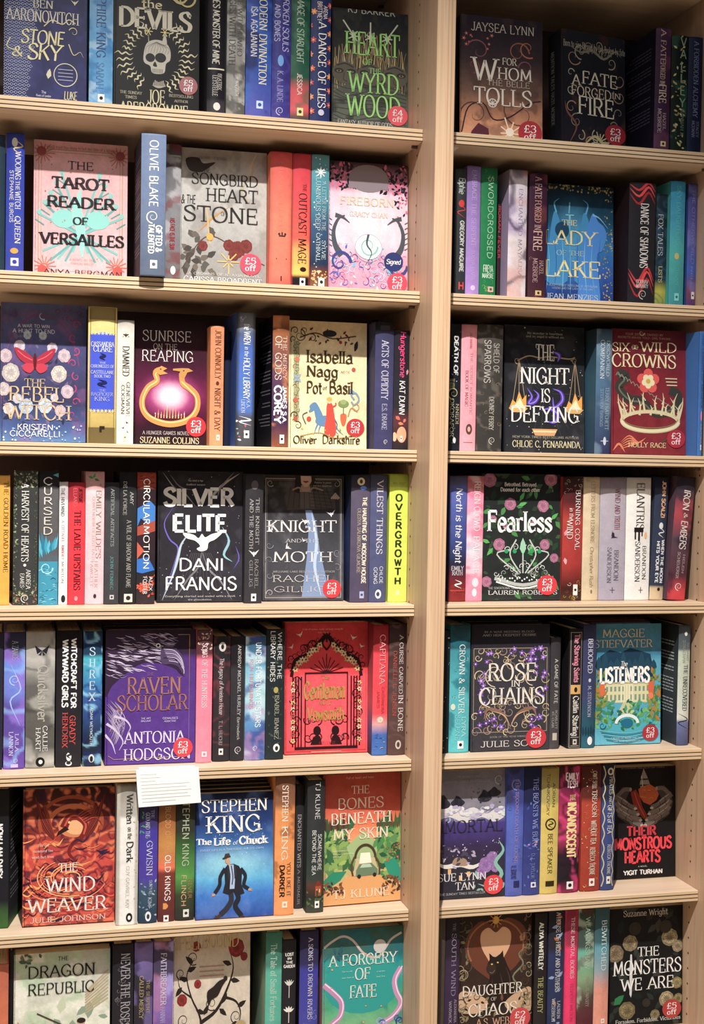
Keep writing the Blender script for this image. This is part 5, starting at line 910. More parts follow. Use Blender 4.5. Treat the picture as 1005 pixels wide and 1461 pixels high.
def a_silver(P, uv):
    P.scatter(60, ['c8c4cc', '8c88a0'], .3, .8, 5)
    for pts, w_, c in (([(6, 2), (20, 20), (30, 24), (44, 40)], 2, 'a09ca0'), ([(96, 2), (78, 14), (66, 26), (58, 40)], 3, 'b4b0b0'), ([(90, 0), (74, 18), (70, 30)], 1.6, '8c888c'), ([(14, 4), (26, 18), (42, 22)], 1.4, '7c787c'), ([(20, 10), (22, 26)], 1, '6c686c'),
      ([(18, 42), (8, 60), (14, 78), (24, 88), (20, 106), (8, 140)], 1.8, '6c5cb8'), ([(38, 70), (28, 84), (24, 100), (18, 120), (6, 148)], 3, 'b0c4cc'), ([(76, 64), (84, 80), (78, 96), (88, 104)], 3, '94bcc8'), ([(92, 86), (96, 100), (90, 112)], 1.4, '6c5cb8'), ([(52, 92), (48, 110), (36, 124), (20, 148)], 2.2, '7c787c'), ([(52, 92), (60, 112), (74, 126), (88, 148)], 2.2, '88848a'), ([(54, 92), (54, 148)], 1.4, '66626a'), ([(40, 100), (30, 130)], 1, '58545c')): P.line(pts, w_, c, taper=2)
    for i in range(12): P.line([(40+i*2, 94), (30+i*4, 118), (14+i*6.5, 148)], .6, '5c585e', taper=1)
    P.sm([(50, 86), (44, 80), (34, 77), (30, 71), (42, 73), (48, 77), (52, 72), (56, 76), (64, 72), (76, 70), (68, 78), (60, 82), (58, 90), (50, 92), (46, 89)], 'f0eeec')
inf = f(718, 1112, 78, 'charcoal face-out hardback with bold white four-word title and bird', lambda P: P.grad([(0, '2c2a30'), (1, '343238')]).cloud('403e48', 7, .5, .7, 4, .6), a_silver,
  [('The mind is her', 862, 112, 932, 120, 'e8e4e0', 't'), ('deadliest weapon', 854, 130, 942, 138, 'e8e4e0', 't'), ('SILVER', 752, 154, 1072, 232, 'eeecea', 'b'), ('ELITE', 792, 276, 1042, 350, 'f4f2f0', 'b'), ('DANI', 820, 476, 1026, 532, 'f2f0ee', 'n'), ('FRANCIS', 756, 562, 1086, 622, 'f2f0ee', 'n'), ('Everything started and ended with a book', 756, 646, 1080, 654, 'e0dcd8', 't'), ('the phenomenon', 862, 662, 970, 669, 'e0dcd8', 't')], kind='h', spine='2c2a30', t=36)
crop('K', 3, 0)
s(166, 248, 80, 'dark charcoal spine with white moth between double titles', [(0, '2c2a2e'), (.11, '38363a'), (1, '3a383c')],
  [('THE KNIGHT', 185, 385, .58, .78, 'b8b4b4', 's'), ('AND THE MOTH', 190, 405, .24, .44, 'b8b4b4', 's'), ('RACHEL', 450, 575, .56, .76, '9c9898', 's'), ('GILLIG', 455, 570, .26, .44, '9c9898', 's'), ('#', 600, 632, .38, .66, 'ecebea', '2c2a2e'), ('o', 108, 150, .3, .7, '5c585c')],
  art=lambda P, W, a: P.bird(W*.5, a(425), W*.3, 'eceae6'))
def a_knight(P, uv):
    P.frame(3, 4, 97, 147, .8, 'a8a4a4'); P.frame(5, 6, 95, 145, .3, '8c8888')
    for x, y in ((9, 10), (91, 10), (9, 141), (91, 141)): P.curl(x, y, 4.5, x*3+y, 1.2, .9, 'b4b0b0')
    P.poly([(30, 42), (26, 26), (32, 16), (44, 12), (62, 12), (76, 16), (88, 24), (90, 40)], '4c4442'); P.poly([(46, 14), (60, 14), (64, 40), (46, 40)], '5c5450')
    for i in range(9): P.line([(30+i*7, 40), (34+i*5.5, 14)], .5, '2c2826', False)
    for i in range(6): P.line([(58, 18+i*4), (86, 20+i*4)], .5, '302c2a', False)
    P.poly([(47, 12), (57, 12), (59, 20), (45, 20)], 'a08478'); P.poly([(45, 1), (60, 1), (60, 6), (58, 10), (54.5, 14), (51, 14), (47, 10), (45, 6)], 'c4a496'); P.poly([(48.6, 7.4), (51, 6.6), (52.6, 7), (54.4, 6.6), (56.6, 7.4), (52.6, 9.6)], '8c3438'); P.line([(49, 7.5), (52.6, 7.9), (56, 7.5)], .35, '4c1c20'); P.poly([(40, 1), (46, 1), (47, 12), (44, 22), (38, 20)], '2c2422'); P.poly([(59, 1), (63, 1), (66, 12), (64, 20), (60, 12)], '2c2422'); P.line([(36, 18), (44, 15), (48, 20)], 2, '8c7c70'); P.line([(56, 20), (62, 15), (74, 18)], 2, '8c7c70')
    for i in range(4): P.line([(84+i*2.4, 28), (90+i*1.6, 21+i*1.8)], 2, 'b0988c')
    P.poly([(52, 42), (60, 42), (66, 60), (70, 90), (84, 146), (48, 146), (54, 100), (56, 70)], '7c90b4'); P.line([(60, 46), (66, 80), (64, 110), (72, 144)], 4, 'b8c8e4', taper=2)
    P.bird(52, 56, 5, 'eceaf0', 10); P.bird(84, 46, 6, 'd8d8e8', -10); P.bird(30, 86, 5, 'f0eef0', 60); P.bird(50, 78, 3.5, 'e0e0ec', 30); P.bird(10, 66, 5, 'd8d4dc', -40)
    for i in range(6): P.curl(8+(i % 2)*84, 84+i*9, 5, i*80, 1, .9, '8c8890')
inf = f(250, 602, 90, 'grey face-out hardback with armoured figure and pale blue drape', lambda P: P.grad([(0, '38342f'), (.3, '38363a'), (.6, '48484e'), (1, '4c4a50')]).cloud('68686e', 6, .5, .7, 4, .5), a_knight,
  [('KNIGHT', 272, 282, 570, 332, 'dedad8', 's'), ('AND THE', 352, 362, 494, 378, 'c4c0c0', 's'), ('MOTH', 296, 418, 552, 462, 'dedad8', 's'), ('WILLIAMS LAKE BESTSELLING AUTHOR', 296, 500, 564, 508, 'c8c4c4', 't'), ('RACHEL', 294, 520, 560, 548, 'd0ccca', 't'), ('GILLIG', 300, 568, 520, 592, 'c4c0be', 't'), ('Passion is power', 476, 114, 550, 121, 'd8d0c8', 't'), ('and love dangerous', 470, 128, 550, 135, 'd8d0c8', 't')],
  (551, 578, 40, '£3', 'dc2a34'), kind='h', spine='2c2a2c', t=36, e=84)
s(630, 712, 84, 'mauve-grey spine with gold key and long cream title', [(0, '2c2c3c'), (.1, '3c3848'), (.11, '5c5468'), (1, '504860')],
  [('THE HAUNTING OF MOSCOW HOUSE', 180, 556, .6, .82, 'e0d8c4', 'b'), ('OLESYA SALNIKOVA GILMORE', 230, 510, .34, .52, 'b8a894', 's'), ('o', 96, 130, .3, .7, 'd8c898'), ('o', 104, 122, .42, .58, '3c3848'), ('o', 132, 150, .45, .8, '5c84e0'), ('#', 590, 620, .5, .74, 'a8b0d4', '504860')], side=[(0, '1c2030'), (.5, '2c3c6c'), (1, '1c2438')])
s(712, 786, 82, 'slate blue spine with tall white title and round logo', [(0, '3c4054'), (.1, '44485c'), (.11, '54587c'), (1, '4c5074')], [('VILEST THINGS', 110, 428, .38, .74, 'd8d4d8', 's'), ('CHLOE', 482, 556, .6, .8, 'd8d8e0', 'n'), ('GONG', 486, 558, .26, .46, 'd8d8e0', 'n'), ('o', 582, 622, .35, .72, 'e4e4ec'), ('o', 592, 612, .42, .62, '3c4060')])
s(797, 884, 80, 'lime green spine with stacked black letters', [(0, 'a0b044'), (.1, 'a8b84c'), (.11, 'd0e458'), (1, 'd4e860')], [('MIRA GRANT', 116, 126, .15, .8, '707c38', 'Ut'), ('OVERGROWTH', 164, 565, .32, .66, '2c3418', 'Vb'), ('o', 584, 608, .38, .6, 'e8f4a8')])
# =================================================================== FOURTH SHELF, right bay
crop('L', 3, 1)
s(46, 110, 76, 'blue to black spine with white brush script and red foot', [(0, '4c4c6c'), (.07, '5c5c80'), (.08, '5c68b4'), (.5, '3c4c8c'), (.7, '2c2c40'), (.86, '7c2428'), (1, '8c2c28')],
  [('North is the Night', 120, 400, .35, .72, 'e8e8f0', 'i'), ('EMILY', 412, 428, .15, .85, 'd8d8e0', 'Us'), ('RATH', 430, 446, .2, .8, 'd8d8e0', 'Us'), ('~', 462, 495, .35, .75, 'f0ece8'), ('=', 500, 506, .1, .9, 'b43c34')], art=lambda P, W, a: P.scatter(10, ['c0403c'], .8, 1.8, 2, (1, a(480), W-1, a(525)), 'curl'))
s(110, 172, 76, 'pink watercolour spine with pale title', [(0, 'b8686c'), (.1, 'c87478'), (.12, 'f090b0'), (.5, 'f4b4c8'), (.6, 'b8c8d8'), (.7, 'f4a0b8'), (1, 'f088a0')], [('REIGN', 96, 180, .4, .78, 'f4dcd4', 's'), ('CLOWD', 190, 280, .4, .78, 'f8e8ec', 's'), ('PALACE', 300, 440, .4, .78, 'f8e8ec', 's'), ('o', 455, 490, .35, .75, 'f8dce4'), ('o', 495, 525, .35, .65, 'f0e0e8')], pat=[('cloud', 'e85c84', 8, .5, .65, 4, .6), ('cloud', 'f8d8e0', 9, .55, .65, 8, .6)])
def a_fear(P, uv):
    P.scatter(110, ['2c4430', '3c5c3c', '4c8c4c', '24382c', '3c4c3c'], 2.5, 6, 3, None, 'leaf'); 
    for x, y, r in ((10, 8, 9), (88, 6, 9), (36, 36, 8), (78, 38, 8), (22, 84, 8), (80, 84, 7), (66, 58, 4), (6, 128, 7), (30, 62, 4), (92, 100, 6), (14, 54, 5)): P.rose(x, y, r, 'c888a4', '7c4460', 7, x)
    for x, y, a in ((48, 32, -60), (46, 38, -20), (10, 82, 200), (14, 88, 130), (88, 54, -40), (60, 94, -70)): P.leaf(x, y, 12, a, 2.4, '5cac5c'); 
    g = 'c4c8c4'
    for a in (-60, -30, 0, 30, 60): P.line([(52+a*.1, 118), (52+a*.55, 96), (52+a*.28, 78 if abs(a) < 40 else 90)], 1.6, g); P.curl(52+a*.32, 84+abs(a)*.1, 4, a*3, 1.2, 1.2, g); P.disc(52+a*.35, 92, 2.6, '2c9c5c')
    P.leaf(52, 96, 20, -90, 4, '9cd0ac'); P.line([(16, 124), (52, 132), (88, 124)], 4, 'b8bcb8'); P.line([(18, 128), (52, 136), (86, 128)], 2, 'e4e8e4')
    for i in range(22): P.curl(18+i*3.3, 112+6*math.sin(i)-abs(i-11)*-.6, 3.4, i*50, 1.1, 1, ('d8dcd8', '9ca49c')[i % 2]); P.disc(20+i*3.1, 125+2*math.sin(i*2), 1, 'f4f8f4')
inf = f(166, 462, 72, 'dark green floral face-out book with blackletter title and silver crown', lambda P: P.grad([(0, '24282a'), (.5, '2c302e'), (.9, '2c2e2e'), (1, '343634')]), a_fear,
  [('Betrothed. Betrayed.', 255, 101, 375, 114, 'ecebe8', 'k'), ('Doomed for each other?', 240, 120, 392, 134, 'ecebe8', 'k'), ('Fearless', 192, 208, 430, 282, 'f2f0ee', 'k'), ('THE SENSATIONAL GLOBAL PHENOMENON', 194, 489, 380, 497, 'd4d0cc', 't'), ('LAUREN ROBERTS', 194, 502, 450, 517, 'eceae8', 's')],
  (413, 482, 37, '£3', 'd8303c'), spine='24282a', t=34, e=56)
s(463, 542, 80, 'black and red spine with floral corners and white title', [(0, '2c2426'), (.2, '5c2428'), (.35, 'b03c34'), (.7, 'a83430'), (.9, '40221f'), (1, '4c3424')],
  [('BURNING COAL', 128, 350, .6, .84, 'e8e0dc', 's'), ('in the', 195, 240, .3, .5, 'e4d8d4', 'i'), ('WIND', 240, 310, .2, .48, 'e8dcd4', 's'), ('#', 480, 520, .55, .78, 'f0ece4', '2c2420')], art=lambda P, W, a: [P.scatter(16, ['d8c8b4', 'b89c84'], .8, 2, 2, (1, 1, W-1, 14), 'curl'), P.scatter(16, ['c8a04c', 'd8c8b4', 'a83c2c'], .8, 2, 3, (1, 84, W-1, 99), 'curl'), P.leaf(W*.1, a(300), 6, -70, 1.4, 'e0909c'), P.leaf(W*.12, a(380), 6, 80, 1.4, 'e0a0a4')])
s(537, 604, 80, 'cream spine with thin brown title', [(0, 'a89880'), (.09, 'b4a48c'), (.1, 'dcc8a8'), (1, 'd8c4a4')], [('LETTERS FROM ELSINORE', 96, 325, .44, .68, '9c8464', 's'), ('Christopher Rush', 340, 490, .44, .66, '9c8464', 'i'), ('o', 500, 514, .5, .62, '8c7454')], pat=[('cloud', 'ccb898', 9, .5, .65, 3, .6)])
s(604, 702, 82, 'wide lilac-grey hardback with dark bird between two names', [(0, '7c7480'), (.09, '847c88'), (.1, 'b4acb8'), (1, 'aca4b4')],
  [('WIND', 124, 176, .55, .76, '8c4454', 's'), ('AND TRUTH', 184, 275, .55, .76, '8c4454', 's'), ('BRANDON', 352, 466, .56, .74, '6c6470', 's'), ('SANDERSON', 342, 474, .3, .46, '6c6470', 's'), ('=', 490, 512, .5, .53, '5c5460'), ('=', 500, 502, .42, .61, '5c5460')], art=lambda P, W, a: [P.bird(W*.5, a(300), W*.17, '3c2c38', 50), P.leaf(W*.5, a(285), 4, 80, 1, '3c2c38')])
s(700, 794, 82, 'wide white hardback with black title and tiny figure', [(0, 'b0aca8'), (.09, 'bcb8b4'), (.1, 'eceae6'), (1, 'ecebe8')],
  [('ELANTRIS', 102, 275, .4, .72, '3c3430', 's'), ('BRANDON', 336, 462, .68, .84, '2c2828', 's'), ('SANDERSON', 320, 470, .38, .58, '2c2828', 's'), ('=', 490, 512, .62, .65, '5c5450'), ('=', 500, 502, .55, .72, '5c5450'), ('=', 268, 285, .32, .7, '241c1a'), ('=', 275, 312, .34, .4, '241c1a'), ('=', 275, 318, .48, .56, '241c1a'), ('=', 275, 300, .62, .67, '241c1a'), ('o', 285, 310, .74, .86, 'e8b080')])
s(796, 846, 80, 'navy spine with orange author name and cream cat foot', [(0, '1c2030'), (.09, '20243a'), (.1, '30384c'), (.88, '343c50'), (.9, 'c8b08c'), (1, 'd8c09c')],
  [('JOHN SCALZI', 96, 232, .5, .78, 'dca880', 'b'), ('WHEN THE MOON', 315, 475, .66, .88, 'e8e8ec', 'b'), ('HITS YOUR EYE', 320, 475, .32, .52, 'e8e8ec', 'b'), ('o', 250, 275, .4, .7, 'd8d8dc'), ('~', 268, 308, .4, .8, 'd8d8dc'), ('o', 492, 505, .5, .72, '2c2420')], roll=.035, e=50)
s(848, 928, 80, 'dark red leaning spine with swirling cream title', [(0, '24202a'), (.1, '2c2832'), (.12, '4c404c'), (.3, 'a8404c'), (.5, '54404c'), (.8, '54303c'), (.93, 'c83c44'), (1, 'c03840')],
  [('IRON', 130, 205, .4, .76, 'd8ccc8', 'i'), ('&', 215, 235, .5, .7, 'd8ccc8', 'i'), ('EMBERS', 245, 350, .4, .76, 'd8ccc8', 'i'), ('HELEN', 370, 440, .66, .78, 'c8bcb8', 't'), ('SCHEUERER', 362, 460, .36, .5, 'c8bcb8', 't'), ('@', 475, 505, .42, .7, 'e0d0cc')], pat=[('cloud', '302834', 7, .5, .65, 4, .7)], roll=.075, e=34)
# =================================================================== FIFTH SHELF, left bay
crop('M', 4, 0)
s(-50, 2, 104, 'dark spine cut by the left edge', '2c2c3c', [])
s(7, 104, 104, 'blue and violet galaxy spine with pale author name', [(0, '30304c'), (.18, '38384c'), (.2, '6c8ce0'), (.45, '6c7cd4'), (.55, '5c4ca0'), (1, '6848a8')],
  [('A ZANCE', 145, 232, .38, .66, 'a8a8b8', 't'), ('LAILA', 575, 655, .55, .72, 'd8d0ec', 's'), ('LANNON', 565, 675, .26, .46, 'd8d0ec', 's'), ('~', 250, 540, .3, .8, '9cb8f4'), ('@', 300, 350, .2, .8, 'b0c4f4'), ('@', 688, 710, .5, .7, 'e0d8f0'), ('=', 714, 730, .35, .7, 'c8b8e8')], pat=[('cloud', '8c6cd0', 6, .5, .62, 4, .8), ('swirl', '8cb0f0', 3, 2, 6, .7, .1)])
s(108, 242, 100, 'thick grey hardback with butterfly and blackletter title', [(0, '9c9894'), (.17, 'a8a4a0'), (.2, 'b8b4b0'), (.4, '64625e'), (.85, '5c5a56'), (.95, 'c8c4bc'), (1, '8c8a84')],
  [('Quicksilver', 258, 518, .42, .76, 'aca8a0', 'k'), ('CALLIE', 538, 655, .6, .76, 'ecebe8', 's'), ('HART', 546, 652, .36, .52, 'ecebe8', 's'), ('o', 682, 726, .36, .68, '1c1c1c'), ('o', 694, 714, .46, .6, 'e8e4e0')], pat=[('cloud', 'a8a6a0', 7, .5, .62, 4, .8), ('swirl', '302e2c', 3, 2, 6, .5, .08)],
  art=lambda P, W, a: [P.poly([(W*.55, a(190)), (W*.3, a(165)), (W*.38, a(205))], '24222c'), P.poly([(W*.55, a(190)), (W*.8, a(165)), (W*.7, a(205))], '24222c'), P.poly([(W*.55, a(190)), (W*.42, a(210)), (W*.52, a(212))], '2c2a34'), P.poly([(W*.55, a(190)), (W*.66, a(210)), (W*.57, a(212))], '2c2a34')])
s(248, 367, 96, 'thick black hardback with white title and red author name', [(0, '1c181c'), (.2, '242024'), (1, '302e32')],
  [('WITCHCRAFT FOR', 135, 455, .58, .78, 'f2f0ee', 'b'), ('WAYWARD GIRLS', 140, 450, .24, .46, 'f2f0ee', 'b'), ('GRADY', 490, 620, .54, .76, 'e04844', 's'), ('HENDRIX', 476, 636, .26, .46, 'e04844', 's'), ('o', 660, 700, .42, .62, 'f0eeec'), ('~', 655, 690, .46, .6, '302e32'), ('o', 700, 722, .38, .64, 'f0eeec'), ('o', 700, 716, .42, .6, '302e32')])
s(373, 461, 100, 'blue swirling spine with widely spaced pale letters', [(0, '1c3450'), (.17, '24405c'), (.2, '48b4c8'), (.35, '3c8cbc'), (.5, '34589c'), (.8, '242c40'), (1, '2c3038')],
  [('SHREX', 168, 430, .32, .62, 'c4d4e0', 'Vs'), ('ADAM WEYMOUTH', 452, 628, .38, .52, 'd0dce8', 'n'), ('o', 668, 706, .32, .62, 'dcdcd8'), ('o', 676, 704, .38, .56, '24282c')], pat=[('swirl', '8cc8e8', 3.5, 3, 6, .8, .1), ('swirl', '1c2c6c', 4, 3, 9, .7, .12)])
def a_raven(P, uv):
    rd = random.Random(4)
    P.sm([(0, 4), (10, 0), (40, 0), (62, 6), (78, 18), (86, 34), (88, 52), (82, 50), (76, 44), (58, 38), (40, 38), (24, 48), (8, 62), (0, 72)], '34243c')
    for i in range(150):
        t_ = rd.random(); x = t_*70; y = 4+rd.uniform(0, 1)*(42-abs(x-30)*.25)+max(0, 24-x)*rd.uniform(0, 1.3); P.line([(x, y), (x+5, y+1.5+rd.uniform(-1, 1)), (x+11, y+rd.uniform(0, 5))], rd.uniform(.5, 1.1), rd.choice(('c0b0cc', '9c8cac', 'd8cce0')), taper=2, up=0 if i % 10 else 1)
    P.sm([(62, 20), (74, 20), (83, 27), (88, 37), (88, 53), (84, 48), (80, 42), (72, 39), (62, 38)], '4c3c5c'); [P.line([(64+i, 22+i*2.2), (76+i*.6, 24+i*2.2), (84+i*.4, 33+i*2), (87, 44+i)], .7, ('c8bcd8', '8c7ca4')[i % 2]) for i in range(7)]; P.line([(64, 32), (76, 33), (84, 42)], .9, '1c1424'); P.disc(58, 18, 2.6, 'e8e0ec'); P.disc(58, 18, 1.4, '1c1420')
    for i in range(40):
        x = rd.uniform(0, 14); P.line([(x, 78+i*.6), (x+8, 88+i*.7), (x+4, 98+i*.8)], .8, rd.choice(('b8a8c8', '8c7ca0')), taper=2, up=0)
    for q in ([(2, 104), (12, 112), (20, 124), (16, 134)], [(10, 96), (22, 100), (28, 108), (26, 114)], [(0, 116), (8, 126), (12, 138)]): P.line(q, 3, 'c8bcd8', taper=1)
    for a in ((84, 6, 92, 6), ): P.line([(80, 6), (93, 6), (93, 20)], .7, 'b08c54', False)
    P.line([(4, 140), (10, 144), (92, 143)], .7, 'b08c54', False); P.line([(93, 20), (93, 140)], .35, 'a07c5c', False)
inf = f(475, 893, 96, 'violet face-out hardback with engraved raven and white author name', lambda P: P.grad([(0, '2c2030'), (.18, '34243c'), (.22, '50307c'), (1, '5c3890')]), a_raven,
  [('THE', 672, 288, 705, 304, '8c5c6c', 's'), ('RAVEN', 582, 312, 828, 388, 'a4705c', 's'), ('SCHOLAR', 535, 394, 858, 464, '9c6858', 's'), ('ANTONIA', 568, 562, 845, 616, 'dcd0e4', 's'), ('HODGSON', 566, 640, 872, 692, 'dcd0e4', 's'), ('THE ART', 645, 498, 690, 506, 'd0c0dc', 'n'), ('BRILLIANT', 645, 510, 690, 518, 'd0c0dc', 'n'), ('GENIUSES', 745, 496, 815, 505, 'd0c0dc', 'n'), ('ADDICTIVE', 752, 510, 806, 518, 'd0c0dc', 'n')],
  (838, 636, 45, '£3', 'e03440'), kind='h', spine='30203c', t=50, e=42, lean=.03)
behind(inf, 4, 0, 2, 1.5, 'dark top edge behind the violet raven hardback', '241c2c', 20)
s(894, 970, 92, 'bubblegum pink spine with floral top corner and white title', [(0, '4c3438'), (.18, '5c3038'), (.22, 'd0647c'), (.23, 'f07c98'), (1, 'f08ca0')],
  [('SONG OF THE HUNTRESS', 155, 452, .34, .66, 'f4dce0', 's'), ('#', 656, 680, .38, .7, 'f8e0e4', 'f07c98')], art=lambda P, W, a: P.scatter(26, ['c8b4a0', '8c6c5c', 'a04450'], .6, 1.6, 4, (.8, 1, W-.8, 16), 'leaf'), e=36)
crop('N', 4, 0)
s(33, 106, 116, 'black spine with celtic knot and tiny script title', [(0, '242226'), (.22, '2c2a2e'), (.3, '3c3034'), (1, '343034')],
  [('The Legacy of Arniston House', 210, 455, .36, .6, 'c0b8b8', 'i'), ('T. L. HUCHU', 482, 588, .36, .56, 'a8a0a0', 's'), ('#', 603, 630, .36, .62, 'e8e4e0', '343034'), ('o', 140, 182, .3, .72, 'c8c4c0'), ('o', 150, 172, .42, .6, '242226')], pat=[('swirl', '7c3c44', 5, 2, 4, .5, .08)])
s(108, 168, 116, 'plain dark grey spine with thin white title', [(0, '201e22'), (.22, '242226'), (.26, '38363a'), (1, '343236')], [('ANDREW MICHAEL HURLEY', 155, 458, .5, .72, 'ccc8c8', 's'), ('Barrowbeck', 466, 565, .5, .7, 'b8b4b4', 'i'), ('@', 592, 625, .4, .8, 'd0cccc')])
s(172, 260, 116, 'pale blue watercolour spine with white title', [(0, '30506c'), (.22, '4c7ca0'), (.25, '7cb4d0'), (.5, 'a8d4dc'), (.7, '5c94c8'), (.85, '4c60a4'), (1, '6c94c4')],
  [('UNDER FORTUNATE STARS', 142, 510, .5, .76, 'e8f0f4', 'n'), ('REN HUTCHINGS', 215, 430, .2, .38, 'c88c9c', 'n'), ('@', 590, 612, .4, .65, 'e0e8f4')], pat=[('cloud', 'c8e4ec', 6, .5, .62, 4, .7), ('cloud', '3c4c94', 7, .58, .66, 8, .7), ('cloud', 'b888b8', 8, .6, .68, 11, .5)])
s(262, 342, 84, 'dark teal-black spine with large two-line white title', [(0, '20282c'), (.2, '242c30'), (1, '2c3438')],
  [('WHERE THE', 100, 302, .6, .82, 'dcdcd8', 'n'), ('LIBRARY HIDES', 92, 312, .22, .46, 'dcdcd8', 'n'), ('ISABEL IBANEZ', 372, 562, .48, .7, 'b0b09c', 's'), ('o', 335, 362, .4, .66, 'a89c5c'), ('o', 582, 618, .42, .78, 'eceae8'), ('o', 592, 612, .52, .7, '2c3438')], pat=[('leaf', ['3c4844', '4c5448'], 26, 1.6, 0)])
def a_gent(P, uv):
    k = '2c1418'
    for sx in (-1, 1):
        g = lambda a, b: (50+sx*a, b)
        for i in range(4): P.line([g(30+i*3.4, 142), g(30+i*3.4, 62)], 1.6, k, False)
        for i in range(10): P.curl(*g(36+(i % 2)*3, 66+i*7.6), 5, i*60, 1.2, 1.2, k, sx); P.flower(*g(40, 70+i*7.2), 3.4, ('d8b880', 'e8c4a0', 'b0544c')[i % 3], k, 5, i)
        P.line([g(42, 62), g(38, 44), g(26, 38), g(14, 28), g(2, 16)], 4, k); 
        for i in range(8): P.flower(*g(8+i*4.2, 26+i*3.6+2*math.sin(i*2)), 4.2, ('d8bc8c', 'c8a474', 'e0c8a0')[i % 3], k, 6, i); P.curl(*g(10+i*4.6, 20+i*3), 4, i*70, 1.1, 1.1, k)
        P.curl(*g(18, 26), 6, 0, 1.2, 1.4, k, sx); P.curl(*g(28, 30), 6, 40, 1.2, 1.4, k, sx); P.curl(*g(44, 50), 5, 90, 1.2, 1.4, k, sx)
        for i in range(6): P.curl(*g(10+(i % 3)*6, 112+(i//3)*20), 5.5, i*60+90, 1.2, 1.3, k, sx*(-1)**i)
        P.ell(*g(11, 124), 4.6, 5.4, k); P.poly([g(5, 140), g(7, 131), g(11, 128), g(16, 132), g(19, 140)], k); P.rect(50+sx*25.3-.7, 58, 50+sx*25.3+.7, 144, k)
        P.line([g(0, 16), g(5, 24), g(0, 32)], 2, k); P.bird(*g(32, 16+sx*2), 4.4, 'e8dcd0', sx*20); P.bird(*g(42, 28), 3.6, 'e8dcd0', sx*30)
    for i in range(9): P.line([(50, 58), (30+i*5, 36+abs(i-4)*4)], .8, k, False)
    P.line([(24, 58), (76, 58)], 1.6, k, False); P.rect(12, 142, 88, 145, k); P.frame(2, 2, 98, 147, .6, 'b83838'); P.burst(50, 17, 0, 6, 8, 1.8, k)
    P.line([(32, 148), (68, 148)], .8, 'f0b0a0', False)
f(345, 706, 58, 'bright red face-out book framed by black iron arch', lambda P: P.grad([(0, 'c03038'), (.3, 'd83840'), (1, 'ec4850')]).band('f06474', 60, 140, 3, .35), a_gent,
  [('The', 508, 284, 540, 302, 'a88450', 'k'), ('Gentleman', 432, 312, 608, 386, 'b08c4c', 'k'), ('AND HIS', 495, 394, 552, 412, 'a88450', 's'), ('Vowsmith', 445, 420, 604, 478, 'b08c4c', 'k'), ('REBECCA IDE', 496, 570, 568, 584, '902830', 't'), ('A tale of romance, murder and magic among the', 425, 80, 600, 87, 'e8c4b8', 't'), ('fair folk', 490, 95, 536, 101, 'e8c4b8', 't')], spine='c03038', t=34, e=76)
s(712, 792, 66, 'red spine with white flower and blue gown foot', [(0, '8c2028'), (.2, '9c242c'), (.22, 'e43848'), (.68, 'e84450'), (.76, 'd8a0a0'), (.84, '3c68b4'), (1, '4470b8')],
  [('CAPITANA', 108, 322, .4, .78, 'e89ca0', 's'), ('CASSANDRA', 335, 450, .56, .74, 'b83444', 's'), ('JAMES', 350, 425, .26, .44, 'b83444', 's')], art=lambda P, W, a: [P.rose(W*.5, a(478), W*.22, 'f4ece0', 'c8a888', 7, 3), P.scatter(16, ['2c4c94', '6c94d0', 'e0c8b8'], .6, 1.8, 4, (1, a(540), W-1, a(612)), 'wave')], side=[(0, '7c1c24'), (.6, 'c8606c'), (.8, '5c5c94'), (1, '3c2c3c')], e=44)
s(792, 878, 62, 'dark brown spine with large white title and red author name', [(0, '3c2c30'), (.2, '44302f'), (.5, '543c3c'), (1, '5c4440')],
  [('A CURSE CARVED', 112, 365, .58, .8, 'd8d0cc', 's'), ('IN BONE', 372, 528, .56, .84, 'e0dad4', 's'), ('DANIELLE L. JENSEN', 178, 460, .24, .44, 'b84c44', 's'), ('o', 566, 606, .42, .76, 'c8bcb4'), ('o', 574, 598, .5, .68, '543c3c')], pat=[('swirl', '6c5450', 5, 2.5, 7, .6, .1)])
# =================================================================== FIFTH SHELF, right bay
crop('O', 4, 1)
s(10, 46, 104, 'black spine with white tips beside the central upright', '20242a', [('=', 130, 134, .75, .95, 'd8d8dc')], pat=[('dot', 'a0a8b0', 10, .5, 0)])
s(48, 122, 82, 'turquoise spine with white title and shade painted over its top', [(0, '244450'), (.18, '2c5460'), (.2, '3c8c98'), (.5, '54b4bc'), (1, '5cc4cc')],  # dark first stops: shade under the shelf, painted into the turquoise
  [('CROWN & SILVER', 156, 412, .44, .72, 'e0ecec', 's'), ('LYRA', 425, 498, .62, .82, 'c4e8ec', 's'), ('SELENE', 418, 512, .3, .52, '94dce0', 's'), ('#', 514, 544, .42, .72, 'f0f4f4', '20242a'), ('o', 376, 400, .06, .28, 'd8dcc8')], pat=[('cloud', '1c6c7c', 8, .5, .62, 4, .7), ('curl', ['a8dcd8', '3c9ca8'], 10, 2, 0, 20, 90)])
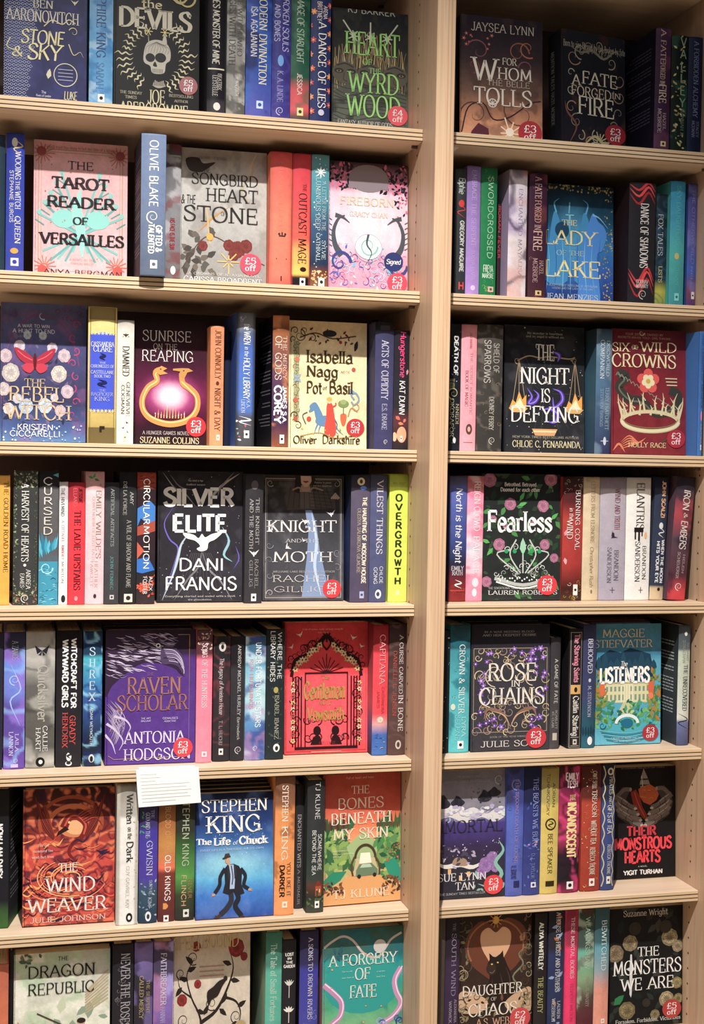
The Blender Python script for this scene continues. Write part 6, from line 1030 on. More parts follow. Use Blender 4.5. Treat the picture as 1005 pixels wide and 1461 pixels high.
def a_rose(P, uv):
    rd = random.Random(8); P.frame(3, 28, 97, 128, .5, 'c0a888')
    for i in range(90):
        x, y = rd.uniform(4, 96), rd.uniform(28, 128)
        if 16 < x < 90 and 50 < y < 92 and rd.random() < .8: continue
        P.curl(x, y, rd.uniform(4, 7.5), rd.uniform(0, 360), rd.uniform(.9, 1.4), 1.1, rd.choice(('d8c8a4', 'b89c7c', 'ccb48c', 'a8887c')), rd.choice((-1, 1)))
    for i in range(44):
        x, y = rd.choice((rd.uniform(4, 26), rd.uniform(74, 96), rd.uniform(4, 96))), rd.uniform(28, 128)
        if 24 < x < 80 and 44 < y < 100: y = rd.choice((34, 112, 120))
        P.flower(x, y, rd.uniform(3, 4.8), rd.choice(('7c4cb0', '9468c8', '5c3c90')), 'e8d8b0', 5, i)
    for sx in (-1, 1): P.line([(50, 122), (50+sx*10, 106), (50+sx*28, 100), (50+sx*34, 112)], 4, '8c6858', taper=2); P.line([(50, 122), (50+sx*8, 108), (50+sx*26, 102)], 1, 'd8b894', taper=2)
    for x, y, r in ((30, 60, 14), (78, 62, 11), (24, 84, 14), (84, 92, 8)): P.curl(x, y, r, 90, 1.3, 1.2, 'd4c4b4')
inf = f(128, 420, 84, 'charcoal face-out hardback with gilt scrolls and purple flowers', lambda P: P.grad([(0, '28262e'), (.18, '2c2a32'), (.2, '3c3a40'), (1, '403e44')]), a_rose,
  [("IN A WAR NEEDING BLOOD", 180, 104, 365, 111, 'a49c9c', 's'), ('AND HER DEEPEST DESIRE', 174, 116, 372, 124, 'b4acac', 's'), ('ROSE', 194, 226, 372, 290, 'e4dcd0', 's'), ('IN', 280, 288, 312, 312, 'e0d8cc', 's'), ('CHAINS', 160, 316, 402, 378, 'e4dcd0', 's'), ('BOOK OF THE YEAR WINNER', 200, 495, 340, 501, 'c4b8ac', 't'), ('JULIE SOTO', 166, 512, 400, 534, 'dcd4cc', 's')],
  (371, 502, 38, '£3', 'c82c38'), kind='h', spine='2c2a32', t=44, e=42, lean=.03)
behind(inf, 4, 1, 2, 1.5, 'dark top edge behind the charcoal gilt-scroll hardback', '24222a', 20)
s(422, 458, 130, 'grey-brown spine with pale title beside gilt-scroll hardback', [(0, '38363a'), (1, '504c50')], [('A GAME OF FATE', 210, 375, .4, .74, 'd0ccc8', 'n'), ('SCARLETT', 400, 470, .55, .78, 'b4b0ac', 's'), ('ST. CLAIR', 405, 465, .22, .42, 'b4b0ac', 's'), ('=', 485, 512, .3, .75, 'c0b8a8')], e=46)
s(490, 541, 96, 'black spine with pink blackletter title and framed foot', [(0, '201c20'), (.4, '2c262a'), (1, '2c2a2c')],
  [('The Starving Saints', 118, 296, .36, .74, 'e894a8', 'k'), ('=', 306, 340, .15, .85, 'd8a860'), ('o', 314, 334, .38, .62, '2c2420'), ('Caitlin Starling', 348, 496, .34, .74, 'dcd8d0', 'k'), ('=', 500, 502, .2, .8, 'b8b4ac'), ('=', 532, 534, .2, .8, 'b8b4ac'), ('#', 508, 528, .36, .64, 'c8c4bc', '2c2a2c')], side='1e1a1e', art=lambda P, W, a: P.frame(W*.1, a(110), W*.9, a(540), .35, 'a8a49c'))
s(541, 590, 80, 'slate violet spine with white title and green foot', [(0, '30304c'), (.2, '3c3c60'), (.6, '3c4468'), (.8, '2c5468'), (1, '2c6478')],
  [('BEHOOVED', 134, 262, .36, .72, 'dcdce4', 's'), ('o', 282, 296, .42, .62, 'c8c8d8'), ('M. STEVENSON', 310, 425, .4, .66, 'b4b4c8', 's'), ('o', 498, 530, .42, .82, 'eceaf0')], art=lambda P, W, a: [P.leaf(W*(.1+.2*i), a(500), 9+2*math.sin(i*3), -90, 1, '1c3c4c') for i in range(5)])
def a_listen(P, uv):
    P.poly([(6, 60), (10, 40), (24, 32), (40, 36), (54, 30), (70, 34), (84, 38), (90, 60), (90, 72), (6, 72)], '1c3c54')
    for i in range(10): P.leaf(8+i*9, 60, 20+6*math.sin(i*2), -90, 5, '24485c')
    P.rect(16, 74, 84, 98, 'd8d4a8'); P.poly([(42, 76), (50, 69), (58, 76)], 'e4e0bc'); P.rect(14, 73, 86, 75, 'b8b48c')
    for i in range(11):
        if i != 5: P.rect(19+i*6, 78, 22+i*6, 84, '7c9888'); P.rect(19+i*6, 88, 22+i*6, 95, '7c9888')
    for i in range(5): P.rect(41+i*4, 76, 42+i*4, 98, 'f0ecd0')
    P.poly([(44, 98), (56, 98), (66, 122), (30, 122)], 'c8c898'); P.ell(50, 126, 40, 14, '4cacc0')
    P.scatter(120, ['3c8c64', '5ca45c', '2c6c54', '78b86c', '4c9c80'], 2, 4.5, 3, (2, 98, 96, 130), 'leaf'); P.scatter(70, ['5c7c3c', 'b07c3c', '8c9448', '3c7c58'], 2, 4.5, 5, (2, 62, 16, 118), 'leaf'); P.scatter(70, ['5c7c3c', 'b07c3c', '8c9448', '3c7c58'], 2, 4.5, 6, (84, 62, 98, 118), 'leaf')
    P.ring(50, 124, 16, 10, 4, 'e0ecec', 180, 360); P.ell(50, 124, 9, 6, '1c6c8c')
    for i in range(6): P.line([(10+i*2, 132+i*2.4), (50, 136+i*2.4), (90-i*2, 131+i*2.4)], 1, ('6cc4d4', '2c7c94')[i % 2])
    P.ell(13, 80, 4, 10, 'd86c40'); P.ell(85, 80, 4.5, 8, 'd86040'); P.ell(85, 90, 4, 4, 'e87c50'); P.curl(14, 126, 5, 0, 1.2, 1.6, '1c5c6c'); P.curl(86, 126, 5, 0, 1.2, 1.6, '1c5c6c')
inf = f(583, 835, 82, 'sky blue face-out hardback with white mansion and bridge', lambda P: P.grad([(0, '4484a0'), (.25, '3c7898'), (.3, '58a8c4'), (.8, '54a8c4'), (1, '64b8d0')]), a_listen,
  [('MAGGIE', 620, 98, 776, 128, 'd8c8a4', 's'), ('STIEFVATER', 588, 138, 804, 166, 'd8c8a4', 's'), ('The', 688, 218, 712, 236, 'f0f0ec', 'i'), ('LISTENERS', 610, 242, 794, 296, 'f4f4f0', 'b'), ('A NOVEL OF MAGIC AND WAR', 650, 500, 770, 506, 'e0ecf0', 't'), ('THE NEW BESTSELLER', 660, 512, 760, 517, 'e0ecf0', 't')],
  (797, 483, 30, '£3', 'a82834'), kind='h', spine='3c7090', t=52, e=60, lean=.03)
behind(inf, 4, 1, 2, 2, 'dull red top edge behind the sky blue mansion hardback', '5c2c30', 20)
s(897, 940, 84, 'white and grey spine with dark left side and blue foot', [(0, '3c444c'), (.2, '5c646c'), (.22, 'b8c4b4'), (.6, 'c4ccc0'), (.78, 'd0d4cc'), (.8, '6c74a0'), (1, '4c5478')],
  [('RICHARD', 150, 215, .68, .88, '8c9488', 's'), ('STRACHAN', 140, 225, .34, .56, '8c9488', 's'), ('THE', 232, 265, .45, .8, '34383c', 's'), ('UNRECOVERED', 275, 402, .4, .8, '34383c', 's'), ('o', 108, 124, .45, .7, 'd8dcdc'), ('~', 412, 470, .1, .9, '24282c')], side=[(0, '24282c'), (.4, '3c4448'), (1, '343c44')], wd=150, e=34, blurb=('b4bcc0', -1))
# =================================================================== SIXTH SHELF, left bay
crop('P', 5, 0)
s(-80, 28, 150, 'black book turned so its dark front shows beside red phoenix', [(0, '1c1c1e'), (.8, '24222a'), (.9, '3c5c34'), (1, '3c6434')], [('NOW I AM DAISY', 310, 560, .5, .75, 'e8e8e8', 'b')], side=[(0, '18181a'), (.35, '242226'), (.9, '34323a'), (1, '3c6438')], e=44, yaw=.22, wd=150, blurb=('8c8c90', 1))
def a_wind(P, uv):
    rd = random.Random(6)
    P.ring(52, 38, 34, 28, 4, '9c4428', 160, 380); P.ring(54, 40, 26, 20, 5, 'c8683c', 150, 390); P.ell(56, 42, 18, 13, 'c87c50'); P.ell(58, 44, 12, 8, 'e0a878')
    for sx, x in ((1, 10), (-1, 92)):
        for i in range(12): P.line([(x+sx*24, 58-i*.6), (x+sx*13, 42-i*2.2), (x+sx*(2+i*1.3), 6+i*2.6)], 3.4, ('5c2020', '7c2a22', '40181c', '903828')[i % 4], taper=2)
    P.line([(44, 44), (50, 33), (60, 33), (68, 42), (64, 54), (54, 62), (50, 72), (58, 84), (50, 96)], 9, '74201f', n=6, taper=1); P.line([(45, 42), (51, 32), (60, 32), (68, 41), (66, 52)], 2, 'c05038', n=6)
    P.poly([(46, 42), (38, 48), (36, 53), (44, 49), (50, 46)], '30181a'); P.disc(50, 38, 1.3, 'f4c880')
    for i in range(10): P.line([(60+i*.8, 30+i), (70+i, 24+i*1.2), (78+i, 26+i*2)], 1.4, ('a03c2c', '5c2020')[i % 2], taper=1)
    for i in range(90):
        x, y = rd.uniform(0, 100), rd.uniform(58, 148); c = rd.choice(('d8503c', 'e87848', 'a82c34', 'f0a060', '78242c', '3c1c34', 'b83c40', '2c2440'))
        k = rd.uniform(.5, 1.1); s_ = rd.choice((-1, 1)); P.line([(x-12*k, y+6*k*s_), (x-4*k, y-1), (x+4*k, y+2*s_), (x+11*k, y-6*k)], rd.uniform(1, 3), c, taper=2)
    for i in range(12): P.ring(50+rd.uniform(-4, 4), 98, 46-i*3.4, 28-i*2.1, 1, ('e89060', '401c30', 'd8503c', 'f4b880')[i % 4], 20+i*18, 150+i*22)
inf = f(94, 520, 150, 'fiery red face-out hardback with phoenix wings and cream title', lambda P: P.grad([(0, '30201e'), (.3, '7c2a24'), (.5, 'c8483c'), (.8, 'b83c38'), (1, 'd05844')]).swirl('e87850', 3, 3, 5, .8, .25).swirl('3c2034', 4, 3, 9, .8, .2), a_wind,
  [('THE', 264, 490, 350, 530, 'e8dcd4', 's'), ('WIND', 208, 556, 430, 622, 'e8dcd4', 's'), ('WEAVER', 124, 650, 482, 712, 'e8dcd4', 's'), ('JULIE JOHNSON', 132, 734, 480, 758, 'e0c8bc', 's'), ('Fate can', 168, 402, 218, 414, 'ecd8d0', 't'), ('command the', 148, 428, 236, 440, 'ecd8d0', 't'), ('wind but love', 140, 456, 240, 468, 'ecd8d0', 't'), ('@', 115, 535, 180, 600, 'e8dcd4', 's')][:7], kind='h', spine='3c201e', t=40, e=38, lean=.06)
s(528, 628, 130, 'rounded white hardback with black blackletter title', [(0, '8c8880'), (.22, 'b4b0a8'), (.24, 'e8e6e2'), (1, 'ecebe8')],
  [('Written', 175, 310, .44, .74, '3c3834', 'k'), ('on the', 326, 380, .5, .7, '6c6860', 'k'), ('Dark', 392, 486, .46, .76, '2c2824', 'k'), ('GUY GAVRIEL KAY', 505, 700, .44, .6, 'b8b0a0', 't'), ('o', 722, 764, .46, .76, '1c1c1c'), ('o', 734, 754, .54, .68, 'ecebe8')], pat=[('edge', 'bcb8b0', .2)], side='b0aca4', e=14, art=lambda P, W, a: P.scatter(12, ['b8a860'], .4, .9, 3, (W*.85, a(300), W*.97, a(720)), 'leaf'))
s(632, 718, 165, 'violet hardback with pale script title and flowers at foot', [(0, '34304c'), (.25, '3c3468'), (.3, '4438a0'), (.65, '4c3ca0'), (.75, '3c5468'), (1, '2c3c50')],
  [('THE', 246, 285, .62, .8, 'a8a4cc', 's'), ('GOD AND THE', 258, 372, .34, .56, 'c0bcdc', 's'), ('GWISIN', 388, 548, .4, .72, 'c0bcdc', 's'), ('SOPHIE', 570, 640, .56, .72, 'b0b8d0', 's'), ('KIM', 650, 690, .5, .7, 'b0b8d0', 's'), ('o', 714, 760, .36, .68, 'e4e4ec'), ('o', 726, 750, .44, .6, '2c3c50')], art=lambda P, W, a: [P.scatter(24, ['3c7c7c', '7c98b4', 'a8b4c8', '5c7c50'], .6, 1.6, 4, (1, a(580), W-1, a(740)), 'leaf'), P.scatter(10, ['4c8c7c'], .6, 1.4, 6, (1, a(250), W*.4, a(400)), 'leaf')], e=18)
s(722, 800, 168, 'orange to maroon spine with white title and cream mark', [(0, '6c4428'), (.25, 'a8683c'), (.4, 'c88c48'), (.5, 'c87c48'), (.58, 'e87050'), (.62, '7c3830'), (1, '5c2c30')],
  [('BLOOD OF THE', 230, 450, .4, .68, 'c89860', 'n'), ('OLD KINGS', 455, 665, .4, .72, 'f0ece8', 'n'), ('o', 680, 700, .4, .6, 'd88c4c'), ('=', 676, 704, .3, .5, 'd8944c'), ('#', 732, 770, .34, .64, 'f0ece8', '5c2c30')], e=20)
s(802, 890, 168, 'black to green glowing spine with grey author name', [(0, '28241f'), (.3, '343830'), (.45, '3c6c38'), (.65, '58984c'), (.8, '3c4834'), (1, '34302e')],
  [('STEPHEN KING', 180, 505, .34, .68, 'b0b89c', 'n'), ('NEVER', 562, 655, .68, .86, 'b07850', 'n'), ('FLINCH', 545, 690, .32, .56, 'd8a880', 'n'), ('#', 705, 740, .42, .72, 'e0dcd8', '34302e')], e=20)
crop('Q', 5, 0)
def a_chuck(P, uv):
    o = uv(118, 540)
    g = lambda a, b, f=1: (o[0]+a, o[1]+b*f)
    P.scatter(60, ['c8dcf4', '8cb4e4'], .3, .7, 5, (10, 30, 90, 90))
    def man(up, k, k2, sh, hl):
        gg = lambda a, b: (o[0]+a, o[1]+b) if up else (o[0]+a+2, 2*(o[1]+49)-(o[1]+b))
        L_ = lambda p, w_, c, t_=0: P.line([gg(*q) for q in p], w_, c, taper=t_, n=5)
        L_([(3, 8), (8, 20), (4, 30), (12, 42)], 6.2, k); L_([(12, 42), (15, 45), (10, 48)], 3.4, sh)
        L_([(-3, 8), (-1, 22), (-7, 32), (-15, 39)], 6.4, k2); L_([(-15, 39), (-19, 42), (-22, 41)], 3.6, sh)
        P.poly([gg(*q) for q in [(-10, -15), (-6, -20), (2, -21), (9, -18), (13, -10), (12, 4), (16, 15), (9, 17), (2, 13), (-4, 16), (-12, 13), (-9, 2)]], k)
        P.poly([gg(*q) for q in [(-4, -20), (2, -20), (4, -6), (3, 9), (-3, 9), (-2, -6)]], 'a8bcd8' if up else '4c70a0'); L_([(-1, -19), (1, -6), (0, 4)], 1.3, '28304a')
        P.poly([gg(*q) for q in [(-6, -19), (-4, -20), (-2, -8), (-5, 0)]], k2); P.poly([gg(*q) for q in [(2, -20), (5, -19), (6, -8), (3, -2)]], k2)
        L_([(-9, -16), (-15, -6), (-16, 4), (-22, 13)], 4.6, k); L_([(11, -15), (17, -6), (15, 5), (21, 10)], 4.6, k)
        if up:
            for q in ((-23.5, 15), (22.5, 11)): P.ell(*gg(*q), 1.9, 1.5, hl); [L_([q, (q[0]+(3.2 if q[0] > 0 else -2.6), q[1]-1.6+j*1.7)], .8, hl) for j in range(3)]
            L_([(-3, -20), (-5, -23)], 3.2, hl); P.ell(*gg(-6, -26), 3.1, 4, hl, rot=.3); P.ell(*gg(-7, -29), 5.6, 1.3, '3c342c', rot=-.25); P.poly([gg(*q) for q in [(-10, -30), (-8.6, -33.5), (-3.6, -34), (-2.4, -30.5)]], '463c32'); P.line([gg(-8.6, -25), gg(-7.4, -24.6)], .5, '6c4838', False); P.line([gg(-8.4, -27), gg(-7.2, -27.2)], .6, '2c2420', False)
    man(0, '1c3058', '203864', '1c3058', '203c64'); man(1, '2a2a32', '34343e', '4c3828', 'c89c7c')
infc = f(-42, 298, 160, 'blue face-out book with dancing man in dark suit', lambda P: P.grad([(0, '14182c'), (.25, '243c74'), (.5, '3c74b8'), (.68, '5cb0dc'), (.8, '3c7ccc'), (1, '2c4c9c')]).blob('a8e4ec', 45, 84, 60, 22, .9, .6).cloud('6c8cd0', 4, .5, .7, 8, .3), a_chuck,
  [('STEPHEN', -14, 184, 270, 236, 'e8e4dc', 's'), ('KING', 8, 254, 242, 326, 'ecebe4', 's'), ('The', -36, 356, 28, 382, 'e8e8ec', 'h'), ('Life', 40, 350, 110, 382, 'f0f0f0', 'h'), ('of', 122, 362, 142, 380, 'e0e4ec', 'i'), ('Chuck', 150, 342, 270, 376, 'f0f0f0', 'h'), ('EVERY LIFE IS A UNIVERSE ALL ITS OWN', -20, 396, 254, 404, 'c8d4e8', 't')], spine='1c2440', t=20, e=14, lean=.10)
behind(infc, 5, 0, 5, 3.4, 'black paperback stacked behind the blue dancing-man book', '303036', 16, .10, .5)
s(300, 386, 84, 'orange spine with shade-painted top and black lower title', [(0, '6c4838'), (.2, '8c5c40'), (.25, 'dc8c50'), (.5, 'ec9858'), (1, 'f09c60')],  # brown first stops paint the shelf's shade over the orange
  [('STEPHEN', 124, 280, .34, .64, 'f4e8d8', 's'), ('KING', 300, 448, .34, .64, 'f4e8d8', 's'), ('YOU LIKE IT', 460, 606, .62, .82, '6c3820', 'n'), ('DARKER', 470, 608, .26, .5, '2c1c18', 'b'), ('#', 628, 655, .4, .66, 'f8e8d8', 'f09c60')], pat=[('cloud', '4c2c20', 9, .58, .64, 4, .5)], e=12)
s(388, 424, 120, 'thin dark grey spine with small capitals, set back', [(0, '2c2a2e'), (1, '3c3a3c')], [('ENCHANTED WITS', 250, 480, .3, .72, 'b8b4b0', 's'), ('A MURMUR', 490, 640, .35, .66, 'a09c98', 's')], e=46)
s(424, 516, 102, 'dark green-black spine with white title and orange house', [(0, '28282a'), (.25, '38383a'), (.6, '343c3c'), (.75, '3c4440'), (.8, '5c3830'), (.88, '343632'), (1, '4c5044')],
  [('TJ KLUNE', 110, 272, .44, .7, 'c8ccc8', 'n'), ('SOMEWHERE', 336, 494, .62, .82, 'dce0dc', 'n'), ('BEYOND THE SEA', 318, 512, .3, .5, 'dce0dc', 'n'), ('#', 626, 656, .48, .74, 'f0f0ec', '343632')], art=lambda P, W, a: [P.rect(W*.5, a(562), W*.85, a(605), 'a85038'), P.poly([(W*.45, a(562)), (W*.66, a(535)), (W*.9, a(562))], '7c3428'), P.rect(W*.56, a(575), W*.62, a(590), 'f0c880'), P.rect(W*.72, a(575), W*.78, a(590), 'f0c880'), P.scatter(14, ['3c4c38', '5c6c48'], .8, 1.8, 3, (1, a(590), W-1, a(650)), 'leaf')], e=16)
def a_bones(P, uv):
    P.poly([(0, 60), (20, 66), (40, 84), (50, 88), (62, 84), (80, 64), (100, 58), (100, 110), (0, 110)], '7c9c5c'); P.poly([(30, 84), (52, 66), (72, 84), (66, 100), (36, 100)], 'a4bc84')
    P.scatter(60, ['3c6c44', '5c9058', '2c5c40', '8cac5c', 'a4bc64'], 3, 7, 4, (0, 58, 34, 112), 'leaf'); P.scatter(60, ['3c6c44', '5c9058', '2c5c40', '8cac5c', '4c8c50'], 3, 7, 5, (68, 56, 100, 118), 'leaf')
    for i in range(12): P.leaf(3+i*2.6, 66, 16+6*math.sin(i*3), -90, 1.6, ('4c3430', '3c5c38', '6c3c34')[i % 3]); P.leaf(70+i*2.6, 66, 14+6*math.sin(i*3), -90, 1.6, ('4c5c38', '6c4438', '3c5c38')[i % 3])
    P.poly([(44, 106), (58, 106), (70, 118), (98, 138), (100, 150), (0, 150), (2, 136), (34, 118)], 'e0a468'); P.poly([(0, 122), (12, 112), (30, 112), (22, 122), (4, 132)], '2c8c6c'); P.poly([(78, 104), (92, 100), (100, 112), (100, 128), (84, 118)], '2c9478')
    P.scatter(34, ['4c3028', '6c4434', '84543c'], 1.5, 3.2, 6, (0, 126, 26, 136), 'leaf'); P.scatter(40, ['4c3028', '6c4434', '84543c'], 1.5, 3.2, 7, (74, 122, 100, 140), 'leaf'); P.scatter(16, ['7c3430', 'b0504c'], 1.2, 2.2, 9, (80, 84, 98, 104), 'flower')
    P.ring(54, 98, 13, 15, 3, '4c3c2c', 180, 360); P.poly([(42, 98), (66, 98), (72, 118), (38, 118)], 'c8b890'); P.poly([(48, 92), (60, 92), (62, 104), (46, 104)], 'f4f0d8')
    P.poly([(42, 112), (46, 105), (62, 104), (70, 112), (70, 118), (42, 119)], '6c8468'); P.poly([(47, 109), (50, 105), (60, 105), (63, 109)], 'b8ccb8'); P.disc(46, 119, 2.4, '2c2c2c'); P.disc(66, 118, 2.4, '2c2c2c')
    P.line([(38, 118), (36, 106), (40, 96)], 2.4, '5c4430'); P.line([(72, 118), (72, 106), (66, 96)], 2.4, '5c4430')
inf = f(513, 856, 78, 'rust and green face-out book with forest road and car', lambda P: P.grad([(0, 'a84434'), (.25, 'c85040'), (.4, 'e87c54'), (.52, 'f0a470'), (.6, 'a8b474'), (1, 'e8b07c')]), a_bones,
  [('THE', 638, 124, 714, 158, 'f0d8c4', 's'), ('BONES', 578, 176, 776, 222, 'f0d8c4', 's'), ('BENEATH', 548, 240, 808, 288, 'f0dcc8', 's'), ('MY SKIN', 558, 308, 796, 354, 'f0dcc8', 's'), ('TJ KLUNE', 555, 572, 800, 608, 'f4dcc0', 's'), ('Full of heart and hope', 614, 84, 732, 93, 'f0d0c0', 't'), ('Queer fantasy for', 556, 404, 625, 410, 'f0e8d0', 't'), ('the ages, brimming', 556, 417, 645, 423, 'f0e8d0', 't'), ('with joy', 556, 430, 590, 436, 'f0e8d0', 't')], kind='h', spine='8c3c30', t=44, e=44, lean=.05, yaw=-.06)
# =================================================================== SIXTH SHELF, right bay
crop('R', 5, 1)
def a_imm(P, uv):
    P.sm([(0, 40), (12, 44), (30, 40), (44, 48), (60, 44), (76, 52), (90, 46), (100, 50), (100, 56), (86, 62), (70, 56), (50, 62), (28, 54), (10, 60), (0, 54)], 'dcd8d8')
    for x, y, h_ in ((22, 40, 12), (40, 38, 8), (74, 34, 10), (86, 28, 7)): P.sm([(x-9, y), (x-4, y-h_*.6), (x, y-h_), (x+5, y-h_*.5), (x+9, y), (x+4, y+4), (x-5, y+4)], '34303c')
    P.scatter(26, ['4c4858', '34303c'], .6, 1.6, 4, (56, 20, 96, 40), 'leaf'); P.scatter(30, ['c8b0dc', '9cc0b8', 'e4e0e8'], 1.6, 4, 6, (4, 46, 98, 58), 'curl')
    P.line([(10, 104), (24, 112), (44, 110), (60, 114), (80, 104)], 6, 'e4e0d8', taper=2)
    P.sm([(34, 110), (52, 112), (50, 104), (38, 102)], 'a88c74'); P.scatter(34, ['3c3444', 'b8a8c8', '50485c'], 1.6, 4, 7, (8, 92, 60, 112), 'leaf')
    for x, y in ((14, 120), (44, 126), (54, 122), (30, 118)): P.rect(x-2, y-3, x+2, y+3, 'f0b870')
    for x, y, r in ((76, 112, 10), (84, 104, 8), (70, 120, 7), (88, 116, 6), (6, 132, 6), (10, 92, 6)): P.rose(x, y, r, 'b088c4', '74508c', 7, int(x))
    P.line([(92, 84), (98, 96), (88, 110), (96, 124), (82, 138), (66, 134)], 5, '88bcac', taper=2); P.curl(92, 134, 8, 0, 1.3, 3, '94c4b4'); P.scatter(30, ['d8d4e4'], .3, .8, 9, (10, 82, 96, 104))
    rq = random.Random(11)
    for i in range(46): x = rq.uniform(0, 100); P.ell(x, 50+4*math.sin(x*.13)+rq.uniform(-4, 3), rq.uniform(2, 5), rq.uniform(1.4, 3), rq.choice(('e4e0e4', 'c8c4d0', 'b4a8cc', 'd8e0dc')), 10)
    for x, y, h_ in ((18, 40, 15), (24, 42, 10), (38, 40, 11), (44, 42, 7), (72, 36, 13), (80, 34, 9), (88, 30, 8)): P.leaf(x, y, h_, -90, h_*.2, '2c2a34')
    P.curl(92, 12, 6, 90, 1.2, 1.4, 'a8b0ac'); P.scatter(8, ['8cb8a8'], 2, 4, 8, (60, 126, 98, 140), 'leaf')
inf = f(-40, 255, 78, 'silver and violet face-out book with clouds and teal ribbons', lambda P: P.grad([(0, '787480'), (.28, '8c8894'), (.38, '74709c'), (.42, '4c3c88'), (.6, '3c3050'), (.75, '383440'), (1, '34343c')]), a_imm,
  [('IMMORTAL', -28, 262, 246, 306, '34303c', 's'), ('SUE LYNN', 6, 458, 186, 486, 'e4e0e4', 's'), ('TAN', 72, 492, 142, 520, 'e4e0e4', 's'), ('THE NUMBER ONE', 75, 94, 165, 102, 'a09ca8', 's'), ('SUNDAY TIMES BESTSELLER', 30, 112, 200, 121, 'a8a4b0', 's'), ('THE SUNDAY TIMES BESTSELLER', 12, 530, 182, 538, 'd0ccd4', 't')],
  (213, 500, 36, '£3', 'e0343c'), spine='34343c', t=34, e=40, lean=.04)
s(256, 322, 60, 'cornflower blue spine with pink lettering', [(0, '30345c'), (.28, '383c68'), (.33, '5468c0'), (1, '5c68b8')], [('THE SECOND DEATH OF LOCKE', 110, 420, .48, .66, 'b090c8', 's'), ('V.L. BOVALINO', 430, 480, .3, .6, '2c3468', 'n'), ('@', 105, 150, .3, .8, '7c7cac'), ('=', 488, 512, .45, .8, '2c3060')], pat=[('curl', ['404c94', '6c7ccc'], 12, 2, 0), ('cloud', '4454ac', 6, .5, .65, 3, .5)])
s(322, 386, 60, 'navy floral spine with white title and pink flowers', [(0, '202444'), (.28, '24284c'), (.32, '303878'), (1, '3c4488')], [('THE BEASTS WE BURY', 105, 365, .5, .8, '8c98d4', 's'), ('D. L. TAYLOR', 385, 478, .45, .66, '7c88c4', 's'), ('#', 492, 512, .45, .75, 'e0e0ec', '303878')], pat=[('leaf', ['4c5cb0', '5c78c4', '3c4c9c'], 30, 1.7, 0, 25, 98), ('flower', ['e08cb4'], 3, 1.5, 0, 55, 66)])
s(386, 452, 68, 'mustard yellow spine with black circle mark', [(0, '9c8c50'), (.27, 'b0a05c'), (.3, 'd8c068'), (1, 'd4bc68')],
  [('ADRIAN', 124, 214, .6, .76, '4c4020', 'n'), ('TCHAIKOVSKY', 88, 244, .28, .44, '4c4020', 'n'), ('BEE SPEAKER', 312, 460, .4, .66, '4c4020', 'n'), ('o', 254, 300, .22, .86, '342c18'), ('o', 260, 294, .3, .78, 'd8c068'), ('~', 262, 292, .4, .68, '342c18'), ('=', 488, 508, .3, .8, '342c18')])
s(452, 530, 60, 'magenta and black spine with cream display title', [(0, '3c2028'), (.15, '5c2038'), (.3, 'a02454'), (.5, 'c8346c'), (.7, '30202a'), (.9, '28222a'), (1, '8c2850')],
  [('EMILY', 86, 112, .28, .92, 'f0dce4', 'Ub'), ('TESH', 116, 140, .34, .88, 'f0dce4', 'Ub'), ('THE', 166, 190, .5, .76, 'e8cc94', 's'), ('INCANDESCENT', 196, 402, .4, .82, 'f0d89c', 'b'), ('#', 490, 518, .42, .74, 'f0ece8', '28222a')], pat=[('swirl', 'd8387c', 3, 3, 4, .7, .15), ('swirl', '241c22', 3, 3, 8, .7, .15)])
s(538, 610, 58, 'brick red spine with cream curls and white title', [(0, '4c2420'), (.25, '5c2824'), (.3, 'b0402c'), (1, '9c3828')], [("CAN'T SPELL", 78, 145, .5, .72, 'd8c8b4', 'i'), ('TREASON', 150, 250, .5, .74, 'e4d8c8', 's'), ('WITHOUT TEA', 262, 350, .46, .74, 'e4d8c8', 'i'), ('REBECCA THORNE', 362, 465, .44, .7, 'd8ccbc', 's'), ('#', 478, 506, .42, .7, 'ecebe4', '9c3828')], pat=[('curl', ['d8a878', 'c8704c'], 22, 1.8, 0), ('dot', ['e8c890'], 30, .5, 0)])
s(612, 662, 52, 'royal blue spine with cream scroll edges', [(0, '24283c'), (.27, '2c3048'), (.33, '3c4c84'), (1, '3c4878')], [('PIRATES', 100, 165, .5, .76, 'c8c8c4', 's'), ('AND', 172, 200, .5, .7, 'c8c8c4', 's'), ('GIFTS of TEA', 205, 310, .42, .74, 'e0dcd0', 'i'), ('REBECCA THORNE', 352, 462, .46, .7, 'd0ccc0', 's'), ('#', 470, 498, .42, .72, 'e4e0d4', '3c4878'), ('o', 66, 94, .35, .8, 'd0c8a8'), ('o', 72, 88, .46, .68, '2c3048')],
  art=lambda P, W, a: [P.line([(W*.08 if k else W*.92, a(60+i*56)), (W*(.22 if k else .8), a(88+i*56)), (W*.08 if k else W*.92, a(116+i*56))], .8, 'c8bc98') for k in (0, 1) for i in range(8)])
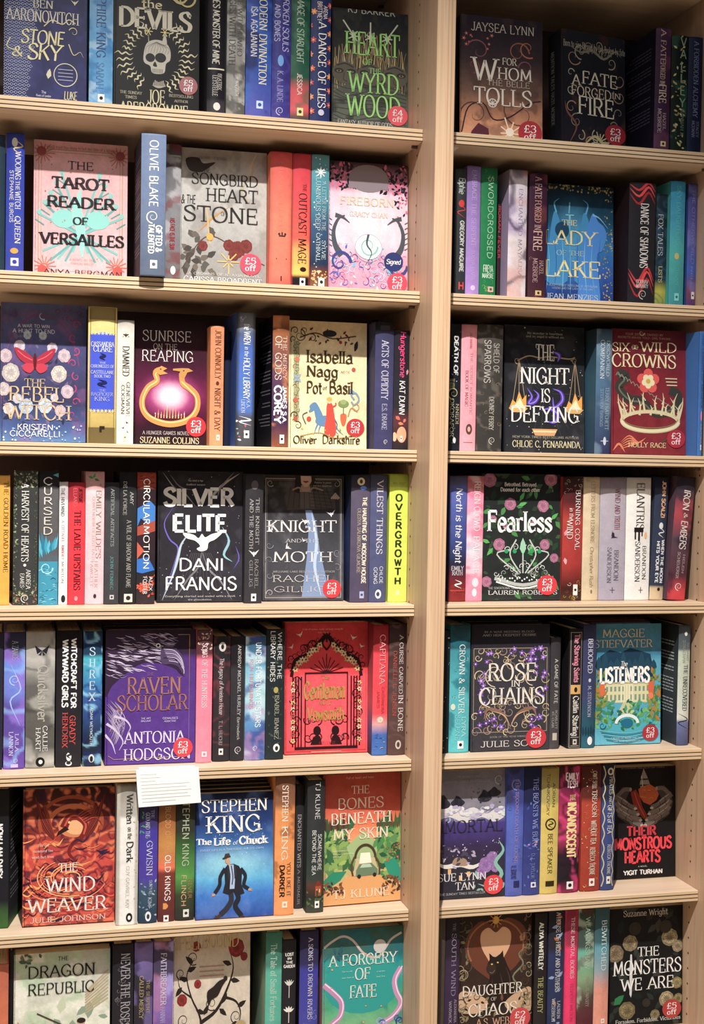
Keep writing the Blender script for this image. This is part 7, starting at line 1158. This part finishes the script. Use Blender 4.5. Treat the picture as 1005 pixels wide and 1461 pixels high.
def a_hearts(P, uv):
    P.poly([(44, 24), (46, 14), (49, 6), (50, 2), (52, 6), (56, 14), (60, 24), (56, 32), (47, 32)], '8c8886'); P.line([(44, 17), (58, 17)], 2, '2c2420', False); P.line([(43, 25), (60, 25)], 2, '2c2420', False); P.line([(47, 12), (49, 28)], .8, 'd8d4d0')
    P.poly([(42, 30), (50, 26), (60, 24), (70, 30), (74, 38), (70, 46), (60, 52), (50, 48), (44, 40)], 'b4542c'); P.scatter(20, ['d88450', '8c3820', 'c86438'], 1.5, 3.4, 4, (46, 28, 68, 46), 'wave')
    P.poly([(30, 34), (38, 30), (44, 40), (48, 54), (56, 66), (52, 72), (44, 64), (34, 50)], '84281c'); P.line([(36, 34), (42, 50), (52, 68)], 1, 'c05038')
    for sx in (-1, 1):
        g = lambda a, b: (50+sx*a, b)
        P.poly([g(20, 30), g(32, 26), g(42, 36), g(46, 50), g(40, 66), g(28, 74), g(16, 76), g(22, 62), g(30, 52), g(26, 40)], '453c39')
        P.line([g(20, 30), g(30, 30), g(40, 38)], 5.5, '6c5f5a'); P.ell(*g(20, 30), 2, 2.6, '94867f')
        for i, (kx, ky, tx, ty) in enumerate(((32, 46, 12, 56), (34, 54, 8, 64), (32, 62, 4, 72), (26, 69, 2, 79))):
            P.line([g(44-i*2, ky-8), g(kx+4, ky-3), g(kx-4, ky+2), g((kx+tx)/2, (ky+ty)/2+1.5), g(tx, ty)], 7.4, ('6a5d58', '776963', '7f716a', '6c605a')[i], n=5)
            P.line([g(42-i*2, ky-9), g(kx+3, ky-5), g(kx-5, ky), g((kx+tx)/2, (ky+ty)/2-.6)], 1.5, ('a0928a', 'b0a198', 'a8988f', '8c7f78')[i], n=5, taper=2)
            for q in ((kx+1, ky-1), ((kx+tx)/2+3, (ky+ty)/2)): P.line([g(q[0]-1, q[1]-3), g(q[0]+1, q[1]), g(q[0], q[1]+3)], .8, '2c2523')
            P.ell(*g(tx+.6, ty), 2.6, 1.8, 'b8aaa2'); P.line([g(38-i*2, ky+.5), g(kx-4, ky+5.6), g(tx+2, ty+3.6)], .9, '1c1817')
f(652, 892, 66, 'black face-out book with two pale hands cradling red heart', lambda P: P.grad([(0, '1c1a1c'), (1, '201e20')]), a_hearts,
  [('THEIR', 710, 284, 818, 318, 'c83440', 'b'), ('MONSTROUS', 664, 326, 876, 368, 'ec3c48', 'b'), ('HEARTS', 702, 376, 834, 418, 'ec3c48', 'b'), ('A NOVEL', 752, 430, 786, 435, 'd8d4d0', 'n'), ('YIGIT TURHAN', 698, 446, 842, 462, 'f0ecea', 'b'), ('IN HEARTBREAK THERE ARE NO EASY ENDINGS', 690, 62, 850, 68, 'a09c9c', 't')], spine='1c1a1c', t=34, e=96)
# =================================================================== BOTTOM SHELF, left bay
crop('S', 6, 0)
s(-60, 26, 240, 'coral orange spine cut by the left edge', [(0, 'b0604c'), (1, 'ec8458')], [])
s(28, 48, 178, 'thin black spine beside the coral orange one', '1c1a1e', [], e=44)
def a_dragon(P, uv):
    P.scatter(30, ['a8b898', 'c4ccb0', '8ca08c'], 4, 8, 3, (40, 50, 98, 140), 'leaf')
    for i in range(9): P.line([(74, 72-i*3), (98, 56-i*4)], 1.4, 'b8a484', False)
    P.sm([(0, 150), (6, 84), (14, 98), (20, 78), (26, 104), (36, 112), (48, 120), (40, 150)], 'e88c50'); P.sm([(6, 150), (10, 104), (16, 112), (22, 100), (30, 124), (34, 150)], 'f4c478'); P.line([(4, 76), (14, 92), (28, 108), (40, 116)], 5, 'd86840', taper=2)
    P.sm([(60, 92), (72, 86), (80, 90), (88, 112), (92, 150), (62, 150), (66, 116)], '5c443c'); P.line([(64, 96), (52, 92), (40, 84)], 4.5, '6c5044'); P.disc(70, 82, 4, 'c8a088'); P.ell(70, 79.6, 4.6, 3.2, '2c2422'); P.line([(24, 68), (52, 84), (62, 90)], 1.6, '4c3c34', False); P.line([(62, 102), (54, 120), (50, 140)], 2, '4c3c34'); P.line([(70, 92), (80, 110)], 2, 'a8946c', False)
    P.scatter(10, ['4c5c48', '6c7c60'], 2, 4, 7, (2, 2, 30, 12), 'leaf')
inf = f(50, 482, 186, 'pale green-white face-out book with archer and flames', lambda P: P.grad([(0, 'b4b8ac'), (.3, 'd0d0c4'), (.6, 'ccd4bc'), (1, 'b0c09c')]).cloud('b0c8a8', 5, .5, .65, 3, .7).cloud('ecebe0', 5, .5, .65, 9, .7), a_dragon,
  [('THE', 252, 202, 300, 220, '34342c', 'n'), ('DRAGON', 118, 240, 418, 292, '24241f', 's'), ('REPUBLIC', 118, 318, 414, 368, '24241f', 's')], spine='8c9484', t=34, e=36, lean=.05)
s(492, 586, 148, 'black spine with silver thorned blackletter title', [(0, '24222a'), (1, '302c34')], [('NEVER THE ROSES', 190, 520, .4, .82, 'a8a4ac', 's')], pat=[('curl', ['7c7880', '5c5860'], 24, 2, 0)], side='1c1a20')
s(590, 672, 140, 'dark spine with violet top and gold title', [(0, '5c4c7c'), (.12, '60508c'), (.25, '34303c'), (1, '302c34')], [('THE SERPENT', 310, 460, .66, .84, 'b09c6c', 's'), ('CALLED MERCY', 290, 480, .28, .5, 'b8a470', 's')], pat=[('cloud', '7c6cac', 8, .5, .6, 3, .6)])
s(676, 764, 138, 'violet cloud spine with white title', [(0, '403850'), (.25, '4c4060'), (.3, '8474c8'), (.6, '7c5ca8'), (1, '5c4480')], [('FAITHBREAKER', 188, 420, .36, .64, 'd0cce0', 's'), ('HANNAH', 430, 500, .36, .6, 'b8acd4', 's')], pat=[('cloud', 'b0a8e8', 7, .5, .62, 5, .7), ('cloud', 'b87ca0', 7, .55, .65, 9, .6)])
crop('T', 6, 0)
def a_spell(P, uv):
    k = '2c2422'
    P.line([(20, 150), (34, 128), (36, 100), (24, 76), (18, 52), (28, 34)], 4, k, taper=1); P.line([(36, 104), (56, 92), (70, 70), (78, 48), (74, 30)], 4.6, k, taper=1); P.line([(66, 78), (82, 84), (88, 98), (82, 116)], 3.4, k, taper=1); P.line([(24, 76), (10, 66), (6, 52)], 2.4, k, taper=1); P.line([(30, 132), (50, 128), (60, 140)], 2.6, k, taper=1)
    for x, y, a in ((20, 58, 200), (18, 48, -20), (30, 90, 20), (40, 96, -60), (60, 90, 40), (74, 60, 10), (76, 44, 200), (84, 90, -30), (86, 106, 160), (12, 64, 130), (26, 40, 220), (70, 74, 120), (48, 128, -70), (26, 122, 190)): P.leaf(x, y, 13, a, 3, k)
    for x, y, r in ((26, 34, 5), (82, 100, 5), (10, 50, 4), (50, 84, 5), (14, 100, 5)): P.curl(x, y, r*1.6, 60, 1.5, 1.3, k)
    for x, y, r in ((82, 26, 11), (30, 22, 6), (12, 78, 7), (92, 36, 5), (32, 62, 5), (88, 128, 8), (20, 112, 5)): P.rose(x, y, r, 'a03030', '541c1c', 8, x)
    P.sm([(44, 72), (52, 66), (60, 60), (70, 58), (64, 66), (58, 76), (50, 80), (46, 86)], k); P.disc(68, 58, 2.6, k)
    P.disc(88, 112, 8, 'b0986c')
    for i in range(3): P.line([(34, 44+i*5), (66, 44+i*5)], .8, 'b0746c', False)
f(-168, 158, 60, 'pale beige face-out book with black vines and red roses', lambda P: P.grad([(0, 'bcac98'), (.4, 'd0c4b4'), (1, 'c8bcac')]), a_spell,
  [('SPELLBOUND', -164, 132, 112, 186, 'c8b480', 's')], spine='b0a490', t=34, e=58, lean=.04)
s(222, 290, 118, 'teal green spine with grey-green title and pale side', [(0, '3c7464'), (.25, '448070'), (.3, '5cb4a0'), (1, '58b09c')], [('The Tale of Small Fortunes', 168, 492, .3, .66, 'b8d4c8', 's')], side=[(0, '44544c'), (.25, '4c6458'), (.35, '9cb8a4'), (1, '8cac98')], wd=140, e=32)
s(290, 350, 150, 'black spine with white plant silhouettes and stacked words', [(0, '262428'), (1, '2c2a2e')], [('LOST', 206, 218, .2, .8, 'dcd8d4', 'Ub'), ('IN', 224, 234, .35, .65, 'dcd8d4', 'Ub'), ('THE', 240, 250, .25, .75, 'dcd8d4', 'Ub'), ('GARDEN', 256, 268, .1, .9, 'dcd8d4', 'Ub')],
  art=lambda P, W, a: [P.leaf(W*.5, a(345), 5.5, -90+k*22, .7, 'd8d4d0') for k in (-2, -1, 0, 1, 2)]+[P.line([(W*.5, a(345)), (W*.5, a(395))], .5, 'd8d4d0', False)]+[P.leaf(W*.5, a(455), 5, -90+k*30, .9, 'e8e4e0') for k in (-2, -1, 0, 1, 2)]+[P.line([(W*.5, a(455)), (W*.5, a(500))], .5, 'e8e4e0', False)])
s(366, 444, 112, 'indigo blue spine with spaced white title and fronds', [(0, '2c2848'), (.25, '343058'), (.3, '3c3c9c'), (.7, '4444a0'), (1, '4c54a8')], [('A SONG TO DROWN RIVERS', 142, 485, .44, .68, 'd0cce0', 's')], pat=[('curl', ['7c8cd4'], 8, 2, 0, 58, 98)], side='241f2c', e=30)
def a_forgery(P, uv):
    P.ell(50, 64, 48, 34, '2c9c98'); 
    P.line([(2, 20), (14, 12), (26, 8), (38, 14), (52, 30), (70, 34), (84, 16), (98, 8)], 2.6, 'c8b8b4'); P.line([(2, 36), (10, 30), (24, 34), (48, 42)], 2, '2c6c74')
    for p, c in (([(2, 62), (14, 72), (24, 84), (22, 100), (8, 112), (4, 128)], 'c088b4'), ([(98, 48), (90, 62), (92, 76), (98, 90), (88, 104), (74, 112)], 'c890bc')): P.line(p, 6.5, c, taper=0); P.line([(x+1.5, y-1) for x, y in p], 1.6, 'f0d8ec')
    P.poly([(24, 142), (40, 122), (50, 112), (60, 122), (78, 142), (60, 150), (30, 150)], 'b0c494'); P.poly([(44, 128), (50, 118), (56, 128)], '3c4c3c'); P.scatter(20, ['7ca070', '4c6c54', 'd8d8a8'], 1.5, 3, 5, (28, 118, 72, 146), 'leaf')
    for i in range(22): P.curl(random.Random(i).uniform(68, 98), 106+i*2, 5, i*70, 1.3, 1.8, ('3c5cb0', '94b0e0', '2c3c8c')[i % 3])
    for i in range(10): P.curl(random.Random(i+50).uniform(2, 22), 118+i*3, 5, i*70, 1.3, 1.6, ('3c94a0', 'c890b4', '2c6c8c')[i % 3])
    P.disc(71, 22, 8, 'c8c4c0'); P.scatter(14, ['e8a06c'], .8, 1.6, 7, (8, 24, 90, 120)); P.scatter(8, ['2c5c6c'], 2, 3.4, 9, (14, 16, 34, 30), 'leaf')
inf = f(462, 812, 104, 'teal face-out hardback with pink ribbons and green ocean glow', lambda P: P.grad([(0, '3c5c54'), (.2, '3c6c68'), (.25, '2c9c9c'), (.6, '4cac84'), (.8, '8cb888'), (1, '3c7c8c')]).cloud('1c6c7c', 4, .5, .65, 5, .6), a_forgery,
  [('A FORGERY', 496, 208, 778, 254, 'dce4dc', 's'), ('OF', 604, 268, 668, 316, 'dce4dc', 's'), ('FATE', 582, 340, 694, 392, 'dce4dc', 's'), ('The sea will', 548, 280, 592, 286, 'd8e8e0', 't'), ('claim them all', 548, 306, 598, 312, 'd8e8e0', 't'), ('or set them', 695, 278, 730, 284, 'd8e8e0', 't'), ('both free', 695, 300, 730, 306, 'd8e8e0', 't')], kind='h', spine='b86c80', t=40, e=26, lean=.03)
behind(inf, 6, 0, 2, 2.5, 'dark top edge behind the teal ocean hardback', '2c3030', 16)
# =================================================================== BOTTOM SHELF, right bay
crop('U', 6, 1)
s(0, 28, 116, 'narrow black and cream spine beside the upright', '4c443c', [])
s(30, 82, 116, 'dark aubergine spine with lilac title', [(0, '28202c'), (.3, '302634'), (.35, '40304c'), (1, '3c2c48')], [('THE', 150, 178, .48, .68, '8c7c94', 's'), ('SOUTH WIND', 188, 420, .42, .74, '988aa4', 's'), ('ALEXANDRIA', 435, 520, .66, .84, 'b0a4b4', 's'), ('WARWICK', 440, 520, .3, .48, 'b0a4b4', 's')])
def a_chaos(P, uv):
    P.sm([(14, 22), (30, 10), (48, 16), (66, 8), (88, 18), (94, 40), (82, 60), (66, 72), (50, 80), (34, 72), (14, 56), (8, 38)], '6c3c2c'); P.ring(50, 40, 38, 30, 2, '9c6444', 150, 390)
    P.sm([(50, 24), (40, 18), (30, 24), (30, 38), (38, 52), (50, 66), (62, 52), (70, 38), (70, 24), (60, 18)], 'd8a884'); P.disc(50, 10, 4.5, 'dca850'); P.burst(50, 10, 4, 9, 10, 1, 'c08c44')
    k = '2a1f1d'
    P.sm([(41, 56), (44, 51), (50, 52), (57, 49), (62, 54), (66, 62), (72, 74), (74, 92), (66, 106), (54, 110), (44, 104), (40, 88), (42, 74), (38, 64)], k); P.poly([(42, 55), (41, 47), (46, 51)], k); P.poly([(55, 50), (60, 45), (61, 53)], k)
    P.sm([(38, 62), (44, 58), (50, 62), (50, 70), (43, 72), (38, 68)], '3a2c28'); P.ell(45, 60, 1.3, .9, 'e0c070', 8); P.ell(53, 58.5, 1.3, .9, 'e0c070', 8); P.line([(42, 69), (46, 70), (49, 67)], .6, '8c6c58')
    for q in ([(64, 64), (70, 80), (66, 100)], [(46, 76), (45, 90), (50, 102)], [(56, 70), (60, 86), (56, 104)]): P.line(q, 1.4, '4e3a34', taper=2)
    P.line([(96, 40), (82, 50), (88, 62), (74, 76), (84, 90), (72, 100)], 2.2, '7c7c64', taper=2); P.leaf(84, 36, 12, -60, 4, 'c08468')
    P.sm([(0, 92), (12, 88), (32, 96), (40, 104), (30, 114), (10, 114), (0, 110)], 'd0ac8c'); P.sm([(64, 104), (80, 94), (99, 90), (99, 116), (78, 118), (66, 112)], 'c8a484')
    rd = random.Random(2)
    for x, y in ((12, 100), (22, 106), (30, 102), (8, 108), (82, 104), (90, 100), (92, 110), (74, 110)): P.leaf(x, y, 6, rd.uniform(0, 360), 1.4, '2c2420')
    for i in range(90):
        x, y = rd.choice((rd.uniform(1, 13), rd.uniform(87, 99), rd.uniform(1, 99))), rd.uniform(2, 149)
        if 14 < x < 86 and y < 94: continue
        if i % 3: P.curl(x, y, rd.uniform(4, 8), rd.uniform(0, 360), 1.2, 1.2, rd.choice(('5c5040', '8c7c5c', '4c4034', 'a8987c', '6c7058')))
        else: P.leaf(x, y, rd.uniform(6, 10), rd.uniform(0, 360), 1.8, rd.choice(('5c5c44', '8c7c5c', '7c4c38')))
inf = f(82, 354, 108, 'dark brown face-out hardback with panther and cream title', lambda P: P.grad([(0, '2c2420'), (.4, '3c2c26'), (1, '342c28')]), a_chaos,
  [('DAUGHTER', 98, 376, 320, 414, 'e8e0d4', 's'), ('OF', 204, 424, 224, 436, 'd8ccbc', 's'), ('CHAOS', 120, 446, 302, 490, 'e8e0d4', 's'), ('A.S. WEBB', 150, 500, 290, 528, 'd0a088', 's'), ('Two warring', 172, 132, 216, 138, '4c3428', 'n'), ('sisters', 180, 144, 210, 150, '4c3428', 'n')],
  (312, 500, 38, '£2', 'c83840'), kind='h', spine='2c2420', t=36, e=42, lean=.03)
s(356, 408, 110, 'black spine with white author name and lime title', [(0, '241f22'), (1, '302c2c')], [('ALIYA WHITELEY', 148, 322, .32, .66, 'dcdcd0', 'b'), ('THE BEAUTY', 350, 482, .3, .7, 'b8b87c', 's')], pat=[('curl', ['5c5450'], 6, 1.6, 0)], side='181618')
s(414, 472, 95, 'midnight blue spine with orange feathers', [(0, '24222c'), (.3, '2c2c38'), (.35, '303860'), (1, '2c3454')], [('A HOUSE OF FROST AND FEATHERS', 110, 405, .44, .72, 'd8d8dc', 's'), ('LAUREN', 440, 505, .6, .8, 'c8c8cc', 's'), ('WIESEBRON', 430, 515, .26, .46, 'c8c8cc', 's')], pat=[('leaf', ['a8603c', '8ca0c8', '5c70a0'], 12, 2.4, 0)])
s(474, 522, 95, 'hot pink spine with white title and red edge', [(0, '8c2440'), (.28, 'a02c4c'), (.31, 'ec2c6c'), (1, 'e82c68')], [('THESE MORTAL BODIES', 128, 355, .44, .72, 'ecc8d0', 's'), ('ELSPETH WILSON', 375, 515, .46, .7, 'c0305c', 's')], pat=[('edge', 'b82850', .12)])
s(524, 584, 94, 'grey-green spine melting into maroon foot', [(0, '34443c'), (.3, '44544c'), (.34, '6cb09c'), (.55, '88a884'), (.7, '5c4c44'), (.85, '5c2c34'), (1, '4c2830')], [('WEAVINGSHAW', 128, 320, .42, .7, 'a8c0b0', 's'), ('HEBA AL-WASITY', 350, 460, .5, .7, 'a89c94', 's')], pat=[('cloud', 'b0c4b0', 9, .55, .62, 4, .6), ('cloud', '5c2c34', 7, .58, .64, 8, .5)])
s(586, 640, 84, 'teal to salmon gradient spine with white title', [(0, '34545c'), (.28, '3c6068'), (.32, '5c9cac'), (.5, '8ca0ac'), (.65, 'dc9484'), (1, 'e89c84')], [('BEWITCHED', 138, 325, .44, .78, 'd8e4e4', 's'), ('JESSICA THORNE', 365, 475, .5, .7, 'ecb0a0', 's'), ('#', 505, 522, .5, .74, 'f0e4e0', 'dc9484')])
def a_mons(P, uv):
    P.scatter(60, ['2c3430', '1c2422', '3c3c3a'], 4, 8, 3, None, 'leaf'); P.leaf(6, 120, 18, -40, 5, '2c7c4c'); P.leaf(30, 132, 16, -120, 5, '34885c'); P.leaf(88, 94, 14, 30, 4, '3c6c44'); P.leaf(60, 130, 12, 60, 4, '2c5c40')
    for x, y, r, c in ((28, 44, 11, 'a89878'), (82, 40, 12, 'b8a884'), (93, 52, 8, 'b0a080'), (8, 56, 12, 'a08c70'), (24, 128, 12, 'a09068'), (78, 118, 11, 'c8b890'), (92, 98, 8, 'b8ac78'), (62, 136, 7, '9c906c'), (94, 118, 7, 'a89c70'), (54, 12, 5, '1c1a1c'), (34, 26, 9, '2c2826'), (76, 26, 9, '34302c'), (50, 120, 6, '2c2a28')): P.rose(x, y, r, c, '3c3428', 8, x)
    P.poly([(28, 58), (30, 58), (31, 74), (36, 76), (31, 79), (30, 108), (29, 112), (27, 108), (27, 79), (22, 76), (27, 74)], 'd8d8dc')
f(645, 917, 92, 'black face-out book with pale roses, dagger and white title', lambda P: P.grad([(0, '1e1c1e'), (1, '1c1e1e')]), a_mons,
  [('Suzanne Wright', 698, 98, 862, 120, 'd0c8c0', 's'), ('THE', 752, 236, 830, 270, 'ecebe8', 's'), ('MONSTERS', 660, 284, 912, 336, 'f0eeec', 's'), ('WE ARE', 690, 350, 884, 394, 'f0eeec', 's'), ('Forsaken. Forbidden. Victorious?', 668, 500, 915, 514, 'dcd8d0', 's')],
  (877, 466, 35, '£5', 'b03434'), spine='1c1a1c', t=34, e=52, lean=.04)
# =================================================================== card on the fifth shelf
cd = bpy.data.objects.new('shelf_card', None); C.objects.link(cd)
cd['label'] = 'white printed card hanging tilted over the fifth shelf edge, left bay'; cd['category'] = 'card'
yc = -2.2; A_ = [on_plane(x, y, np.array([0, yc, 0]), np.array([0, 1., 0])) for x, y in ((191.5, 1098), (281, 1094), (284.5, 1145), (195.5, 1152))]
cen = sum(A_)/4; cd.location = W3(*cen)
def loc(p, dy=0): return ((p[0]-cen[0])/1000, (p[1]+dy-cen[1])/1000, (p[2]-cen[2])/1000)
V = [loc(p) for p in A_]+[loc(p, .5) for p in A_]
mesh('card', V, [(3, 2, 1, 0), (4, 5, 6, 7)]+[(i, (i+1) % 4, 4+(i+1) % 4, 4+i) for i in range(4)], M_CARD, cd)
tab = [A_[0]+np.array([6., 0, 0]), A_[1]-np.array([6., 0, 0])]
MBt = MB(); zt = ZS[4]+.1
V = [loc(tab[0], .3), loc(tab[1], .3), loc(np.array([tab[1][0], 16, zt+.6])), loc(np.array([tab[0][0], 16, zt+.6]))]; V += [(x, y, z+.0005) for x, y, z in V]
mesh('fold_tab', V, [(0, 1, 2, 3), (7, 6, 5, 4), (0, 4, 5, 1), (1, 5, 6, 2), (2, 6, 7, 3), (3, 7, 4, 0)], M_CARD, cd)
Pq = Print(100, 60)
for i, (w0, w1) in enumerate(((6, 32), (6, 38), (6, 30), (6, 84), (6, 78), (6, 86), (6, 80), (6, 84), (6, 60))):
    Pq.line([(w0, 9+i*5.4), (w1, 9+i*5.4)], .8, 'c8c4c4', False)
Pq.build('card_lettering', lambda x, y, o: np.array([loc(A_[0]*(1-a)*(1-b)+A_[1]*a*(1-b)+A_[2]*a*b+A_[3]*(1-a)*b, -q-.05) for a, b, q in zip(x/100, y/60, o)]), M_INK, cd)
